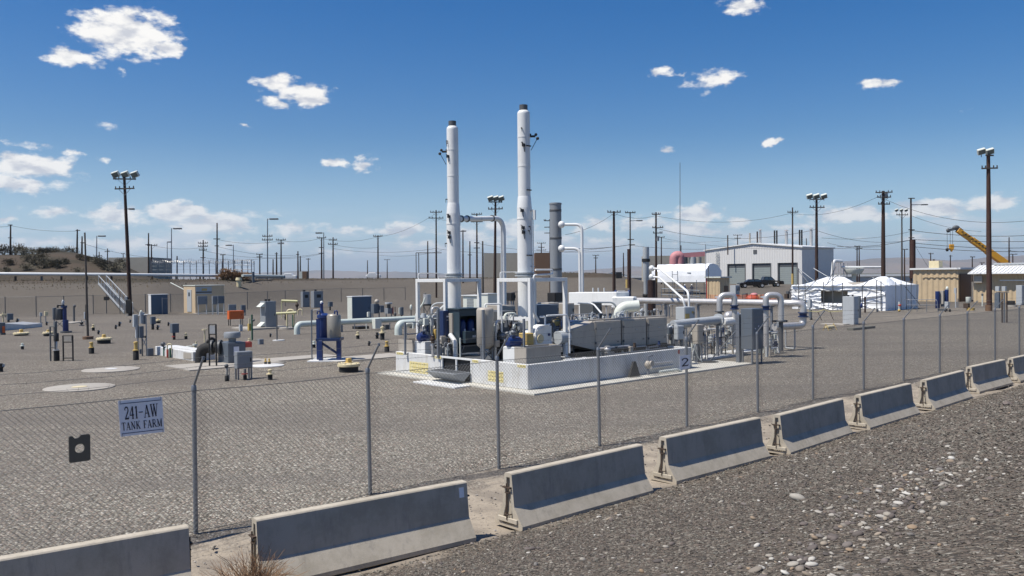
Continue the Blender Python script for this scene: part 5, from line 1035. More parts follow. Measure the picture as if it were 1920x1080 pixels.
y_ = HU(1290, 512, u0).y; m = MB(); m.bx(u0 - .09, u0 - .05, y_ - .6, y_ + .1, HU(1290, 512, u0).z - .05, HU(1290, 512, u0).z + .1); t.part('marking', m, mgrey)
D = 165; q = uv(P(1262, 492, D)); e = uv(P(1322, 492, D)); m = MB(); m.tube(bend([uv(P(1264, 497, D)), uv(P(1264, 480, D)), uv(P(1275, 478, D)), uv(P(1275, 497, D))], .8, 5), .9, 10); t = T('pink_wrapped_machine', 'pinkish red wrapped machinery with a long boom showing above the white shelter', 'machine', (q.x, q.y, 1)); t.part('hood', m, pink); m = MB(); m.bar(uv(P(1278, 479, D)), uv(P(1321, 476, D)), .8, .9); t.part('boom', m, pink)
for px, mt in ((1283, dgrey), (1299, lgrey), (1309, taupe)): m = MB(); a = uv(P(px, 482, D)); m.cyl(a, (a.x, a.y, a.z - 1.6), .65, n=10); t.part('drum', m, mt)
q = P(1210, 493, 210); e = P(1345, 493, 210); m = MB(); m.bx(q.x, e.x, 210, 216, 0, P(1300, 479, 210).z); single('block_wall_building', 'beige block building behind the pink wrapped machine', 'building', m, cwall, (q.x, 210, 0), 'xy')
D = 118.; b_ = uv(P(1350, 566, D)); b_.z = zter(*xy(b_)[:2]); t = T('corrugated_shed', 'small tan corrugated metal shed with flat roof in front of the workshop', 'shed', tuple(b_)); u0, v0 = b_.x, b_.y; zt = P(1350, 521, D).z; vl = HU(1326, 540, u0).y; ur = HV(1367, 540, v0).x
m = MB(); corr(m, v0, vl, u0, b_.z - .1, zt, .5, .06, 'y'); corr(m, u0, ur, v0, b_.z - .1, zt, .5, .06); m.bx(u0 + .02, ur, v0 + .02, vl, b_.z - .1, zt - .05); t.part('wall', m, tan); m = MB(); m.bx(u0 - .3, ur + .3, v0 - .3, vl + .3, zt, zt + .18); t.part('roof', m, offwhite)
m = MB(); m.bx(u0 + .9, u0 + 1.9, v0 - .1, v0 - .065, b_.z, b_.z + 2.1); t.part('door', m, dtan)
m = MB(); m.bx(u0 - .08, u0 + .0, vl + .02, vl + .2, b_.z, zt); t.part('corner_post', m, red)

# ------------------------------------------------------------------ vehicles
def vehicle(name, lab, cat, px, py, D, L_, prof, cabp, wins, yaw, w_=1.9, beds=None):
    q = P(px, py, D); x0, y0 = q.x, q.y; z0 = zter(x0, y0); t = T(name, lab, cat, (x0, y0, z0), 'xy', local=True, rz=yaw); t.o.scale = (1.2, 1.2, 1.2)
    m = MB(); m.prism(prof, -w_ / 2, w_ / 2); t.part('body', m, blackg, .06)
    m = MB(); cw = w_ * .43; n = len(cabp); vs = [(x, -w_ * .47 if z < 1.2 else -cw * .9, z) for x, z in cabp] + [(x, w_ * .47 if z < 1.2 else cw * .9, z) for x, z in cabp]; m.add(vs, [tuple(range(n)), tuple(range(2 * n - 1, n - 1, -1))] + [(i, i + n, (i + 1) % n + n, (i + 1) % n) for i in range(n)]); c_ = t.part('cab', m, blackg, .05)
    for wp in wins:
        m = MB()
        for s_ in (-1, 1): yv = lambda z: s_ * (w_ * .47 + (cw * .9 - w_ * .47) * (z - 1.1) / .65 + .01); m.add([(x, yv(z), z) for x, z in wp], [tuple(range(len(wp)))])
        m.build('window', glass, c_)
    for wx in (L_ * .19, L_ * .79):
        for s_ in (-1, 1): m = MB(); m.lathe([(.30, -.12), (.36, -.11), (.36, .11), (.30, .12)], (wx, s_ * (w_ / 2 - .1), .36), 20, 'y'); wh = t.part('wheel', m, rubber); m = MB(); m.lathe([(.2, -.125), (.2, .125)], (wx, s_ * (w_ / 2 - .1), .36), 12, 'y'); m.build('rim', steel, wh)
    for s_ in (-1, 1): m = MB(); m.box((L_ - .02, s_ * w_ * .36, .72), (.06, .3, .16)); t.part('tail_light', m, red); m = MB(); m.box((.02, s_ * w_ * .36, .72), (.06, .34, .16)); t.part('headlight', m, lens_)
    for x_ in (-.05, L_ + .02): m = MB(); m.box((x_, 0, .52), (.12, w_ * .98, .18)); t.part('bumper', m, steel)
    return t
Lp = 5.6; pick = [(0, .45), (.45, .42), (.6, .75), (.95, .92), (1.3, .92), (1.6, .72), (1.75, .42), (3.85, .42), (4.0, .75), (4.3, .92), (4.6, .9), (4.9, .7), (5.05, .42), (5.6, .5), (5.6, 1.12), (3.5, 1.14), (1.5, 1.1), (.1, 1.0), (0, .8)]
vehicle('pickup_truck', 'black pickup truck parked in front of the third roller door of the workshop', 'pickup truck', 1467, 532, 172, Lp, pick, [(1.45, 1.11), (2.1, 1.75), (3.25, 1.78), (3.5, 1.14)], [[(1.65, 1.15), (2.15, 1.66), (2.5, 1.68), (2.5, 1.17)], [(2.6, 1.17), (2.6, 1.68), (3.2, 1.68), (3.35, 1.17)]], R(180), 1.95)
car = [(0, .4), (.5, .35), (.6, .6), (.9, .72), (1.2, .6), (1.3, .35), (3.4, .35), (3.5, .6), (3.8, .72), (4.1, .6), (4.2, .35), (4.7, .45), (4.7, .95), (3.9, 1.0), (1.3, .98), (.1, .8)]
vehicle('parked_car', 'dark car parked left of the black pickup truck', 'car', 1384, 532, 166, 4.7, car, [(1.1, .98), (1.8, 1.4), (3.1, 1.42), (3.9, 1.0)], [[(1.4, 1.02), (1.9, 1.34), (2.4, 1.35), (2.4, 1.03)], [(2.5, 1.03), (2.5, 1.35), (3.05, 1.34), (3.6, 1.03)]], 0, 1.8)

# ------------------------------------------------------------------ white scaffold-clad tents
b_ = uv(bring(1660, 583)); u0, v0 = b_.x, b_.y; Yt = xy(b_).y; vl = HU(1485, 580, u0).y; ur = HV(1722, 580, v0).x; ze = P(1660, 534, Yt).z; zr = P(1645, 519, Yt + 3).z
t = T('scaffold_tent', 'white plastic sheeted tents laced to scaffold poles, with a shaded grey end wall', 'tent', (u0, v0, 0))
r_ = random.Random(21); m = MB(); nu_, nz = 150, 44; vs = []
folds = [(r_.uniform(v0, vl), r_.uniform(.1, 3), r_.choice((-1, 1)) * r_.uniform(.05, .32), r_.uniform(.03, .11), r_.uniform(.035, .07)) for _ in range(60)]
bays = [v0 + (vl - v0) * k for k in (0, .14, .30, .46, .62, .78, .92, 1.)]
def drape(y, z):
    d = 0
    for (fy, fz, sl_, am, wd_) in folds: d += am * math.exp(-((z - fz - sl_ * (y - fy)) / wd_)**2) * math.exp(-((y - fy) / 2.2)**4)
    return d
for i in range(nu_ + 1):
    y = v0 + (vl - v0) * i / nu_
    for j in range(nz + 1): z = ze * j / nz; vs.append((u0 - drape(y, z) + .05 * math.sin(y * 2.1 + z), y, z))
hole = (HU(1590, 560, u0).y, HU(1540, 560, u0).y); hz_ = (HU(1560, 568, u0).z, HU(1560, 546, u0).z)
fs = []
for i in range(nu_):
    for j in range(nz):
        yc, zc = v0 + (vl - v0) * (i + .5) / nu_, ze * (j + .5) / nz
        if hole[0] < yc < hole[1] and hz_[0] < zc < hz_[1]: continue
        fs.append((i * (nz + 1) + j, (i + 1) * (nz + 1) + j, (i + 1) * (nz + 1) + j + 1, i * (nz + 1) + j + 1))
m.add(vs, fs, True); t.part('side_sheet', m, tarp)
m = MB(); m.bx(u0 + 1.2, u0 + 1.25, hole[0] - 1.5, hole[1] + 1.5, 0, 2.8); t.part('inner_wall', m, taupe)
m = MB(); vs = []; ne = 40
for i in range(ne + 1):
    x = u0 + (ur - u0) * i / ne
    for j in range(5): z = ze * .98 * j / 4; vs.append((x, v0 - .08 * math.sin(i * 1.1) - .04 * math.sin(i * 2.3 + j), z))
m.add(vs, [(i * 5 + j, (i + 1) * 5 + j, (i + 1) * 5 + j + 1, i * 5 + j + 1) for i in range(ne) for j in range(4)], True); t.part('end_sheet', m, tarp)
def rf(py, px, off=0): q = HU(px, py, u0); return q
for (pa, pm0, pm1, pb_, lab) in ((1660, 1648, 1632, 1590, 'a'), (1590, 1565, 1533, 1486, 'b')):
    ya, yb = HU(pa, 530, u0).y, HU(pb_, 530, u0).y; y0, y1 = HU(pm0, 530, u0).y, HU(pm1, 530, u0).y; wd_ = 4.2; m = MB(); n1, n2 = 14, 8; vs = []
    for i in range(n1 + 1):
        y = ya + (yb - ya) * i / n1; kk = min(1., (y - ya) / max(.1, y0 - ya)) if y < y0 else (1. if y < y1 else max(0., 1 - (y - y1) / (yb - y1)))
        for j in range(n2 + 1): s_ = j / n2; h = 1 - abs(2 * s_ - 1); vs.append((u0 - .25 + (wd_ + .4) * s_, y, ze - .12 + (zr - ze + .15) * (kk * .95 + .05) * min(1, h * 1.1)))
    m.add(vs, [(i * (n2 + 1) + j, (i + 1) * (n2 + 1) + j, (i + 1) * (n2 + 1) + j + 1, i * (n2 + 1) + j + 1) for i in range(n1) for j in range(n2)], False); t.part('roof_sheet', m, tarp)
m = MB(); vs = []
xa, xb = u0 + 4.3, ur
for i in range(11):
    x = xa + (xb - xa) * i / 10; kk = math.sin(math.pi * min(1, i / 10 * .9 + .12))
    for j in range(7): s_ = j / 6; vs.append((x, v0 - .1 + 4 * s_, ze - .05 + .75 * kk * (1 - abs(2 * s_ - 1))))
m.add(vs, [(i * 7 + j, (i + 1) * 7 + j, (i + 1) * 7 + j + 1, i * 7 + j + 1) for i in range(10) for j in range(6)], True); t.part('roof_sheet', m, tarp)
for px, pt in ((1503, 503), (1515, 525), (1550, 528), (1567, 488), (1585, 530), (1622, 535), (1649, 525), (1657, 527)):
    y = HU(px, 570, u0).y; m = MB(); m.tube([(u0 - .6, y, 0), (u0 - .6, y, HU(px, pt, u0).z)], .05, 6); t.part('scaffold_pole', m, dgrey)
for (a, b) in (((1500, 505), (1520, 530)), ((1503, 505), (1540, 533)), ((1530, 503), (1572, 528)), ((1555, 533), (1572, 500)), ((1515, 545), (1541, 520)), ((1552, 535), (1575, 516)), ((1622, 537), (1640, 518)), ((1485, 545), (1530, 580)), ((1487, 540), (1560, 578)), ((1640, 520), (1662, 533))):
    m = MB(); p0, p1 = HU(a[0], a[1], u0), HU(b[0], b[1], u0); p0.x = p1.x = u0 - .52; m.tube([p0, p1], .04, 5); t.part('scaffold_brace', m, galv)
for zz in (ze * .28, ze * .78): m = MB(); m.tube([(u0 - .56, v0, zz), (u0 - .56, vl, zz)], .035, 5); t.part('scaffold_rail', m, dgrey)
for px in (1672, 1682, 1692, 1701, 1712): x = HV(px, 570, v0).x; m = MB(); m.tube([(x, v0 - .4, 0), (x, v0 - .4, ze + .3)], .035, 6); t.part('scaffold_pole', m, dgrey)
m = MB(); m.tube([(ur - .5, v0 - .42, .3), (u0 + 3.5, v0 - .42, ze - .2)], .03, 5); m2 = MB(); t.part('scaffold_brace', m, dgrey)

# ------------------------------------------------------------------ tan metal buildings on the right
D = 106.; b_ = uv(P(1797, 562, D)); b_.z = zter(*xy(b_)[:2]) - .05; u0, v0 = b_.x, b_.y; t = T('tan_metal_building', 'flat-roofed tan corrugated building with a white roof edge and a dark recessed door', 'building', tuple(b_)); zt = P(1797, 505, D).z; vl = HU(1712, 520, u0).y; ur = HV(1822, 530, v0).x
m = MB(); corr(m, v0, vl, u0, b_.z, zt, .62, .09, 'y'); m.bx(u0 + .02, ur, v0 + .02, vl, b_.z, zt - .02); t.part('wall', m, tan)
m = MB(); zc = P(1797, 518, D).z; m.bx(u0 - .18, u0 - .1, v0 - .05, vl - 1.2, zc - .12, zc); t.part('girt', m, tan)
m = MB(); m.bx(u0 - .35, ur + .8, v0 - .35, vl + .3, zt, zt + .22); t.part('roof', m, white)
xw = ur - u0; m = MB(); m.bx(u0 + xw * .1, u0 + xw * .92, v0 - .06, v0 + .015, b_.z, zt - .55); t.part('recessed_door', m, dtan, .01)
m = MB(); q = HU(1752, 495, u0 + 2.5); m.bx(q.x, q.x + 1.3, q.y - .55, q.y + .7, zt + .221, zt + 1.15); ac = t.part('rooftop_unit', m, cream, .02)
m = MB(); m.cyl((q.x + .3, q.y + .2, zt + 1.15), (q.x + .3, q.y + .2, zt + 1.4), .12, n=10); m.build('vent_cap', dgrey, ac, t.base)
D = 104.; b_ = uv(P(1822, 562, D)); u0 = b_.x; zb = -.05; b_.z = zb; v0 = HU(1985, 562, u0).y if False else b_.y - 13; vl = b_.y; t = T('ribbed_roof_building', 'tan building at the right edge with a white ribbed sloping roof', 'building', (u0, vl, zb)); ze = P(1822, 512.5, D).z; zt = ze + 1.0
m = MB(); corr(m, v0, vl, u0 + .6, zb, ze + .2, .62, .09, 'y'); m.bx(u0 + .62, u0 + 6, v0, vl - .02, zb, ze + .15); t.part('wall', m, tan)
m = MB(); m.add([(u0 - .5, v0 - .3, ze), (u0 - .5, vl + .3, ze), (u0 + 3.4, vl + .3, zt), (u0 + 3.4, v0 - .3, zt), (u0 - .5, v0 - .3, ze - .1), (u0 - .5, vl + .3, ze - .1), (u0 + 3.4, vl + .3, zt - .1), (u0 + 3.4, v0 - .3, zt - .1)], [(0, 1, 2, 3), (4, 7, 6, 5), (0, 4, 5, 1), (1, 5, 6, 2), (2, 6, 7, 3), (3, 7, 4, 0)])
k = 0
for i in range(32): y = v0 - .2 + i * .43; m.bar((u0 - .5, y, ze + .03), (u0 + 3.4, y, zt + .03), .08, .1)
t.part('roof', m, white)
m = MB(); m.bx(u0 + 3.0, u0 + 6.3, v0 - .3, vl - 1.5, zt + .02, zt + .25); t.part('upper_roof', m, lgrey)
m = MB(); zc = P(1850, 525, D).z; m.bx(u0 + .40, u0 + .5, v0, vl - 3, zc - .12, zc + .02); t.part('girt', m, white)
q = HU(1835, 524, u0 + .4); m = MB(); m.bx(u0 - .02, u0 + .39, q.y - .5, q.y + .4, q.z - .4, q.z + .5); t.part('wall_box', m, taupe, .02)
# ------------------------------------------------------------------ crane
D = 210; t = T('mobile_crane', 'yellow crane boom rising behind the tan buildings with its hook block hanging', 'crane', (P(1885, 492, D).x, D, 0), 'xy')
a, b = P(1898, 503, D), P(1795, 431, D); d_ = (b - a); 
for k0, k1, w_ in ((0, .45, 1.5), (.44, .75, 1.3), (.74, 1., 1.1)): m = MB(); m.bar(a + d_ * k0, a + d_ * k1, w_, w_); t.part('boom_section', m, paint('crane_yellow', (.72, .34, .02), .4, dirt=.4) if k0 == 0 else MATS['crane_yellow'], .04)
m = MB()
for k in range(9): p = a + d_ * (.45 + k * .06) + Vector((0, -.7, .1)); m.box(p, (.5, .12, .3))
t.part('boom_marking', m, black)
m = MB(); m.sph(b + Vector((-.3, 0, .5)), .8, (1.2, .6, .8), 12, 8); m.box(b + Vector((.6, 0, -.1)), (1.2, .9, .9), m=Matrix.Rotation(.6, 3, 'Y')); m.bar(b + Vector((0, 0, .3)), P(1778, 431.5, D), .7, .6); m.sph(P(1778, 432, D), .55, (1, .6, 1), 10, 6); t.part('sheave_head', m, dgrey)
hk = P(1784, 458, D); m = MB()
for dx in (-.3, .3): m.tube([hk + Vector((dx, 0, 0)), Vector((hk.x + dx, D, b.z))], .05, 4)
q = P(1776, 468, D); m.tube([q, Vector((q.x, D, b.z))], .05, 4); t.part('hoist_rope', m, dgrey)
m = MB(); m.prism([(hk.x - .5, hk.z), (hk.x + .5, hk.z), (hk.x + .55, hk.z - 1), (hk.x, hk.z - 1.9), (hk.x - .55, hk.z - 1)], D - .3, D + .3); t.part('hook_block', m, MATS['crane_yellow'], .05)
m = MB(); m.sph(q, .4, (1, 1, 1.2), 8, 6); t.part('headache_ball', m, black)
m = MB(); m.bx(a.x - 4, a.x + 7, D - 1.4, D + 1.4, 1.0, 2.6); t.part('carrier', m, MATS['crane_yellow'], .05); m = MB(); m.bx(a.x - 1, a.x + 4, D - 1.3, D + 1.3, 2.61, a.z + .4); t.part('superstructure', m, MATS['crane_yellow'], .1)

# ------------------------------------------------------------------ yard equipment on the right
def C2(*a, **k): return cab2(*a, **k)
t = C2('equipment_cabinet', 'tall pale grey cabinet on a flat slab, standing alone in front of the white tents', 'cabinet', 1580, 1601, 1609.5, 556, 609, mat=lgrey)
m = MB()
for k in (.3, .7): q = (t.u0 + t.dr / 2, t.v0 + t.dl * k, t.zt); m.cyl(q, (q[0], q[1], t.zt + .12), .07, n=8)
t.part('vent_stub', m, black)
m = MB(); m.bx(t.u0 - 1.0, t.u0 - .05, t.v0 + .3, t.v0 + t.dl + 1.2, -.05, .06); single('slab', 'pale flat slab at the foot of the lone grey cabinet', 'slab', m, conc, (t.u0, t.v0, 0), bevel=.01)
a = uv(bring(1600, 620)); m = MB(); m.bx(a.x, a.x + 3.2, a.y, a.y + .45, -.05, .16); single('kerb_block', 'long low dark concrete block lying right of the lone grey cabinet', 'block', m, paint('dark_concrete', (.14, .135, .11), .9, dirt=.4), tuple(a), bevel=.015)
a = uv(bring(1548, 620)); t = T('cable_drum_rack', 'low cream rack with a roll in it, left of the slab of the lone cabinet', 'rack', tuple(a), local=True); m = MB(); m.cyl((.15, .0, .2), (1.0, .0, .2), .12, n=12); t.part('roll', m, cream)
for x in (0.05, 1.1): m = MB(); m.tube([(x, -.2, 0), (x, 0, .42), (x, .2, 0)], .03, 6); t.part('end_frame', m, yellow)
a, b = uv(bring(1541, 600)), uv(bring(1563, 602)); 
for k, (p0, p1, lab) in enumerate(((1541, 1533, 'left leaning stake carrying yellow rope by the white tents'), (1563, 1556, 'right leaning stake carrying yellow rope by the white tents'))):
    q = uv(bring(p0, 601)); e = uv(P(p1, 584, xy(q).y)); m = MB(); m.tube([q, e], .025, 6); single('rope_stake', lab, 'stake', m, wood, tuple(q), group='rope stakes')
m = MB(); Yr = xy(q).y; pts = [uv(P(x, y, Yr)) for x, y in ((1515, 583), (1533, 585), (1545, 580), (1556, 585), (1580, 583), (1598, 585))]; m.tube(bend(pts, .2), .022, 5); single('barrier_rope', 'yellow rope strung between leaning stakes in front of the white tents', 'rope', m, rope, tuple(pts[0]))
a = uv(bring(1643, 585)); m = MB(); m.bx(a.x, a.x + .5, a.y, a.y + 1.5, 0, .3); single('kerb_block', 'short pale block at the corner of the white tents', 'block', m, conc, tuple(a), bevel=.01)
# railing
a, b = uv(bring(1703, 584)), uv(bring(1758, 586)); t = T('guard_railing', 'low grey tube railing between the tents and the tan building', 'railing', tuple(a)); Ya, Yb2 = xy(a).y, xy(b).y
for k, (y0, y1) in enumerate(((562, 562), (572, 572))): m = MB(); m.tube(bend([uv(P(1695, y0, Ya)), uv(P(1703, y0, Ya)), uv(P(1757, y1, Yb2)), uv(P(1759, 586, Yb2))] if k == 0 else [uv(P(1700, y0, Ya)), uv(P(1758, y1, Yb2))], .2), .03, 6); t.part('rail', m, galv)
for px in (1703, 1720, 1738): q = a.lerp(b, (px - 1703) / 55); m = MB(); m.tube([(q.x, q.y, 0), (q.x, q.y, 1.2)], .03, 6); t.part('post', m, galv)
def equip(lab, px, py, parts, name='valve_station', cat='valve', group=None):
    """small yard equipment: parts are (kind, x offset px, y0 px, y1 px, width px, material, part name) in picture measure at its own distance"""
    g_ = bring(px, py); s_ = g_.y / FPX; t = T(name, lab, cat, tuple(g_), 'xy', group=group, local=True)
    for (kd, dx, y0, y1, w_, mt, nm) in parts:
        x = dx * s_; za, zb = (py - y0) * s_, (py - y1) * s_; w2 = w_ * s_; m = MB(); za, zb = min(za, zb), max(za, zb)
        if kd == 'b': m.box((x, w2 * .25, (za + zb) / 2), (w2 * .8, w2 * .7, zb - za), rz=RZ)
        elif kd == 'c': m.lathe([(w2 / 2 * .96, 0), (w2 / 2, .01), (w2 / 2, zb - za - .01), (w2 / 2 * .9, zb - za)], (x, w2 * .25, za), 14)
        elif kd == 'p': m.tube([(x, 0, za), (x, 0, zb)], w2 / 2, 8)
        elif kd == 's': m.sph((x, 0, (za + zb) / 2), w2 / 2, (1, 1, (zb - za) / max(w2, .01)), 10, 8)
        elif kd == 'h': m.tube([(x, 0, za), (x + w2, 0, zb)], .03, 6)
        elif kd == 'f': m.lathe([(w2 / 2, 0), (w2 / 2, zb - za)], (x, 0, za), 16)
        elif kd == 'u': m.tube(bend([(x - w2 / 2, 0, za), (x - w2 / 2, 0, zb), (x + w2 / 2, 0, zb), (x + w2 / 2, 0, za)], w2 * .48, 6), max(.03, w2 * .14), 8)
        elif kd == 'x':
            for a_, b_ in (((-1, 0), (1, 1)), ((-1, 1), (1, 0))): m.tube([(x + a_[0] * w2 / 2, 0, za if a_[1] == 0 else zb), (x + b_[0] * w2 / 2, 0, za if b_[1] == 0 else zb)], .02, 5)
        t.part(nm, m, mt, .008 if kd == 'b' else 0)
    return t
equip('blue pump column with a grey drum beside it, in front of the tan building', 1768, 583, [('c', -9, 578, 546, 8, blue, 'column'), ('b', 0, 570, 545, 9, taupe, 'drum'), ('c', 8, 576, 543, 7, blue, 'column'), ('s', 8, 545, 537, 5, offwhite, 'cap'), ('b', 4, 575, 565, 12, slate, 'motor'), ('f', 0, 583, 579, 16, dgrey, 'base')], 'pump_station', 'pump')
equip('small grey wheeled unit right of the blue pump column', 1777, 585, [('b', 0, 578, 566, 9, lgrey, 'body'), ('s', -4, 585, 579, 4, black, 'wheel'), ('s', 4, 585, 579, 4, black, 'wheel')], 'wheeled_unit', 'cart')
equip('slim pale riser with a small head in front of the dark recessed door', 1792, 577, [('p', 0, 577, 548, 2.5, lgrey, 'riser'), ('b', 0, 550, 540, 5, lgrey, 'head'), ('p', 4, 577, 560, 1.5, galv, 'side_pipe')])
equip('white bucket on a yellow base in the gravel before the tan buildings', 1817, 582, [('f', 3, 582, 577, 14, yellow, 'base'), ('b', -3, 578, 569, 12, rebar, 'body'), ('c', 0, 568, 557, 9, offwhite, 'bucket')], 'sprayer', 'sprayer')
equip('thin pale pipe stub left of the thick wooden pole on the right', 1842, 574, [('p', 0, 574, 553, 2.4, offwhite, 'riser'), ('s', 0, 555, 550, 4, dgrey, 'cap')])
t = equip('twin grey junction boxes above dark posts, just right of the thick wooden pole', 1882, 605, [('p', -3, 605, 549, 2.5, brown, 'post'), ('p', 1, 605, 549, 3, galv, 'post'), ('p', 6, 605, 549, 2.5, brown, 'post'), ('b', -10, 578, 549, 11, slate, 'panel'), ('b', -10, 546, 537, 9, lgrey, 'junction_box'), ('b', 2, 546, 537, 9, lgrey, 'junction_box'), ('h', -14, 548, 548, 24, galv, 'rail')], 'junction_box_rack', 'junction boxes')
equip('low black covered box on a pale base near the right edge', 1898, 575, [('b', 0, 572, 564, 15, black, 'cover'), ('f', 0, 575, 572, 16, conc, 'base')], 'covered_box', 'box')
cab2('equipment_cabinet', 'tall pale cabinet at the right edge before the ribbed-roof building', 'cabinet', 1905, 1916, 1921, 535, 572, mat=lgrey)
equip('low cream and red hydrant-like fitting left of the guard railing', 1686, 585, [('s', 0, 585, 579, 5, yellow, 'base'), ('p', 0, 582, 566, 3, offwhite, 'riser'), ('s', 1, 575, 570, 6, red, 'valve')])
equip('wooden post with blue band before the tent wall', 1622, 586, [('p', 0, 586, 556, 3.5, brown, 'post')], 'marker_post', 'post')
equip('green blue pump behind the lone grey cabinet', 1612, 600, [('c', 0, 596, 555, 6, slate, 'column'), ('s', 3, 578, 568, 6, blue, 'valve')])
equip('grey box on a pole beside the right header elbow', 1519, 600, [('p', 0, 600, 560, 2, galv, 'post'), ('b', 0, 577, 562, 9, lgrey, 'box'), ('b', 1, 596, 580, 6, slate, 'box'), ('s', 2, 602, 595, 5, black, 'valve')], 'junction_box', 'junction box')
# construction clutter left of the workshop
equip('red and orange machine lying low before the workshop forecourt', 1412, 566, [('s', -2, 566, 553, 26, red, 'body'), ('b', 12, 563, 553, 8, cream, 'box'), ('b', -14, 560, 550, 10, dgrey, 'engine'), ('s', 2, 556, 549, 14, pink, 'hood')], 'red_machine', 'machine')
equip('pale grey portable generator right of the tan shed', 1379, 556, [('b', 0, 553, 535, 17, lgrey, 'housing'), ('b', 5, 545, 537, 8, slate, 'panel'), ('f', 0, 556, 553, 16, black, 'skid')], 'generator', 'generator')
equip('red striped cabinet stack at the left end of the tents', 1476, 560, [('b', 0, 560, 551, 9, rebar, 'crate'), ('b', 2, 551, 546, 7, dgrey, 'crate'), ('p', 6, 560, 540, 1.2, galv, 'post')], 'crate_stack', 'crates')
t = T('orange_safety_fence', 'orange mesh safety fence in front of the tan shed', 'fence', tuple(uv(bring(1328, 570)))); a, b = uv(bring(1324, 569)), uv(bring(1462, 569)); n_ = 16
for i in range(n_ + 1): q = a.lerp(b, i / n_); m = MB(); m.tube([(q.x, q.y, q.z - .1), (q.x, q.y, q.z + 1.15)], .025, 5); t.part('stake', m, rebar)
m = MB()
for k in range(9):
    zz = .2 + k * .11; m.tube([(a.lerp(b, i / n_).x, a.lerp(b, i / n_).y + .03, a.lerp(b, i / n_).z + zz + .04 * math.sin(i * 2.1)) for i in range(n_ + 1)], .018, 4)
t.part('mesh', m, orange)
for px in (1260.5, 1270.5):
    pass
D = 100.; a, b = uv(P(1260.5, 507, D)), uv(P(1270.5, 507, D)); t = T('scaffold_ladder', 'thin grey scaffold ladder in front of the white tarpaulin shelter', 'ladder', (a.x, a.y, 0))
for q in (a, b): m = MB(); m.tube([(q.x, q.y, 0), q], .035, 6); t.part('pole', m, galv)
m = MB()
for py in (515, 526, 537, 548): m.tube([uv(P(1260.5, py, D)), uv(P(1270.5, py, D))], .03, 5)
t.part('rung', m, galv)
for k, (px, pt) in enumerate(((1306, 525), (1323, 458), (1328, 498), (1213, 545))): q = uv(P(px, pt, 101.)); m = MB(); m.tube([(q.x, q.y, 0), q], .04, 6); single('scaffold_pole', ('short scaffold pole right of the two workers', 'tall thin pole at the left edge of the workshop', 'reddish thin pole at the corner of the tan shed', 'short pole beside the brown cylinder')[k], 'pole', m, galv if k != 2 else rebar, (q.x, q.y, 0))
m = MB(); a, b = uv(P(1240, 541, 100.)), uv(P(1312, 545, 100)); m.tube([a, b], .05, 6); m.tube([uv(P(1240, 552, 100.)), uv(P(1312, 556, 100))], .05, 6)
t = T('scaffold_railing', 'low scaffold rails crossing below the white tarpaulin shelter', 'railing', (a.x, a.y, 0)); t.part('rail', m, lgrey)
for k in range(6): q = a.lerp(b, k / 5); m = MB(); m.tube([(q.x, q.y, 0), (q.x, q.y, q.z + .1)], .04, 5); t.part('post', m, galv)
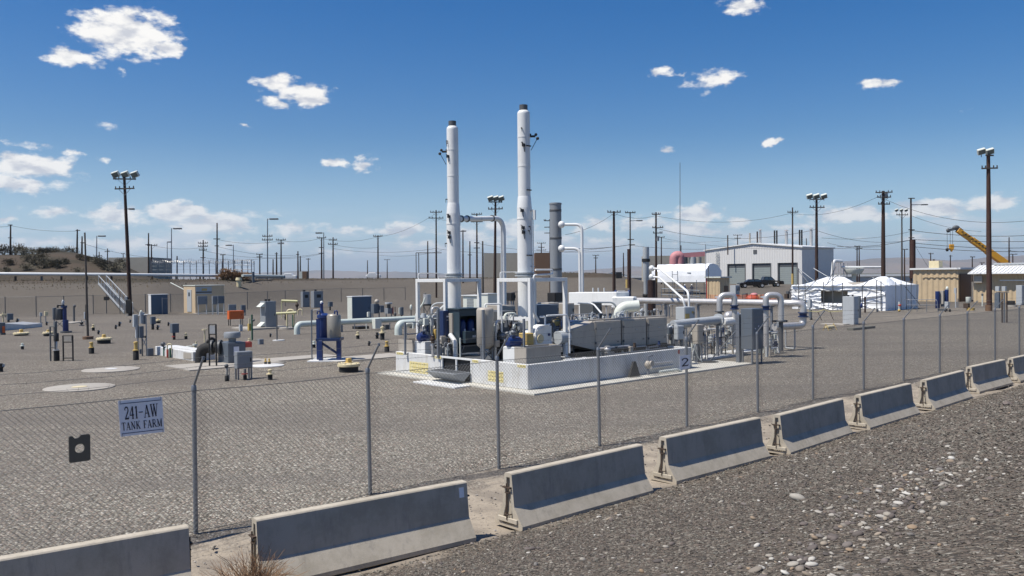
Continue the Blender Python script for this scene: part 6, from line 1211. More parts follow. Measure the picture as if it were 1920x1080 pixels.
# two workers far off
def person(lab, px, py, hgt, top, pants, yaw=0., arm=0.):
    g_ = bring(px, py); t = T('person', lab, 'person', tuple(g_), 'xy', local=True, rz=yaw); s_ = hgt / 1.75
    me = bpy.data.meshes.new('body'); J = dict(pel=(0, 0, .95), wst=(0, 0, 1.1), chs=(0, .01, 1.32), nck=(0, 0, 1.49), hd=(0, -.02, 1.60), tp=(0, -.01, 1.70), hl=(.1, 0, .9), kl=(.12, -.02, .5), al=(.12, .03, .09), tl=(.13, -.13, .04), hr=(-.1, 0, .9), kr=(-.13, -.06, .5), ar=(-.15, .0, .09), tr=(-.16, -.15, .04),
             sl=(.19, 0, 1.41), el_=(.25, -.02, 1.13), wl=(.22, -.18, .92 + arm), sr=(-.19, 0, 1.41), er=(-.26, -.02, 1.13), wr=(-.23, -.14, .9), fl=(.21, -.25, .87 + arm), fr=(-.22, -.2, .83))
    rad = dict(pel=.15, wst=.135, chs=.155, nck=.06, hd=.095, tp=.07, hl=.095, kl=.065, al=.045, tl=.04, hr=.095, kr=.065, ar=.045, tr=.04, sl=.065, el_=.048, wl=.032, sr=.065, er=.048, wr=.032, fl=.03, fr=.03)
    E_ = [('pel', 'wst'), ('wst', 'chs'), ('chs', 'nck'), ('nck', 'hd'), ('hd', 'tp'), ('pel', 'hl'), ('hl', 'kl'), ('kl', 'al'), ('al', 'tl'), ('pel', 'hr'), ('hr', 'kr'), ('kr', 'ar'), ('ar', 'tr'), ('chs', 'sl'), ('sl', 'el_'), ('el_', 'wl'), ('wl', 'fl'), ('chs', 'sr'), ('sr', 'er'), ('er', 'wr'), ('wr', 'fr')]
    ks = list(J); me.from_pydata([tuple(c * s_ for c in J[k]) for k in ks], [(ks.index(a), ks.index(b)) for a, b in E_], []); o = bpy.data.objects.new('body', me); COL.objects.link(o); o.parent = t.o
    sk = o.modifiers.new('skin', 'SKIN'); sub = o.modifiers.new('sub', 'SUBSURF'); sub.levels = sub.render_levels = 1
    if not me.skin_vertices: me.skin_vertices.new() if hasattr(me.skin_vertices, 'new') else None
    for i, k in enumerate(ks): me.skin_vertices[0].data[i].radius = (rad[k] * s_ * (1.15 if k in ('chs', 'pel', 'wst') else 1), rad[k] * s_); me.skin_vertices[0].data[i].use_root = (k == 'pel')
    me.materials.append(top)
    m = MB(); m.lathe([(.13, 0), (.12, .05), (.09, .1), (.03, .13)], (0, -.01 * s_, 1.68 * s_), 14); m.box((0, -.12, 1.69 * s_), (.2, .1, .015)); t.part('hard_hat', m, white)
    m = MB(); m.tube([(.1, 0, .92 * s_), (.12, -.02, .5 * s_), (.12, .02, .12 * s_)], [.105, .085, .07], 10); m.tube([(-.1, 0, .92 * s_), (-.13, -.06, .5 * s_), (-.15, 0, .12 * s_)], [.105, .085, .07], 10); t.part('trousers', m, pants)
jean = paint('denim', (.03, .05, .11), .8); shirt = paint('blue_shirt', (.06, .12, .28), .8); shirt2 = paint('dark_shirt', (.03, .035, .06), .8)
person('person in a pale blue shirt standing below the white shelter, left of another', 1284, 554, 1.75, shirt, jean, .4, .1)
person('person in dark blue standing below the white shelter, right of another', 1297, 554, 1.75, shirt2, jean, -.6, .25)
# ------------------------------------------------------------------ tank farm yard, left half
def disc(lab, px, py, rpx, mt, knob=None, h=.03, name='tank_pit_cover'):
    g_ = GU(px, py); r = rpx / FPX * xy(g_).y; t = T(name, lab, 'pit cover', tuple(g_), local=True); m = MB(); m.lathe([(r, -.05), (r, h), (r * .98, h + .008), (.01, h + .01)], (0, 0, 0), 48); t.part('slab', m, mt)
    if knob: m = MB(); m.lathe([(r * .22, 0), (r * .22, .012), (.01, .014)], (0, 0, h + .011), 16); t.part('centre_mark', m, knob)
disc('nearest large pale round cover flush with the gravel, faded yellow middle', 149, 727.5, 61, conc, cream); disc('second large round cover flush with the gravel, white middle', 208, 693.5, 50, conc, concw)
disc('pale round cover with a pair of yellow stubs beyond the grey panel on legs', 502, 686, 30, concw)
def knobcap(lab, px, py, wpx, s=1.):
    g_ = GU(px, py); k = xy(g_).y / FPX; r = wpx * k / 2; t = T('raised_manhole', lab, 'manhole', tuple(g_), local=True, group='cream manholes with yellow knobs'); m = MB(); m.lathe([(r * .85, -.05), (r * .85, .22 * s)], (0, 0, 0), 24); t.part('skirt', m, rubber)
    m = MB(); m.lathe([(r, .0), (r * 1.02, .05), (r, .1), (r * .7, .13), (.01, .135)], (0, 0, .222 * s), 28); t.part('lid', m, cream)
    m = MB(); m.box((0, 0, .222 * s + .135 + r * .22), (r * .42, r * .42, r * .42)); m.cyl((0, 0, .22 * s + .1), (0, 0, .24 * s + .15), r * .35); t.part('knob', m, yellow, .02)
    m = MB()
    for i in range(10): a = i * .628; m.sph((math.cos(a) * r * .84, math.sin(a) * r * .84, .222 * s + .13), .035, (1, 1, .7), 6, 4)
    t.part('lid_bolts', m, cream)
knobcap('cream round manhole with yellow block, right of the blue filter vessel, nearest the fence', 654, 697, 42); knobcap('cream round manhole with yellow knob right of the thin leaning pole', 195, 644, 27); knobcap('cream low manhole left of the pipe ladder frames', 90, 630, 18, .7); knobcap('cream flat manhole with knob near the left edge', 40, 629, 27, .4)
knobcap('small dark-skirted manhole right of the box on a post at the left cluster', 296.5, 606, 10, .8)
def stub(lab, px, py, h, kind=0):
    """h in picture height; kinds: 0 black stub, 1 cream cap on black, 2 tall yellow riser, 3 cream flange"""
    g_ = GU(px, py); k = xy(g_).y / FPX; hh = h * k; t = T('standpipe', lab, 'standpipe', tuple(g_), local=True, group='small capped standpipes in the gravel')
    r = min(.13, hh * .22); m = MB(); m.lathe([(r, -.05), (r, hh * .45), (r * .8, hh * .5)], (0, 0, 0), 12); t.part('sleeve', m, rubber)
    mt = (black, cream, yellow, offwhite)[kind]; m = MB(); m.lathe([(r * 1.6, 0), (r * 1.6, hh * .08), (r * .7, hh * .1), (r * .7, hh * .36), (r * .95, hh * .38), (r * .9, hh * .46), (r * .2, hh * .5)] if kind != 2 else [(r * 1.1, 0), (r * 1.1, hh * .05), (r * .62, hh * .07), (r * .62, hh * .4), (r * .8, hh * .41), (r * .7, hh * .48), (r * .2, hh * .5)], (0, 0, hh * .5), 12); t.part('cap', m, mt)
    if kind == 0: m = MB(); m.box((r * .9, 0, hh * .75), (r * 1.6, r, hh * .3)); t.part('side_fitting', m, lgrey)
for a in (('black standpipe with a pale fitting, far left behind the angled white slab', 32.5, 606, 9), ('black standpipe just left of the small cream sign post', 87.5, 610, 7), ('black capped standpipe alone left of the pipe ladder frames', 42, 655, 12, 3), ('yellow-topped standpipe below the thin leaning pole', 171.7, 663, 22, 2), ('small black standpipe left of the cream manhole by the leaning pole', 184.5, 627, 8), ('small cream-topped standpipe right of the leaning pole', 175, 620, 12, 1),
          ('left of two small black standpipes in the open gravel', 217, 617, 8), ('right of two small black standpipes in the open gravel', 224, 612, 9), ('tiny standpipe at the foot of the tall floodlight pole', 244, 605, 6), ('tall yellow standpipe beside the left cluster of grey boxes', 255, 675, 35, 2), ('dark bent standpipe at the left edge of the photo', 2, 697, 16),
          ('black standpipe below the hanging grey box of the left cluster', 295.5, 618.5, 9), ('cream-capped standpipe in the middle of the gravel', 348.7, 636, 12, 1), ('small black standpipe left of the cream-capped one', 315.7, 611, 7), ('cream-flanged standpipe nearest the fence, right of the grey panel on legs', 506.5, 712, 20, 1), ('black cream-ringed standpipe by the green post', 467.5, 645, 11, 1), ('small dark standpipe under the left cream hoop', 507, 632, 7),
          ('pale capped standpipe left of the blue filter vessel', 588.5, 652, 13, 3), ('cream-capped standpipe right of the blue filter vessel', 671, 635.5, 14, 1), ('bare black standpipe right of the blue filter vessel', 692, 648.5, 9), ('yellow standpipe with a blue top, left of the white curb', 725.5, 660, 21, 2), ('dark standpipe under the pale box of the long pipe', 707, 635, 12), ('black standpipe under the cream pipe', 536, 600, 11), ('reddish standpipe right of the pale pipe support', 717, 637, 25, 1), ('left yellow stub on the pale round cover', 498, 684, 12, 2), ('right yellow stub on the pale round cover', 505, 684, 12, 2)):
    stub(*a)
equip('grey box on a short black post in open gravel', 326, 637, [('c', 0, 637, 624, 5, black, 'post'), ('f', 0, 632, 630, 7, red, 'flange'), ('b', 0, 624, 607, 16, slate, 'box')], 'junction_box', 'junction box')
equip('cream sign on a slim post before the far fence', 86, 605, [('p', 0, 605, 585, 1.6, galv, 'post'), ('b', 0, 592, 584, 7, cream, 'plate')], 'small_sign', 'sign')
equip('slim grey box on a post left of the small cream sign', 76.5, 608, [('p', 0, 608, 586, 2, galv, 'post'), ('b', 0, 593, 586, 5, lgrey, 'box')], 'junction_box', 'junction box')
equip('dark grey post with a round head in front of the far fence', 139, 604, [('p', 0, 604, 575, 3.6, dgrey, 'post'), ('s', 1, 577, 571, 5, dgrey, 'head')], 'vent_post', 'vent post')
equip('pale box at the foot of the thin leaning pole', 160, 610, [('b', 0, 598, 585, 6, lgrey, 'box'), ('p', 2, 610, 597, 3, slate, 'post')], 'junction_box', 'junction box')
equip('small grey valve with a pale flange left of the thin leaning pole', 153, 611, [('s', 0, 609, 603, 6, black, 'valve'), ('p', 0, 611, 600, 1.5, galv, 'riser'), ('f', 0, 611, 609.5, 9, dgrey, 'base')], 'valve_station')
equip('blue and orange unit cut off by the left edge', 2, 628, [('b', 0, 624, 605, 12, slate, 'body'), ('b', 4, 624, 612, 5, orange, 'panel'), ('b', 2, 628, 624, 10, dgrey, 'base')], 'valve_station')
equip('cream and grey boxed valve group behind the angled white slab', 12, 604, [('p', -6, 604, 585, 2.5, cream, 'riser'), ('b', -6, 592, 589, 14, cream, 'beam'), ('b', 5, 600, 588, 12, slate, 'box'), ('p', 4, 607, 599, 4, black, 'leg')], 'valve_station')
a = uv(bring(8, 621)); b = uv(bring(52, 615)); m = MB(); q0 = G(6, 620); q1 = G(50, 616); m.add([(q0.x, q0.y, .55), (q1.x, q1.y, .3), (q1.x, q1.y + 2.2, .3), (q0.x, q0.y + 2.6, .55), (q0.x, q0.y, 0), (q1.x, q1.y, 0), (q1.x, q1.y + 2.2, 0), (q0.x, q0.y + 2.6, 0)], [(0, 1, 2, 3), (0, 4, 5, 1), (1, 5, 6, 2), (2, 6, 7, 3), (3, 7, 4, 0)]); single('pit_cover_block', 'angled white-topped pit cover block near the left edge', 'pit cover', m, concw, tuple(q0), 'xy')
a, b = G(32, 609), G(76, 606); m = MB(); m.bar((a.x, a.y, .03), (b.x, b.y, .03), .5, .08); single('kerb_strip', 'pale low strip of concrete behind the angled pit cover', 'strip', m, conc, (a.x, a.y, 0), 'xy')
a, b = G(122, 607), G(146, 604); m = MB(); m.bar((a.x, a.y, .03), (b.x, b.y, .03), 1.2, .08); single('kerb_strip', 'pale slab at the foot of the dark grey round-headed post', 'strip', m, conc, (a.x, a.y, 0), 'xy')
equip('tall blue valve column with a grey drum and elbow, standing on a small base behind the pipe ladders', 116, 624, [('c', 6, 622, 600, 10, blue, 'column'), ('c', 5, 600, 577, 7, blue, 'column'), ('f', 5, 577, 573, 11, dblue, 'flange'), ('s', 3, 573, 562, 5, lgrey, 'head'), ('c', -6, 600, 579, 13, dgrey, 'drum'), ('c', -14, 599, 577, 7, slate, 'drum'), ('u', -1, 577, 572, 12, black, 'elbow'), ('p', -14, 624, 599, 2, galv, 'leg'), ('x', -4, 614, 601, 14, dgrey, 'brace'), ('f', 8, 624, 621, 20, dgrey, 'base')], 'valve_column', 'valve')
def frame_rack(lab, px0, px1, py, pt, rungs, mt=dgrey, panel=None, name='pipe_ladder_frame'):
    a = G(px0, py); s_ = a.y / FPX; w_ = (px1 - px0) * s_; h = (py - pt) * s_; t = T(name, lab, 'frame', tuple(a), 'xy', local=True)
    for x in (0, w_): m = MB(); m.tube([(x, 0, 0), (x, 0, h)], .035, 6); t.part('upright', m, mt)
    for f_ in rungs: m = MB(); m.tube([(0, 0, h * f_), (w_, 0, h * f_)], .03, 6); t.part('rung', m, mt)
    if panel: m = MB(); m.bx(w_ * .1, w_ * .9, -.03, .03, h * panel[0], h * panel[1]); t.part('panel', m, panel[2])
    return t, w_, h
frame_rack('dark pipe frame shaped like a small ladder, right of the black riser', 119, 137, 677, 629, (1, .74, .12, .0), black, (.78, .97, taupe)); frame_rack('narrow dark pipe frame left of the black riser', 95, 104, 677, 612, (1, .75, .4))
equip('black wrapped riser with a shiny sleeve between the two dark ladder frames', 105, 677, [('c', 0, 677, 657, 10, rubber, 'boot'), ('c', 0, 657, 640, 5, steel, 'sleeve'), ('c', 0, 640, 625, 9, black, 'wrap'), ('c', -1, 625, 603, 6, dgrey, 'riser'), ('f', 0, 657.5, 655.5, 11, steel, 'flange')], 'wrapped_riser', 'pipe')
# left cluster of boxes
t = equip('cluster of pale grey boxes on tall legs with a yellow standpipe at its foot', 262, 668, [('b', -8, 613, 590, 11, lgrey, 'junction_box'), ('b', 4, 607, 586, 10, lgrey, 'junction_box'), ('b', 9, 608, 590, 7, slate, 'junction_box'), ('b', -5, 634, 610, 7, lgrey, 'junction_box'), ('b', 2, 634, 612, 10, slate, 'control_box'), ('p', -3, 668, 590, 2.6, galv, 'post'), ('p', 5, 668, 634, 2.6, dgrey, 'post'), ('p', 13, 670, 590, 2.2, galv, 'post'), ('b', 1, 664, 655, 4, slate, 'fitting'), ('h', -3, 592, 590, 20, galv, 'rail'), ('s', 11, 634, 629, 5, black, 'valve'), ('x', 9, 650, 634, 8, galv, 'brace'), ('b', 18, 668, 654, 13, slate, 'floor_box'), ('s', 4, 587, 582, 5, offwhite, 'cap')], 'junction_box_rack', 'junction boxes')
equip('grey box on a black post right of the left cluster', 286, 618.5, [('c', 0, 618, 608, 5, black, 'post'), ('b', 0, 608, 594, 10, slate, 'box')], 'junction_box', 'junction box')
# cabinets
t = cab2('weather_cabinet', 'large white-topped cabinet, front painted shade-blue and side lit white, right of the tall floodlight pole', 'cabinet', 279, 284, 315, 553, 590, mat=bluef, roof=white); m = MB(); m.bx(t.u0 - .03, t.u0 - .001, t.v0 + .02, t.v0 + t.dl - .02, t.z0 + .02, t.zt - .02); t.part('lit_side', m, white)  # white panel paints the sunlit side, blue body the shaded front
m = MB(); m.tube([(t.u0 + t.dr * .6, t.v0 - .3, 0), (t.u0 + t.dr * .6, t.v0 - .3, t.zt * .85)], .05, 6); m.tube([(t.u0 + t.dr * .6, t.v0 - .3, t.zt * .8), (t.u0 + t.dr * .95, t.v0 - .3, t.zt * .8)], .03, 6); t.part('conduit', m, galv)
t = cab2('weather_cabinet', 'wide cabinet with side painted lit white and front shade blue-grey behind the long pale pipe', 'cabinet', 652, 661, 697, 557, 600, mat=bluef, roof=white); m = MB(); m.bx(t.u0 - .03, t.u0 - .001, t.v0 + .02, t.v0 + t.dl - .02, t.z0 + .02, t.zt - .02); t.part('lit_side', m, offwhite)  # off-white sheet stands for sunlight on the side, blue for shade in front
t = cab2('equipment_shelter', 'tan equipment shelter with a door on its lit side and notices on its shaded front', 'shelter', 345, 366.5, 421, 536, 588, mat=tanl, roof=offwhite, door=False)
m = MB(); m.bx(t.u0 - .05, t.u0 - .001, t.v0 + t.dl * .3, t.v0 + t.dl * .68, t.z0 + .15, t.z0 + (t.zt - t.z0) * .86); d_ = t.part('door', m, lgrey, .01); m = MB(); m.bx(t.u0 - .06, t.u0 - .051, t.v0 + t.dl * .42, t.v0 + t.dl * .55, t.z0 + (t.zt - t.z0) * .62, t.z0 + (t.zt - t.z0) * .76); m.build('window', glass, d_, t.base)
for k0, k1, z0_, z1_, mt in ((.02, .56, .7, .96, lgrey), (.02, .56, .74, .79, dgrey), (.22, .4, .82, .9, yellow)):
    m = MB(); e = .03 if mt is lgrey else .045; m.bx(t.u0 + t.dr * k0, t.u0 + t.dr * k1, t.v0 - e, t.v0 - (.001 if mt is lgrey else .032), t.z0 + (t.zt - t.z0) * z0_, t.z0 + (t.zt - t.z0) * z1_); t.part('notice', m, mt)
m = MB(); m.bx(t.u0 - .3, t.u0 + t.dr + .4, t.v0 - 1.6, t.v0 - .02, -.1, .06); t.part('slab', m, conc)
for pl, pn, pr, lab in ((370, 371, 389, 'left grey box on a pale stand in front of the tan shelter'), (397, 399, 409, 'pale narrow box in front of the tan shelter, second from the left'), (408, 409, 421, 'blue-grey box on a pale stand at the right end of the tan shelter')):
    cab2('switch_box', lab, 'switch box', pl, pn, pr, 555, 571 if pn < 400 else 569, 590, mat=slate if pn > 405 else mgrey, legm=lgrey)
cab2('transformer', 'bright orange box on thin legs right of the tan shelter', 'box', 426, 430, 457.5, 583, 599, 611, mat=orange, legm=black)
for a in (('small grey box in the row behind the orange box, left', 428, 429, 443, 571, 582, 590, mgrey), ('small blue-grey box in the row behind the orange box, right', 451, 453, 461, 572, 586, 592, slate)): cab2('switch_box', a[0], 'switch box', *a[1:7], mat=a[7])
t = cab2('equipment_cabinet', 'tall grey cabinet with pale side flaps on a concrete slab left of the cream hoops', 'cabinet', 488, 498, 518, 565, 617, mat=mgrey)
for f_ in (.8, .1): m = MB(); zz = t.z0 + (t.zt - t.z0) * f_; m.prism([(t.u0 - .35, zz), (t.u0, zz + .3), (t.u0, zz)], t.v0 + .1, t.v0 + t.dl - .1); t.part('vent_hood', m, offwhite)
m = MB()
for k in (.3, .6): m.cyl((t.u0 + t.dr * k, t.v0 + t.dl / 2, t.zt), (t.u0 + t.dr * k, t.v0 + t.dl / 2, t.zt + .15), .1, n=8)
t.part('vent_stub', m, black); m = MB(); m.bx(t.u0 - 1.6, t.u0 + t.dr + 1., t.v0 - .5, t.v0 + t.dl + 1.4, -.1, .12); single('concrete_pad', 'thick pale slab under the tall grey cabinet left of the cream hoops', 'pad', m, conc, (t.u0, t.v0, 0), bevel=.01)
equip('green-yellow post with a yellow box by the tall grey cabinet', 471, 639, [('p', 2, 638, 590, 3.6, green, 'post'), ('b', -3, 620, 607, 8, yellow, 'box'), ('p', -3, 607, 597, 3, cream, 'conduit'), ('s', 5, 603, 598, 5, dgrey, 'head')], 'marker_post', 'post')
equip('small pale box hung on a thin pole left of the green-yellow post', 451, 622, [('p', 0, 622, 600, 1.4, galv, 'pole'), ('b', 0, 621, 609, 7, lgrey, 'box')], 'junction_box', 'junction box')
equip('low grey box on the gravel right of the green-yellow post', 488, 646, [('b', 0, 646, 636, 11, mgrey, 'box')], 'floor_box', 'box')
equip('thin dark post on a round white base, right of the tall grey cabinet', 519.5, 639, [('p', 0, 638, 590, 2.6, dgrey, 'post'), ('f', 3, 639.5, 637.5, 22, concw, 'base')], 'marker_post', 'post')
# cream hoops and yellowish pipe
equip('large cream pipe hoop with a green drop leg left of the long pale pipe', 545, 617, [('u', 0, 616, 581, 13, cream, 'hoop'), ('p', 5, 616, 590, 4, green, 'drop_leg'), ('f', -4, 617, 614, 34, conc, 'base')], 'pipe_hoop', 'pipe'); equip('smaller cream pipe hoop right of the large one', 563, 592, [('u', 0, 591, 580, 8, cream, 'hoop')], 'pipe_hoop', 'pipe')
a, b = uv(P(518, 588, 62)), uv(P(556, 586, 62)); m = MB(); m.tube([a, b], .09, 8); single('yellow_pipe', 'short straight yellowish pipe running into the large cream hoop', 'pipe', m, paint('pale_yellow', (.55, .52, .28), .5), tuple(a))
a, b = uv(P(528, 564, 80)), uv(P(558, 565, 80)); m = MB(); m.tube([a, b], .12, 8); m.tube([(a.x, a.y, 0), a], .05, 6); single('yellow_pipe', 'yellowish pipe near the far fence left of the twin grey cabinets', 'pipe', m, MATS['pale_yellow'], (a.x, a.y, 0))
for a in (('left of the twin grey cabinets in front of the far fence', 564, 568, 581, 547, 576), ('right of the twin grey cabinets in front of the far fence', 583, 589, 606, 546, 577)): t = cab2('equipment_cabinet', a[0], 'cabinet', *a[1:6], mat=mgrey, group='twin grey cabinets'); m = MB(); m.bx(t.u0 + t.dr * .3, t.u0 + t.dr * .75, t.v0 - .03, t.v0 - .021, t.z0 + (t.zt - t.z0) * .6, t.z0 + (t.zt - t.z0) * .8); t.part('vent', m, black); m = MB(); m.cyl((t.u0 + .5, t.v0 + .5, t.zt), (t.u0 + .5, t.v0 + .5, t.zt + .2), .15, n=8); t.part('vent_stub', m, black)
equip('small dark box on a post right of the twin grey cabinets', 619, 582, [('p', 0, 582, 575, 3, black, 'post'), ('b', 0, 575, 566, 9, slate, 'box')], 'junction_box', 'junction box')
# white vault with its fittings and the black elbow
p0, p1 = G(292, 662), G(361, 677); a = GU(362, 677); m = MB(); vl = HU(291, 664, a.x).y; ur = HV(372, 672, a.y).x; m.bx(a.x, ur + .8, a.y, vl, -.1, .42); t = T('valve_pit', 'low white concrete valve pit with small blue, red and white fittings on top', 'pit', tuple(a)); t.part('walls', m, concw, .02)
m = MB(); m.bx(a.x - .012, a.x - .003, a.y + .2, a.y + 1.1, .05, .35); t.part('access_panel', m, taupe)
m = MB(); m.bx(a.x + .3, ur + .4, a.y + .5, vl - .5, .421, .46); t.part('lid', m, concw, .01)
equip('small dark green pump head at the left end of the white pit', 308, 668, [('c', 0, 668, 650, 5, green, 'body'), ('s', -2, 650, 641, 9, dgrey, 'head')], 'small_pump', 'pump'); equip('red and green gas bottles strapped together in front of the white pit', 317, 671, [('c', -3, 671, 655, 4, red, 'bottle'), ('c', 2, 671, 653, 4, green, 'bottle'), ('u', 1, 656, 645, 8, cream, 'hose')], 'gas_bottles', 'bottles')
equip('cream flanged valve on the white pit', 366, 656, [('s', 0, 656, 647, 8, cream, 'body'), ('f', 0, 648, 645, 9, offwhite, 'flange'), ('p', 2, 652, 640, 3, cream, 'riser')], 'pit_valve', 'valve'); equip('white hooded fitting on the white pit, centre', 354, 656, [('b', 0, 656, 649, 12, offwhite, 'hood'), ('s', -6, 655, 651, 5, lgrey, 'valve')], 'pit_valve', 'valve')
equip('tall cream riser with a flat top behind the black elbow', 384, 644, [('p', 0, 644, 620, 3, cream, 'riser'), ('f', 0, 619, 617, 10, cream, 'top_flange')], 'cream_riser', 'pipe')
Ye = G(378, 681).y; t = T('black_elbow_duct', 'thick black ribbed elbow duct rising out of the ground and turning right', 'duct', tuple(uv(G(376, 681)))); m = MB(); m.tube(bend([uv(P(376, 681, Ye)), uv(P(377, 652, Ye)), uv(P(410, 651, Ye))], .55, 8), [.26 + .012 * (i % 2) for i in range(len(bend([(0, 0, 0)] * 3, .5, 8)))] if False else .24, 16); t.part('duct', m, rubber)
m = MB(); q = uv(P(396, 651, Ye)); d_ = (uv(P(410, 651, Ye)) - q).normalized(); m.cyl(q, q + d_ * .1, .33, n=18); m.cyl(q + d_ * .35, q + d_ * .45, .33, n=18); t.part('flange', m, dgrey); m = MB(); m.lathe([(.2, 0), (.24, .05), (.2, .1)], uv(P(397, 642, Ye)), 14, 'y'); t.part('hand_wheel', m, black)
m = MB(); m.bx(*sorted((GU(362, 688).x, GU(470, 688).x)), GU(362, 688).y - .6, GU(362, 688).y + .8, -.05, .04) if False else m.bx(GU(420, 690).x - 1.5, GU(420, 690).x + 2.8, GU(420, 690).y - .1, GU(420, 690).y + 2.6, -.05, .04); single('concrete_pad', 'thin pale pad under the blue-grey fan unit and black elbow', 'pad', m, conc, tuple(GU(420, 690)))
frame_rack('tall black pipe frame with a speckled gauge panel right of the black elbow', 393, 406, 688, 608, (1, .77), black, (.78, .97, steel))
t = cab2('fan_unit', 'dark blue-grey fan unit with a flat round grey hood on top', 'fan unit', 409, 428, 461, 643, 683, mat=slate, dmin=.8); c = uv(P(441, 641, t.Y + .3)); s_ = t.Y / FPX
m = MB(); m.lathe([(7 * s_, 0), (7 * s_, 8 * s_)], (t.u0 + t.dr * .45, t.v0 + t.dl * .35, t.zt + .001), 18); m.lathe([(12 * s_, 7.5 * s_), (15 * s_, 8.5 * s_), (15.5 * s_, 17 * s_), (14 * s_, 19 * s_), (.05, 19.5 * s_)], (t.u0 + t.dr * .45, t.v0 + t.dl * .35, t.zt), 28); t.part('hood', m, mgrey)
m = MB(); m.bx(t.u0 + t.dr * .3, t.u0 + t.dr * .6, t.v0 - .05, t.v0 - .021, t.z0 + .35, t.z0 + .75); t.part('warning_notice', m, signw); m = MB(); m.bx(t.u0 + t.dr + .002, t.u0 + t.dr + .3, t.v0, t.v0 + .4, t.zt - .25, t.zt - .02); t.part('side_box', m, red)
t = cab2('panel_on_legs', 'big plain grey panel box on four legs, nearest the fence on the left side', 'panel', 443, 445, 474, 660, 692, 713, mat=mgrey, dmin=.25)
equip('dark standpipe with a flanged neck under the big grey panel', 459, 713, [('c', 0, 713, 704, 7, rubber, 'sleeve'), ('f', 0, 702, 700, 12, red, 'flange'), ('c', 0, 704, 692, 5, dgrey, 'neck')], 'standpipe', 'standpipe'); equip('dark slender riser left of the big grey panel', 425, 715, [('c', 0, 715, 704, 8, rubber, 'boot'), ('c', 0, 704, 690, 5, taupe, 'riser'), ('s', 0, 690, 682, 8, dgrey, 'head'), ('p', 5, 712, 690, 1.6, galv, 'side_post')], 'wrapped_riser', 'pipe')
# the blue filter vessel
gb = G(620, 676); s_ = gb.y / FPX; t = T('filter_vessel', 'blue framed filter vessel with a stainless drum, standing on blue legs on a white pad', 'vessel', tuple(gb), 'xy', local=True)
def X(px): return (px - 620) * s_
def Z(py): return (676 - py) * s_
m = MB(); m.lathe([(11 * s_, 0), (13 * s_, .1), (13 * s_, Z(592) - Z(636)), (11 * s_, Z(589) - Z(636)), (3 * s_, Z(588) - Z(636))], (X(627), 0, Z(636)), 24); t.part('drum', m, paint('brushed_drum', (.33, .30, .25), .4, .35, dirt=.4))
m = MB(); m.lathe([(9 * s_, 0), (11 * s_, .1), (11 * s_, Z(597) - Z(634)), (13 * s_, Z(596) - Z(634)), (13 * s_, Z(591) - Z(634)), (4 * s_, Z(587) - Z(634))], (X(606), .25, Z(634)), 20); t.part('vessel', m, blue)
m = MB(); m.lathe([(5 * s_, 0), (3 * s_, .15), (3 * s_, Z(570) - Z(588)), (4 * s_, Z(569) - Z(588)), (1.5 * s_, Z(566) - Z(588))], (X(602), .25, Z(588)), 14); t.part('valve_neck', m, blue); m = MB(); m.sph((X(602), .25, Z(567)), 3 * s_, (1, 1, 1), 12, 8); t.part('top_ball', m, white)
m = MB(); m.bx(X(596), X(602), -.25, -.2, Z(634), Z(597)); t.part('side_plate', m, blue)
for px, y_ in ((598, 0), (606, -.45), (639, -.3), (632, .35)): m = MB(); m.box((X(px), y_, Z(640) / 2 + .05), (.17, .17, Z(636) - .05)); t.part('leg', m, blue, .01)
m = MB(); m.bar((X(606), -.45, Z(640)), (X(639), -.3, Z(664)), .1); t.part('brace', m, dblue); m = MB(); m.bx(X(597), X(642), -.5, .42, Z(638), Z(633)); t.part('platform', m, dblue)
m = MB(); m.bx(X(582), X(651), -.65, .9, -.05, .05); t.part('pad', m, concw, .01)
for px in (601, 633): m = MB(); m.tube(bend([(X(px), -.5, Z(588)), (X(px), -.5, Z(582)), (X(px + 5), -.5, Z(582)), (X(px + 5), -.5, Z(590))], .06), .035, 6); t.part('lifting_handle', m, blue)
m = MB(); m.lathe([(10 * s_, 0), (11 * s_, .05)], (X(588), -.2, 0), 6) if False else m.tube([(X(585), 0, 0), (X(585), 0, Z(580))], .03, 6); t.part('side_post', m, galv)
m = MB(); q = GU(575, 672); m.bx(q.x - 2.2, q.x + 1.6, q.y - .3, q.y + 1.2, -.05, .03); single('concrete_pad', 'thin dusty pad left of the blue filter vessel', 'pad', m, conc, tuple(q)); q = GU(712, 671); m = MB(); m.bx(q.x - 2.5, q.x + 1.5, q.y - .4, q.y + 1.4, -.05, .04); single('concrete_pad', 'thin dusty pad under the yellow standpipe left of the white curb', 'pad', m, conc, tuple(q))
# the long pale pipe and its branches
g0 = GU(557, 627); Y0 = xy(g0).y; zc = P(557, 608, Y0).z; pal = paint('pale_green_paint', (.55, .60, .55), .45, dirt=.35)
e = HV(790, 598, g0.y); t = T('ventilation_pipe', 'long pale green ventilation pipe rising by the cream hoops and running to the skid', 'pipe', tuple(g0)); r = 5.6 / FPX * Y0
end = Vector((UL - .0 + 2.6, g0.y, zc)); t_e = HV(826, 596, g0.y); m = MB(); m.tube(bend([(g0.x, g0.y, -.1), (g0.x, g0.y, zc), (t_e.x, g0.y, zc)], r * 2.8, 9), r, 18); t.part('pipe', m, pal)
for px in (700, 640, 770): q = HV(px, 605, g0.y); m = MB(); w2 = .22 if px == 700 else .05; m.bx(q.x - w2 * 1.2, q.x + w2 * 1.2, g0.y - r - .45 if px == 700 else g0.y - .1, g0.y - r - .02 if px == 700 else g0.y + .1, 0 if px != 700 else .12, zc - r - .01 if px != 700 else zc + .15); t.part('support' if px != 700 else 'valve_box', m, offwhite if px == 700 else galv)
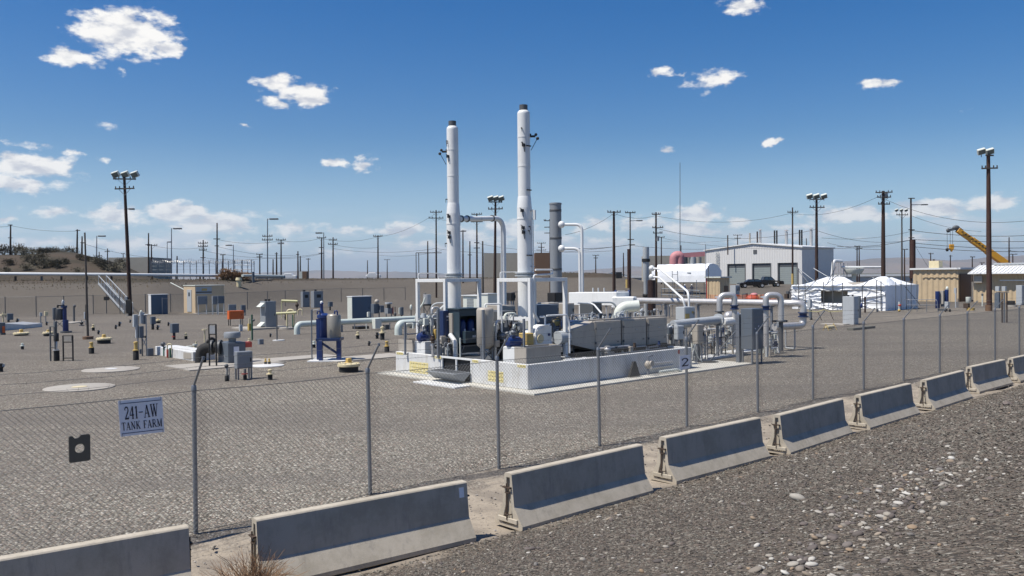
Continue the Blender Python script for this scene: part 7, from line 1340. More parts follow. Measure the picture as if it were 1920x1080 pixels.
g1 = GU(747, 628); Y1 = xy(g1).y; z1 = P(747, 607, Y1).z; r1 = 7.2 / FPX * Y1; t_e = HV(822, 604, g1.y); t = T('ventilation_pipe', 'shorter, thicker pale pipe elbow rising from the ground just left of the far blower', 'pipe', tuple(g1)); m = MB(); m.tube(bend([(g1.x, g1.y, -.1), (g1.x, g1.y, z1), (t_e.x, g1.y, z1)], r1 * 2.8, 9), r1, 20); t.part('pipe', m, pal)
m = MB(); q = HV(793, 605, g1.y); m.lathe([(.2, -.1), (.2, .5), (.3, .5), (.3, .6), (.2, .62), (.16, .9)], (q.x, q.y - .1, z1 - .3), 14); t.part('valve', m, lgrey)
for a in ((761, 640, 'white small pipe hoop in front of the thicker pale pipe, left', 10), (795, 640, 'white small pipe hoop in front of the thicker pale pipe, right', 9)): g_ = GU(a[0], a[1], .0); Yq = xy(g_).y; m = MB(); m.tube(bend([uv(P(a[0], 640, Yq)), uv(P(a[0], 607, Yq)), uv(P(a[0] + a[3] + 4, 606, Yq)), uv(P(a[0] + a[3] + 4, 616, Yq))], .15), .06, 8); single('pipe_hoop', a[2], 'pipe', m, offwhite, (g_.x, g_.y, 0))
a, b = uv(P(806, 600, 36)), uv(P(838, 570, 34)); m = MB(); m.tube([a, b], .08, 10); single('sloping_pipe', 'white pipe sloping up from the pale pipes to the left stack frame', 'pipe', m, white, tuple(a))
m = MB(); pts = [uv(P(779, 602, 38)), uv(P(780, 588, 38)), uv(P(794, 568, 38)), uv(P(797, 558, 38))]; m.tube(bend(pts, .3), .04, 8); single('vent_pipe', 'thin white bent pipe inside the left frame', 'pipe', m, offwhite, tuple(pts[0]))
m = MB(); pts = [uv(P(809, 610, 35)), uv(P(809, 575, 35)), uv(P(816, 569, 35)), uv(P(833, 568, 35))]; m.tube(bend(pts, .3), .04, 8); single('vent_pipe', 'thin grey pipe hoop beside the near post of the left frame', 'pipe', m, lgrey, tuple(pts[0]))
# mid-distance stations between the cabinet and the left frame
equip('stainless tank on a dark stand seen through the left frame', 801, 600, [('c', 0, 571, 552, 15, steel, 'tank'), ('f', 0, 573, 570, 17, black, 'ring'), ('p', -6, 600, 572, 2, dgrey, 'leg'), ('p', 6, 600, 572, 2, dgrey, 'leg'), ('x', 0, 598, 574, 13, dgrey, 'brace'), ('s', -3, 553, 549, 4, dgrey, 'fitting')], 'stainless_tank', 'tank')
for lab, px, py, sp in (('grey boxed valve station just right of the wide blue-grey cabinet', 703, 605, [('b', 0, 588, 570, 15, slate, 'box'), ('b', 12, 586, 573, 10, slate, 'box'), ('p', -4, 605, 588, 2.5, galv, 'leg'), ('p', 8, 605, 586, 2.5, dgrey, 'leg'), ('s', 4, 570, 561, 9, taupe, 'head'), ('b', -12, 594, 585, 6, offwhite, 'panel')]),
                        ('pale round-topped valve station behind the boxed one', 729, 594, [('f', 0, 570, 567, 14, lgrey, 'top'), ('c', 0, 578, 570, 7, dgrey, 'neck'), ('b', 0, 588, 578, 16, mgrey, 'box'), ('p', -5, 594, 588, 2, galv, 'leg'), ('p', 5, 594, 588, 2, galv, 'leg'), ('p', 8, 590, 575, 2, red, 'marker')]),
                        ('narrow blue-grey box on a post left of the left frame', 753, 594, [('b', 0, 591, 576, 7, slate, 'box'), ('b', -4, 589, 577, 3, offwhite, 'panel'), ('p', 0, 594, 591, 3, black, 'post')]),
                        ('dark spindly valve between the narrow box and the round-topped station', 741, 594, [('p', 0, 594, 575, 1.6, rebar, 'stem'), ('s', 0, 593, 585, 5, dgrey, 'valve')]),
                        ('cream and grey pipe spool in front of the wide blue-grey cabinet', 684, 597, [('b', 0, 596, 580, 8, taupe, 'panel'), ('h', -4, 583, 590, 6, offwhite, 'pipe'), ('p', -4, 597, 583, 2, galv, 'post')]),
                        ('leaning white and dark fitting just left of the left frame', 771, 600, [('s', 0, 582, 571, 5, offwhite, 'head'), ('p', 0, 600, 580, 2, dgrey, 'stem')]),
                        ('brown rusty valve group left of the twin grey cabinets', 557, 582, [('p', 0, 582, 562, 3, rebar, 'riser'), ('h', -4, 566, 566, 10, rebar, 'branch'), ('s', 0, 576, 568, 7, rebar, 'valve')]),
                        ('thin grey frame left of the blue filter vessel', 586, 612, [('p', 0, 612, 580, 1.8, galv, 'post'), ('h', 0, 582, 580, 12, galv, 'arm')]),
                        ('low dark strip of valves under the long pale pipe', 675, 617, [('b', 0, 617, 612, 30, black, 'base'), ('p', -10, 617, 607, 2, galv, 'post'), ('p', 12, 617, 606, 2, offwhite, 'post'), ('f', 20, 620, 618, 20, conc, 'pad')]),
                        ('small dark group of valves under the valve box', 724, 618, [('b', 0, 617, 609, 12, dgrey, 'body'), ('p', 7, 618, 605, 2, galv, 'post')])):
    equip(lab, px, py, sp)
# ------------------------------------------------------------------ far fence at the foot of the bank
fp = [(-40, 596), (10, 595), (68, 594), (120, 592), (175, 589), (200, 588), (225, 588), (281, 590), (318, 588), (450, 585), (464, 584), (528, 575), (565, 568), (602, 566), (640, 564), (702, 562), (718, 562), (758, 561), (790, 560)]
fp = [(-60, 596), (10, 595), (68, 594), (120, 592), (175, 589.5), (200, 589), (225, 588.5), (273, 587.5), (320, 586.5), (372, 585), (420, 583), (464, 580.5), (502, 577), (535, 574), (568, 571), (604, 568), (640, 566), (680, 565), (720, 564), (760, 563)]
q0 = G(*fp[1]); ff = T('rear_fence', 'thin dark chain link fence along the foot of the gravel bank', 'fence', tuple(q0), 'xy'); pts = [G(*p) for p in fp]
for p in pts: m = MB(); m.tube([(p.x, p.y, -.2), (p.x, p.y, 2.15)], .045, 6); ff.part('post', m, dgrey)
m = MB()
for a, b in zip(pts, pts[1:]):
    L_ = (b - a).length; d = (b - a) / L_; nh = int((L_ + 2) / .16)
    for sg in (0, 1):
        for i in range(nh):
            s0 = -2 + i * .16; t0, t1 = max(s0, 0), min(s0 + 2, L_)
            if t1 - t0 < .1: continue
            z0, z1 = (t0 - s0), (t1 - s0)
            if sg: z0, z1 = 2 - z0, 2 - z1
            m.tube([(a.x + d.x * t0, a.y + d.y * t0, .05 + z0), (a.x + d.x * t1, a.y + d.y * t1, .05 + z1)], .0035, 3, False)
ff.part('wire_mesh', m, dgrey)
m = MB()
for a, b in zip(pts, pts[1:]): m.tube([(a.x, a.y, 2.1), (b.x, b.y, 2.1)], .02, 4)
ff.part('top_rail', m, dgrey)
a, b = pts[4], pts[6]; 
for k, px in enumerate((170, )): p = G(px, 578); m = MB(); m.box((p.x, a.y - .1, 1.65), (1.2, .05, .55)) if False else m.box((G(204, 589).x, a.y - .15, 1.75), (.6, .04, .4)); ff.part('gate_sign', m, black)
# white pipeline on the bank
def pp(px, py, D): return P(px, py, D)
A = [pp(-60, 513, 110), pp(240, 515, 113), pp(418, 517, 130)]; B = [pp(418, 517, 130), pp(531, 518, 144)]
t = T('pipeline', 'long thin white pipeline running along the top of the bank', 'pipeline', (A[0].x, A[0].y, 3), 'xy'); m = MB(); m.tube(A, .22, 10); t.part('pipe', m, white); m = MB(); m.tube([B[0] + Vector((3, 0, 0)), B[1]], .22, 10); t.part('pipe', m, offwhite)
for px in (29, 78, 115, 163, 209, 240, 285, 330, 375, 480, 500, 528): 
    D = (110 + (px + 60) / 100) if px < 240 else (113 + (px - 240) / 178 * 17) if px < 418 else (130 + (px - 418) / 113 * 14); q = pp(px, 515, D); m = MB(); m.bx(q.x - .1, q.x + .1, q.y - .1, q.y + .1, zter(q.x, q.y) - .1, q.z - .2); t.part('support', m, rebar if px % 2 else dgrey)
m = MB(); m.bar(pp(475, 519.5, 140), pp(531, 519.5, 146), 1., .5); single('pipe_shed', 'low grey cover strip at the right end of the white pipeline', 'cover', m, mgrey, tuple(pp(475, 519.5, 140)), 'xy')
# stairs up the bank
a, b = G(241, 588.5), pp(192, 521, 107); b.z = zter(b.x, b.y) + .1; t = T('bank_stairs', 'pale metal stairway with handrails climbing the gravel bank beside the floodlight pole', 'stairs', tuple(a), 'xy'); d = b - a; sd = Vector((-d.y, d.x, 0)).normalized() * .9
m = MB()
n_ = 26
for i in range(n_): p = a + d * ((i + .5) / n_) + Vector((0, 0, .25)); m.bar(p - sd * .5, p + sd * .5, .26, .05)
t.part('tread', m, lgrey)
for s_ in (-.5, .5):
    m = MB(); m.bar(a + sd * s_ * 1.05 + Vector((0, 0, .2)), b + sd * s_ * 1.05 + Vector((0, 0, .2)), .06, .25); t.part('stringer', m, lgrey)
    m = MB(); m.tube([a + sd * s_ + Vector((0, 0, 1.2)), b + sd * s_ + Vector((0, 0, 1.2))], .045, 6)
    for i in range(9): p = a + d * (i / 8) + sd * s_; m.tube([p, p + Vector((0, 0, 1.2))], .035, 5)
    t.part('handrail', m, lgrey)
# pipe lying on the bank, small items
q = P(465, 538, 105); g_ = bring(448, 538); m = MB(); m.lathe([(.35, 0), (.35, .9), (.5, 1.), (.4, 1.4)], (0, 0, 0), 12); single('bank_vent', 'cream capped vent standing halfway up the gravel bank', 'vent', m, cream, tuple(g_), 'xy', local=True)
a, b = bring(320, 532), bring(352, 548); m = MB(); m.tube([a + Vector((0, 0, .1)), b + Vector((0, 0, .1))], .07, 6); single('white_hose', 'thin white line lying on the bank left of the tan shelter', 'hose', m, offwhite, tuple(a), 'xy')

# ------------------------------------------------------------------ poles
WP = []
def pole(lab, px, pt, D, kind='T', w_=.30, arms=(), mat=wood, ex=(), group='utility poles along the horizon', bpx=None, pb=None):
    """arms: (py, half-width in picture, offset); kind T utility, F flood, L lamp"""
    if pb: base = G(px + (bpx or 0), pb); D = base.y
    else: base = P(px + (bpx or 0), 518, D); base.z = zter(base.x, base.y)
    top = P(px, pt, D); s_ = D / FPX; nm = {'T': 'utility_pole', 'F': 'floodlight_pole', 'L': 'street_lamp', 'P': 'bare_pole'}[kind]
    t = T(nm, lab, {'T': 'utility pole', 'F': 'floodlight pole', 'L': 'street lamp', 'P': 'pole'}[kind], tuple(base), 'xy', group=group); m = MB()
    m.tube([base - Vector((0, 0, .4)), base.lerp(top, .5), top], [w_ / 2 * 1.15, w_ / 2, w_ / 2 * .72], 8 if D > 120 else 12); t.part('pole', m, mat)
    tops = []
    for i, (py, hw, off) in enumerate(arms):
        c = P(px + off, py, D); ang = .35 * ((i + int(px)) % 3 - 1) * .5; dx = Vector((math.cos(ang), math.sin(ang), 0)) * hw * s_; m = MB(); m.bar(c - dx + Vector((0, -w_ * .5, 0)), c + dx + Vector((0, -w_ * .5, 0)), .11, .13)
        if hw * s_ > .6:
            for k in (-.92, -.5, .5, .92): q = c + dx * k + Vector((0, -w_ * .5, .06)); m.lathe([(.03, 0), (.07, .06), (.05, .12), (.07, .17), (.02, .22)], q, 6)
            tops += [c + dx * k + Vector((0, -w_ * .5, .25)) for k in (-.92, .92)]
        t.part('crossarm', m, woodg)
        if D < 200 and hw * s_ > .9: m = MB(); m.bar(c + dx * .6 + Vector((0, -w_ * .5, -.05)), c + Vector((0, -w_ * .5, -.7)), .05, .03); m.bar(c - dx * .6 + Vector((0, -w_ * .5, -.05)), c + Vector((0, -w_ * .5, -.7)), .05, .03); t.part('arm_brace', m, galv)
    for e in ex:
        if e[0] == 'lamp':                         # cobra head or box head: side length px, py
            _, ln, py = e; c = P(px, py, D); q = P(px + ln, py - .5, D); m = MB(); m.tube([c, q], .06, 6); a_ = t.part('lamp_arm', m, galv); m = MB(); ll = min(abs(ln) * .45, 9) * s_ * (1 if ln > 0 else -1); m.box((q.x - ll * .3, q.y, q.z - .02), (abs(ll) * 1.3, .35, .16)); t.part('lamp_head', m, dgrey, .02)
        if e[0] == 'head':                         # thick horizontal lamp
            _, ln, py = e; c = P(px, py, D); q = P(px + ln, py, D); m = MB(); m.tube([c, q], .06, 6); t.part('lamp_arm', m, galv); m = MB(); m.box(((c.x * .4 + q.x * .6), c.y, c.z), (abs(ln) * s_ * .8, .5, .24)); t.part('lamp_head', m, dgrey, .03)
        if e[0] == 'flood':                        # floodlight heads at offsets
            _, offs, py, sz = e
            for o_ in offs:
                c = P(px + o_, py, D); m = MB(); r3 = Matrix.Rotation(R(28), 3, 'X') @ Matrix.Rotation(R(-18), 3, 'Y'); S_ = sz * s_; m.box(c, (S_, S_ * .45, S_ * .78), m=r3); h_ = t.part('floodlight', m, offwhite, .04); m = MB(); m.box(c + r3 @ Vector((0, -S_ * .235, 0)), (S_ * .84, .02, S_ * .6), m=r3); m.build('lens', lens_, h_, t.base)
                m = MB(); m.tube([c - Vector((0, 0, S_ * .3)), c - Vector((0, 0, S_ * .75))], .04, 5); t.part('lamp_stem', m, galv)
        if e[0] == 'sleeve':
            _, py0, py1, wpx, mt, off = e; c0, c1 = P(px + off, py0, D), P(px + off, py1, D); m = MB(); m.cyl(c0, c1, wpx / 2 * s_, n=12); t.part('conduit_sleeve', m, mt)
        if e[0] == 'box':
            _, py, off, wx, hx, mt = e; c = P(px + off, py, D); m = MB(); m.box((c.x, c.y - w_ * .7, c.z), (wx * s_, .3, hx * s_)); t.part('box', m, mt, .02)
        if e[0] == 'can': _, py, off = e; c = P(px + off, py, D); m = MB(); m.lathe([(.05, 0), (.25, .03), (.25, .7), (.1, .78)], c, 10); t.part('transformer', m, mgrey)
    WP.append((px, tops)); return t, base, top, tops
pole('tall dark floodlight pole with three lamps rising beside the bank stairs', 233, 332, 0, 'F', .36, ((336, 20, 2), (354, 20, 2)), wood, (('flood', (-16, 2, 20), 327, 14), ('lamp', 16, 392), ('box', 575, 10, 8, 26, black), ('box', 560, 6, 5, 8, mgrey), ('box', 590, 8, 5, 8, taupe)), pb=592, bpx=12, group='floodlight poles')
t_, base_, top_, _ = pole('thin leaning weathered pole in the left gravel, darker at its foot', 159, 436, 0, 'P', .13, (), woodf, (('sleeve', 600, 571, 4, black, 3),), pb=636, bpx=6, group='poles')
m = MB(); m.lathe([(.32, 0), (.32, .18), (.1, .2)], (0, 0, 0), 14); single('pole_footing', 'round dirty footing at the bottom of the thin leaning pole', 'footing', m, dtan, tuple(base_), 'xy', local=True)
pole('tallest floodlight pole at the right, thick and reddish brown', 1853, 290, 0, 'F', .44, ((292, 8, 0), (316, 14, 0)), paint('reddish_wood', (.05, .020, .014), .8, dirt=.5), (('flood', (-13, 3), 284, 14), ('sleeve', 583, 572, 12, dtan, 1)), pb=583, bpx=2, group='floodlight poles')
pole('floodlight pole with three lamps between the two white stacks', 929, 378, 112, 'F', .36, ((379, 13, 0), (392, 14, 0)), wood, (('flood', (-9, 1, 11), 372, 11),), group='floodlight poles', bpx=-2)
pole('floodlight pole with three lamps in front of the workshop side wall', 1531, 375, 118, 'F', .42, ((374, 13, 0), (389, 15, 0)), wood, (('flood', (-13, 0, 14), 368, 11),), group='floodlight poles')
pole('slimmer floodlight pole with small lamps left of the street lamp pole on the right', 1691, 395, 150, 'F', .3, ((403, 12, 0),), woodf, (('flood', (-10, -1, 8), 394, 6),), group='floodlight poles')
pole('thick pole with a wide crowded crossarm above the white tents', 1656, 358, 112, 'T', .52, ((361, 15, 0), (370, 13, 0), (383, 12, 0)), wood, (('can', 372, 5),))
pole('pole with street lamp arm and thick brown lower sleeve behind the tan building', 1708, 371, 125, 'T', .34, ((372, 6, 0), (431, 6, 0), (446, 5, 0)), wood, (('lamp', 28, 384), ('sleeve', 522, 449, 10.5, MATS['reddish_wood'], 3)))
pole('tall pole with one crossarm and yellow foot at the right of the workshop front', 1486, 389, 150, 'T', .32, ((398, 10, 0),), wood, (('sleeve', 533, 513, 4.5, yellow, 0),))
pole('pole with one wide crossarm, first right of the grey stack', 1151, 396, 120, 'T', .42, ((398, 13, 0),), wood, (('box', 516, 9, 11, 12, black),))
pole('pole with two short arms and a brown sleeve, left of the slender grey stack', 1181.5, 397, 135, 'T', .26, ((399, 10, 0), (449, 6, 1), (459, 6, 3)), woodf, (('lamp', 20, 414), ('sleeve', 540, 467, 7, MATS['reddish_wood'], -2), ('sleeve', 540, 524, 5, yellow, -6)))
pole('pole with three crossarms at the left end of the white shelter', 1230, 398, 130, 'T', .34, ((402, 8, 0), (427, 10, 3), (437, 9, 3)), wood, (('can', 452, 3), ('sleeve', 530, 510, 4, yellow, 1)))
pole('shorter pole just right of the three-armed one', 1240, 444, 200, 'T', .3, ((445, 6, 0),), wood)
pole('very tall thin antenna mast above the workshop roof line', 1275, 305, 175, 'P', .16, (), galv, (('sleeve', 490, 460, 2.5, dgrey, 1.5),), group='poles')
for px, pt, D, arms, lab in ((1169, 474, 230, (), 'thin short pole behind the brown-sleeved pole'), (1117, 478, 260, ((479, 6, 0), (484, 4, 0)), 'small far pole right of the ball-ended pipes'), (1383, 440, 260, ((441, 8, 0), (447, 6, 0)), 'far pole with two arms just above the workshop ridge'), (1607, 461, 210, ((462, 6, 0), (468, 4, 0)), 'left of a pair of poles beyond the workshop'), (1611, 462, 215, ((466, 5, 0),), 'right of a pair of poles beyond the workshop'), (1512, 447, 260, (), 'thin pole between the last two workshop flues'),
                             (1696, 467, 210, ((468, 6, 0),), 'small pole just right of the slimmer floodlight pole'), (1745, 474, 230, ((476, 5, 0),), 'small pole behind the rooftop unit'), (1782, 478, 230, ((480, 3, 0),), 'small pole under the crane hook'), (1823, 481, 230, ((482, 5, 0),), 'small pole below the crane boom'), (1841, 492, 260, ((493, 5, 0),), 'tiny pole left of the thick floodlight pole'), (1892, 445, 200, ((470, 3, 0),), 'pole right of the crane boom'), (1899, 476, 220, ((477, 7, 0),), 'short two-lamp pole at the far right'), (1015, 455, 240, ((456, 8, 0), (464, 6, 0), (469, 9, 0)), 'far pole with three arms between right stack and grey stack'), (1031.5, 413, 140, ((414, -7, -5), (426, 6, -5), (437, 6, -5)), 'pole with short arms half hidden by the grey stack'),
                             (708.7, 441, 170, ((443, 9, 0),), 'lone T-shaped pole left of the left frame'), (726, 486, 330, ((487, 6, 0),), 'tiny far pole right of the lone T-shaped pole'), (802, 452, 170, (), 'armless dark pole left of the double-arm pole'), (817.7, 394, 150, ((398, 11, 0), (409, 14, 0)), 'tall double-arm pole just left of the left stack'), (868, 431, 165, ((434, 6, 0),), 'pole directly right of the left stack'), (881, 452, 170, ((478, 4, 0),), 'armless pole second right of the left stack'), (894, 400, 145, ((402, 10, 0), (416, 11, 0), (455, 5, 0), (465, 6, 0)), 'four-armed pole behind the arched duct'), (905, 452, 130, (), 'thin brownish pole left of the floodlight pole between stacks'),
                             (624.5, 445, 165, ((450, 8, 0), (458, 9, 0)), 'two-armed pole right of the left-facing street lamp'), (603, 445, 165, ((446, 9, 0), (464, 5, 0), (475, 5, 0)), 'three-armed pole beside the left-facing street lamp'), (689, 488, 300, (), 'tiny far pole left of the lone T-shaped pole'), (578, 484, 280, ((486, 4, 0),), 'small far pole left of the three-armed pole'), (558.6, 471, 190, ((477, 3, 0),), 'short armless pole near the striped box'), (563, 480, 200, (), 'pale short post beside it near the striped box'), (527, 449, 165, ((450, 9, 0), (457, 6, 0)), 'two-armed pole right of the tall middle street lamp'), (518.6, 473, 185, ((476, 3, 0),), 'short pole between street lamp and two-armed pole'), (512, 486, 210, (), 'thin short pole right of the tall middle street lamp'),
                             (487, 476, 200, ((477, 6, 0), (482, 5, 0)), 'pale lattice-like pole left of the tall middle street lamp'), (418, 477, 200, ((478, 5, 0),), 'small pole right of the dark armless pole'), (407, 418, 150, ((448, 6, 0), (461, 4, 0)), 'dark plain pole with two tiny arms rising above the others'), (381, 450, 160, ((456, 10, 0), (462, 9, 0), (469, 7, 0), (483, 5, 0)), 'many-armed pole in the left background'), (332, 480, 190, (), 'thin pole right of the left street lamp'), (278.5, 437, 160, ((459, 5, 0),), 'dark pole at the right edge of the concrete wall'), (284, 458, 165, ((460, 9, 2), (483, 4, 0)), 'pole with drooping arm right of the concrete wall'),
                             (145, 430, 150, ((432, 4, 2),), 'left of the pair of poles on the sagebrush mound'), (154, 443, 150, ((455, 4, 2),), 'leaning right one of the pair of poles on the mound'), (20, 421, 150, ((422, 4, 0), (446, 4, 0)), 'pole on the mound near the left edge of the photo'), (134.5, 467, 330, ((469, 6, 0),), 'tiny pole just behind the mound, left'), (201.6, 466, 230, ((472, 5, 0),), 'small cross-shaped pole behind the mound'), (231, 475, 300, ((476, 4, 0),), 'tiny pole left of the tall floodlight pole'), (186, 472, 240, ((480, 4, 2),), 'small pole beside the lamp behind the mound')):
    pole(lab, px, pt, D, 'T' if arms else 'P', .30 if D < 180 else .34, tuple((a, abs(b), c) for a, b, c in arms), wood if px not in (563, 905, 487) else woodf)
for px, pt, D, ln, lab in ((321.5, 428, 150, 19, 'tallest left street lamp with its head to the right'), (501.6, 410, 145, 20, 'tall middle street lamp with its head to the right'), (181.5, 442, 160, 16, 'street lamp behind the mound with its head to the right'), (313.5, 453, 190, 7, 'small street lamp beside the tallest left one'), (437.6, 459, 180, -14, 'low street lamp with its head to the left'), (607, 436, 160, -15, 'street lamp with its head to the left, beside the three-armed pole')):
    pole(lab, px, pt, D, 'L', .2, ((443, 10, 0), (450, 10, 0)) if px == 501.6 else (), galv if px != 501.6 else slate, (('head', ln, pt + .8),), group='street lamps')
for k, (x0, x1, pt, D) in enumerate(((780, 785, 474, 170),)):
    a, b, c = P(x0, pt, D), P(x1, pt, D), P(828, pt, D); t = T('pipe_gantry', 'thin gantry frame left of the double-arm pole', 'gantry', (a.x, a.y, zter(a.x, a.y)), 'xy')
    for q in (a, b): m = MB(); m.tube([(q.x, q.y, zter(q.x, q.y) - .2), q], .09, 6); t.part('post', m, dgrey)
    m = MB(); m.tube([a, c], .09, 6); t.part('beam', m, dgrey)
# wires strung between the poles
def wire(lab, a, b, Da, Db, sag=.8, r=.022):
    A_, B_ = P(*a, Da), P(*b, Db); m = MB(); m.tube([A_.lerp(B_, t / 18) - Vector((0, 0, sag * 4 * (t / 18) * (1 - t / 18))) for t in range(19)], r, 4); single('power_line', lab, 'power line', m, rubber, tuple(A_), 'xy', group='overhead wires')
ws = [((145, 433), (20, 423), 150, 150, .5, 'wire between the two poles on the mound'), ((20, 424), (-80, 421), 150, 150, .4, 'wire leaving the photo at the left above the mound'), ((284, 460), (381, 464), 165, 160, .6, 'wire between the drooping-arm pole and the many-armed pole'), ((154, 456), (284, 483), 150, 165, .5, 'wire from the mound pole down to the drooping-arm pole'), ((381, 483), (501, 484), 160, 160, .5, 'lower wire from the many-armed pole'), ((381, 470), (603, 475), 160, 165, 1.4, 'long wire from the many-armed pole to the three-armed pole'), ((407, 449), (527, 451), 150, 165, .8, 'wire from the dark plain pole to the two-armed pole'), ((407, 462), (558, 478), 150, 190, .9, 'wire from the dark plain pole to the short pole'), ((527, 451), (603, 446), 165, 165, .6, 'upper wire reaching the three-armed pole'),
      ((501, 484), (603, 476), 160, 165, .5, 'wire from the middle street lamp to the three-armed pole'), ((603, 447), (708, 444), 165, 170, .9, 'upper wire to the lone T-shaped pole'), ((624, 458), (708, 464), 165, 170, .5, 'second wire to the lone T-shaped pole'), ((624, 466), (817, 466), 165, 150, .9, 'lower long wire to the double-arm pole'), ((708, 478), (828, 470), 170, 150, .7, 'wire rising to the double-arm pole'), ((708, 444), (817, 400), 170, 150, 1.0, 'steep upper wire to the double-arm pole'), ((817, 410), (894, 404), 150, 145, .7, 'wire from the double-arm pole behind the left stack'), ((817, 466), (1151, 463), 150, 120, 1.2, 'long wire passing behind both white stacks'), ((894, 456), (1151, 470), 145, 120, .9, 'lower long wire passing behind both white stacks'), ((1060, 466), (1181, 459), 130, 135, .3, 'dark thick wire reaching the brown-sleeved pole'),
      ((1151, 400), (1230, 404), 120, 130, .7, 'wire between the first two poles right of the grey stack'), ((1181, 460), (1331, 467), 135, 150, .3, 'dark wire to the workshop corner'), ((1230, 405), (1486, 399), 130, 150, 1.6, 'long upper wire in front of the sky above the workshop'), ((1230, 428), (1531, 430), 130, 118, 1.8, 'second long wire above the workshop roof'), ((1240, 446), (1656, 462), 200, 112, 1.6, 'long wire skimming the workshop roof'), ((1240, 452), (1383, 448), 200, 260, .8, 'wire to the far pole above the ridge'), ((1486, 400), (1656, 364), 150, 112, 1.5, 'wire rising to the crowded crossarm pole'), ((1656, 372), (1990, 404), 112, 90, 2.2, 'long wire from the crowded crossarm pole to the right edge'), ((1531, 432), (1708, 450), 118, 125, 1.1, 'wire from the workshop floodlight pole to the street lamp pole'), ((1570, 462), (1708, 450), 150, 125, .5, 'dark thick wire rising to the street lamp pole'), ((1708, 449), (1990, 451), 125, 120, .3, 'dark thick level wire right of the street lamp pole'),
      ((1708, 432), (1990, 437), 125, 120, .8, 'level wire above the dark thick one on the right'), ((1708, 455), (1990, 462), 125, 120, .6, 'first level wire below the dark thick one on the right'), ((1708, 462), (1990, 470), 125, 120, .5, 'second level wire below the dark thick one on the right'), ((1540, 446), (1708, 434), 130, 125, .7, 'wire meeting the street lamp pole from the left'), ((1551, 455), (1656, 468), 140, 112, .4, 'wire right of the workshop roof'), ((1710, 405), (1840, 434), 125, 140, .6, 'guy-like wire sloping behind the crane tip'), ((1710, 450), (1740, 500), 125, 128, .1, 'guy wire going down right of the street lamp pole'), ((1060, 440), (1151, 400), 110, 120, .6, 'wire rising from behind the grey stack'), ((1890, 470), (1990, 472), 120, 120, .2, 'short wire at the right edge')]
for a, b, Da, Db, sg, lab in ws: wire(lab, a, b, Da, Db, sg * .8, .035 if 'thick' in lab else .022)

# ------------------------------------------------------------------ buildings and structures on the plateau
def slabb(lab, x0, x1, pt, D, mt, dep=10, name='concrete_building', cat='building', h0=1.): a, b = P(x0, pt, D), P(x1, pt, D); m = MB(); m.bx(a.x, b.x, D, D + dep, h0, a.z); return single(name, lab, cat, m, mt, (a.x, D, h0), 'xy')
slabb('pale concrete building behind the mound at the left', 203, 279, 483, 185, cwall, 12); slabb('beige block building behind the arched duct', 907, 975, 475, 195, cwall, 12); slabb('shaded right face of the beige block building, painted dark brown', 1003, 1031, 474, 185, dtan, 10); slabb('long beige block wall behind the right stack', 968, 1004, 477, 197, cwall, 10)  # dark brown slab: shade on the beige building's right face, put into colour
a, b = P(561, 509, 170), P(575, 521, 170); t = T('striped_box', 'small reddish striped box on the plain left of the three-armed pole', 'box', (a.x, 170, b.z), 'xy'); m = MB(); m.bx(a.x + .6, b.x, 170, 171, b.z - .5, a.z); t.part('body', m, dtan); m = MB(); m.bx(a.x, a.x + .59, 170, 171, b.z - .5, a.z); t.part('pale_side', m, offwhite)
# security fence with coiled razor wire
t = T('security_fence', 'tall far fence topped with glinting coils of razor wire', 'fence', tuple(at(300, 140)), 'xy'); xs = [285 + i * 12 for i in range(17)]
for px in xs: q = at(px, 140); m = MB(); m.tube([q, (q.x, q.y, P(px, 489, 140).z)], .06, 6); t.part('post', m, galv)
m = MB(); r_ = random.Random(1)
for row in range(3):
    pts = []
    for i in range(420): f_ = i / 420; px = 285 + 192 * f_; c = P(px, 489 + row * 3 - (3 if row == 2 else 0), 140); an = i * .9; pts.append(c + Vector((0, math.cos(an) * .3, math.sin(an) * .3 + .12 * math.sin(i * .13 + row))))
    m.tube(pts, .016, 3, False)
t.part('razor_wire', m, steel)
m = MB()
for py in (492, 499, 506, 513): m.tube([P(285, py, 140), P(477, py, 140)], .015, 4)
t.part('line_wire', m, galv)
t = T('gate_frame', 'tall pipe gate frame at the right end of the razor wire fence', 'gate', tuple(at(440, 138)), 'xy')
for px in (439, 455, 472): q = at(px, 138); m = MB(); m.tube([q, (q.x, q.y, P(px, 487, 138).z)], .07, 6); t.part('post', m, galv)
m = MB(); 
for py in (488, 497, 505): m.tube([P(439, py, 138), P(472, py, 138)], .05, 5)
t.part('rail', m, galv)
equip('blue portable box at the right end of the tumbleweeds on the bank', 474.5, 530, [('b', 0, 530, 510, 5, slate, 'body')], 'blue_post', 'post')
# far tiny cars and vehicles on the plain, hydrants
for k, (px, lab) in enumerate(((700, 'white-topped small vehicle far off on the plain left of the stacks'), (543, 'tiny white vehicle far off on the plain'))):
    q = P(px, 521, 260); m = MB(); m.prism([(-2.2, .3), (2.2, .3), (2.2, 1.1), (1.2, 1.2), (.7, 1.8), (-1.3, 1.8), (-1.8, 1.1), (-2.2, 1.)], -.9, .9); single('distant_car', lab, 'car', m, white, (q.x, 260, zter(q.x, 260)), 'xy', local=True, bevel=.1)

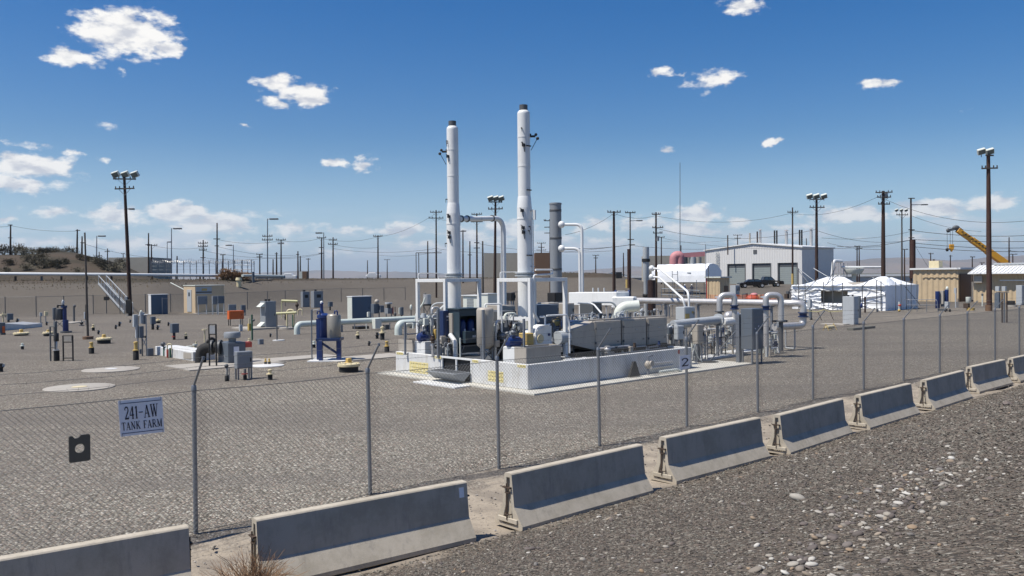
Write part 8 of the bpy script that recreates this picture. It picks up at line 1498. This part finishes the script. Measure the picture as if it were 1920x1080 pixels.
# ------------------------------------------------------------------ brush
def bush(rr, w_, h, n, blade):
    m = MB(); lim = []
    for k in range(max(4, int(n / 60))): a = rr.uniform(0, 6.28); c = Vector((math.cos(a) * rr.random() * w_ * .3, math.sin(a) * rr.random() * w_ * .3, h * rr.uniform(.35, .7))); lim.append((c, rr.uniform(.35, .6) * h)); m.tube([(c.x * .2, c.y * .2, -.05), (c.x * .6, c.y * .6, c.z * .6), c], [.03, .02, .008], 4, False)
    for i in range(n):
        c, rad = rr.choice(lim); d = Vector((rr.gauss(0, 1), rr.gauss(0, 1), rr.gauss(0, .8))).normalized(); p = c + d * rad * rr.random()**.4; p.z = max(.02, p.z); q = (d + Vector((rr.uniform(-.7, .7), rr.uniform(-.7, .7), rr.uniform(-.2, .9)))).normalized() * blade * rr.uniform(.6, 1.4); s_ = q.cross(Vector((rr.random(), rr.random(), rr.random()))).normalized() * blade * .22
        m.add([p - s_, p + s_, p + q], [(0, 1, 2)])
    return m
rr = random.Random(33)
protos = []
protos_w = []
for i in range(4): protos.append(bush(rr, 1.6, 1.1, 520, .2))
labs = ['dense dark sagebrush', 'round olive sagebrush', 'ragged dark sagebrush', 'low spreading sagebrush']
sp = [(8, 466, 150, 2.6), (30, 464, 152, 2.2), (46, 463, 150, 2.0), (62, 465, 155, 1.5), (75, 469, 150, 1.6), (86, 472, 150, 1.7), (98, 473, 152, 1.8), (108, 474, 151, 1.7), (118, 476, 150, 1.5), (137, 474, 150, 2.0), (52, 482, 136, 1.7), (62, 490, 134, 1.6), (76, 481, 138, 1.7), (84, 496, 131, 1.8), (50, 500, 131, 1.4), (112, 495, 132, 1.6), (100, 492, 133, 1.2), (178, 487, 140, 1.5), (190, 492, 138, 1.9), (199, 498, 136, 1.9), (213, 503, 134, 2.0), (222, 490, 145, 1.5), (231, 495, 140, 1.6), (168, 483, 150, 1.2), (20, 490, 133, 1.3), (124, 488, 138, 1.0), (150, 480, 148, 1.2), (10, 505, 128, 1.2), (145, 506, 128, 1.1)]
where = 'on the crest of the mound|near the left edge of the mound crest|left of the mound poles|on the crest, middle of the mound|under the skyline, mound centre|on the crest right of centre|on the crest before the pair of poles|close left of the pair of poles|on the crest behind a larger one|at the foot of the pair of poles|on the upper mound slope, left|in the middle of the mound slope|high on the mound slope right of the first clump|low on the mound slope above the pipeline|low on the slope near the left edge|mid-slope below the pair of poles|small, mid-slope|right of the pair of poles|right flank of the mound|right flank, lower down|low right flank behind the leaning pole|upper right flank|right end of the mound beside the floodlight pole|small, crest right of the poles|mid-slope at the left edge|tiny, mid-slope|small, behind the leaning pole|just above the pipeline at left|just above the pipeline at centre'.split('|')
meshes = []
for i, m in enumerate(protos): o = m.build('sagebrush', shrub); meshes.append(o.data); bpy.data.objects.remove(o)
for i, (px, py, D, sz) in enumerate(sp):
    q = bring(px, py + 7) if i > 9 else at(px, D); 
    if q.y > 250: q = at(px, D)
    o = bpy.data.objects.new('sagebrush', meshes[i % 4]); COL.objects.link(o); o.location = q; sz *= .8; o.scale = (sz * 1.15, sz, sz * rr.uniform(.75, .95)); o.rotation_euler = (0, 0, rr.uniform(0, 6)); tagit(o, labs[i % 4] + ' ' + where[i], 'shrub', 'sagebrush on the mound')
tw_m = []
for k in range(2): m = bush(rr, 1.5, 1.0, 500, .22); o = m.build('tumbleweed', weed); tw_m.append(o.data); bpy.data.objects.remove(o)
for k, (px, sz, lab) in enumerate(((425, 1.9, 'leftmost and largest'), (436, 1.4, 'second from the left'), (446, 1.2, 'third'), (455, 1.3, 'fourth'), (464, 1.2, 'rightmost'), (418, 1.1, 'small one partly behind the largest'))):
    q = at(px, lerp(TB, (px - 960) / FPX, 2) + .5); o = bpy.data.objects.new('tumbleweed', tw_m[k % 2]); COL.objects.link(o); o.location = q; o.scale = (sz, sz, sz * .9); o.rotation_euler = (0, 0, k); tagit(o, 'reddish brown tumbleweed piled on the bank by the pipeline, ' + lab, 'weed', 'tumbleweeds piled on the bank')
# dry grass along the bank top
m = MB()
for i in range(3600):
    px = rr.uniform(-40, 1120); a = (px - 960) / FPX; D = lerp(TB, a, 2) + rr.uniform(-5, 14) if px < 470 or rr.random() < .5 else lerp(TB, a, 2) + rr.uniform(0, 30); x = a * D; z = zter(x, D); h = rr.uniform(.06, .2); dx = rr.uniform(-.12, .12); m.add([(x - .06, D, z - .02), (x + .06, D, z - .02), (x + dx, D + dx, z + h)], [(0, 1, 2)])
single('dry_grass', None, None, m, grassm, (0, 0, 0), 'xy', local=True, kind='stuff')
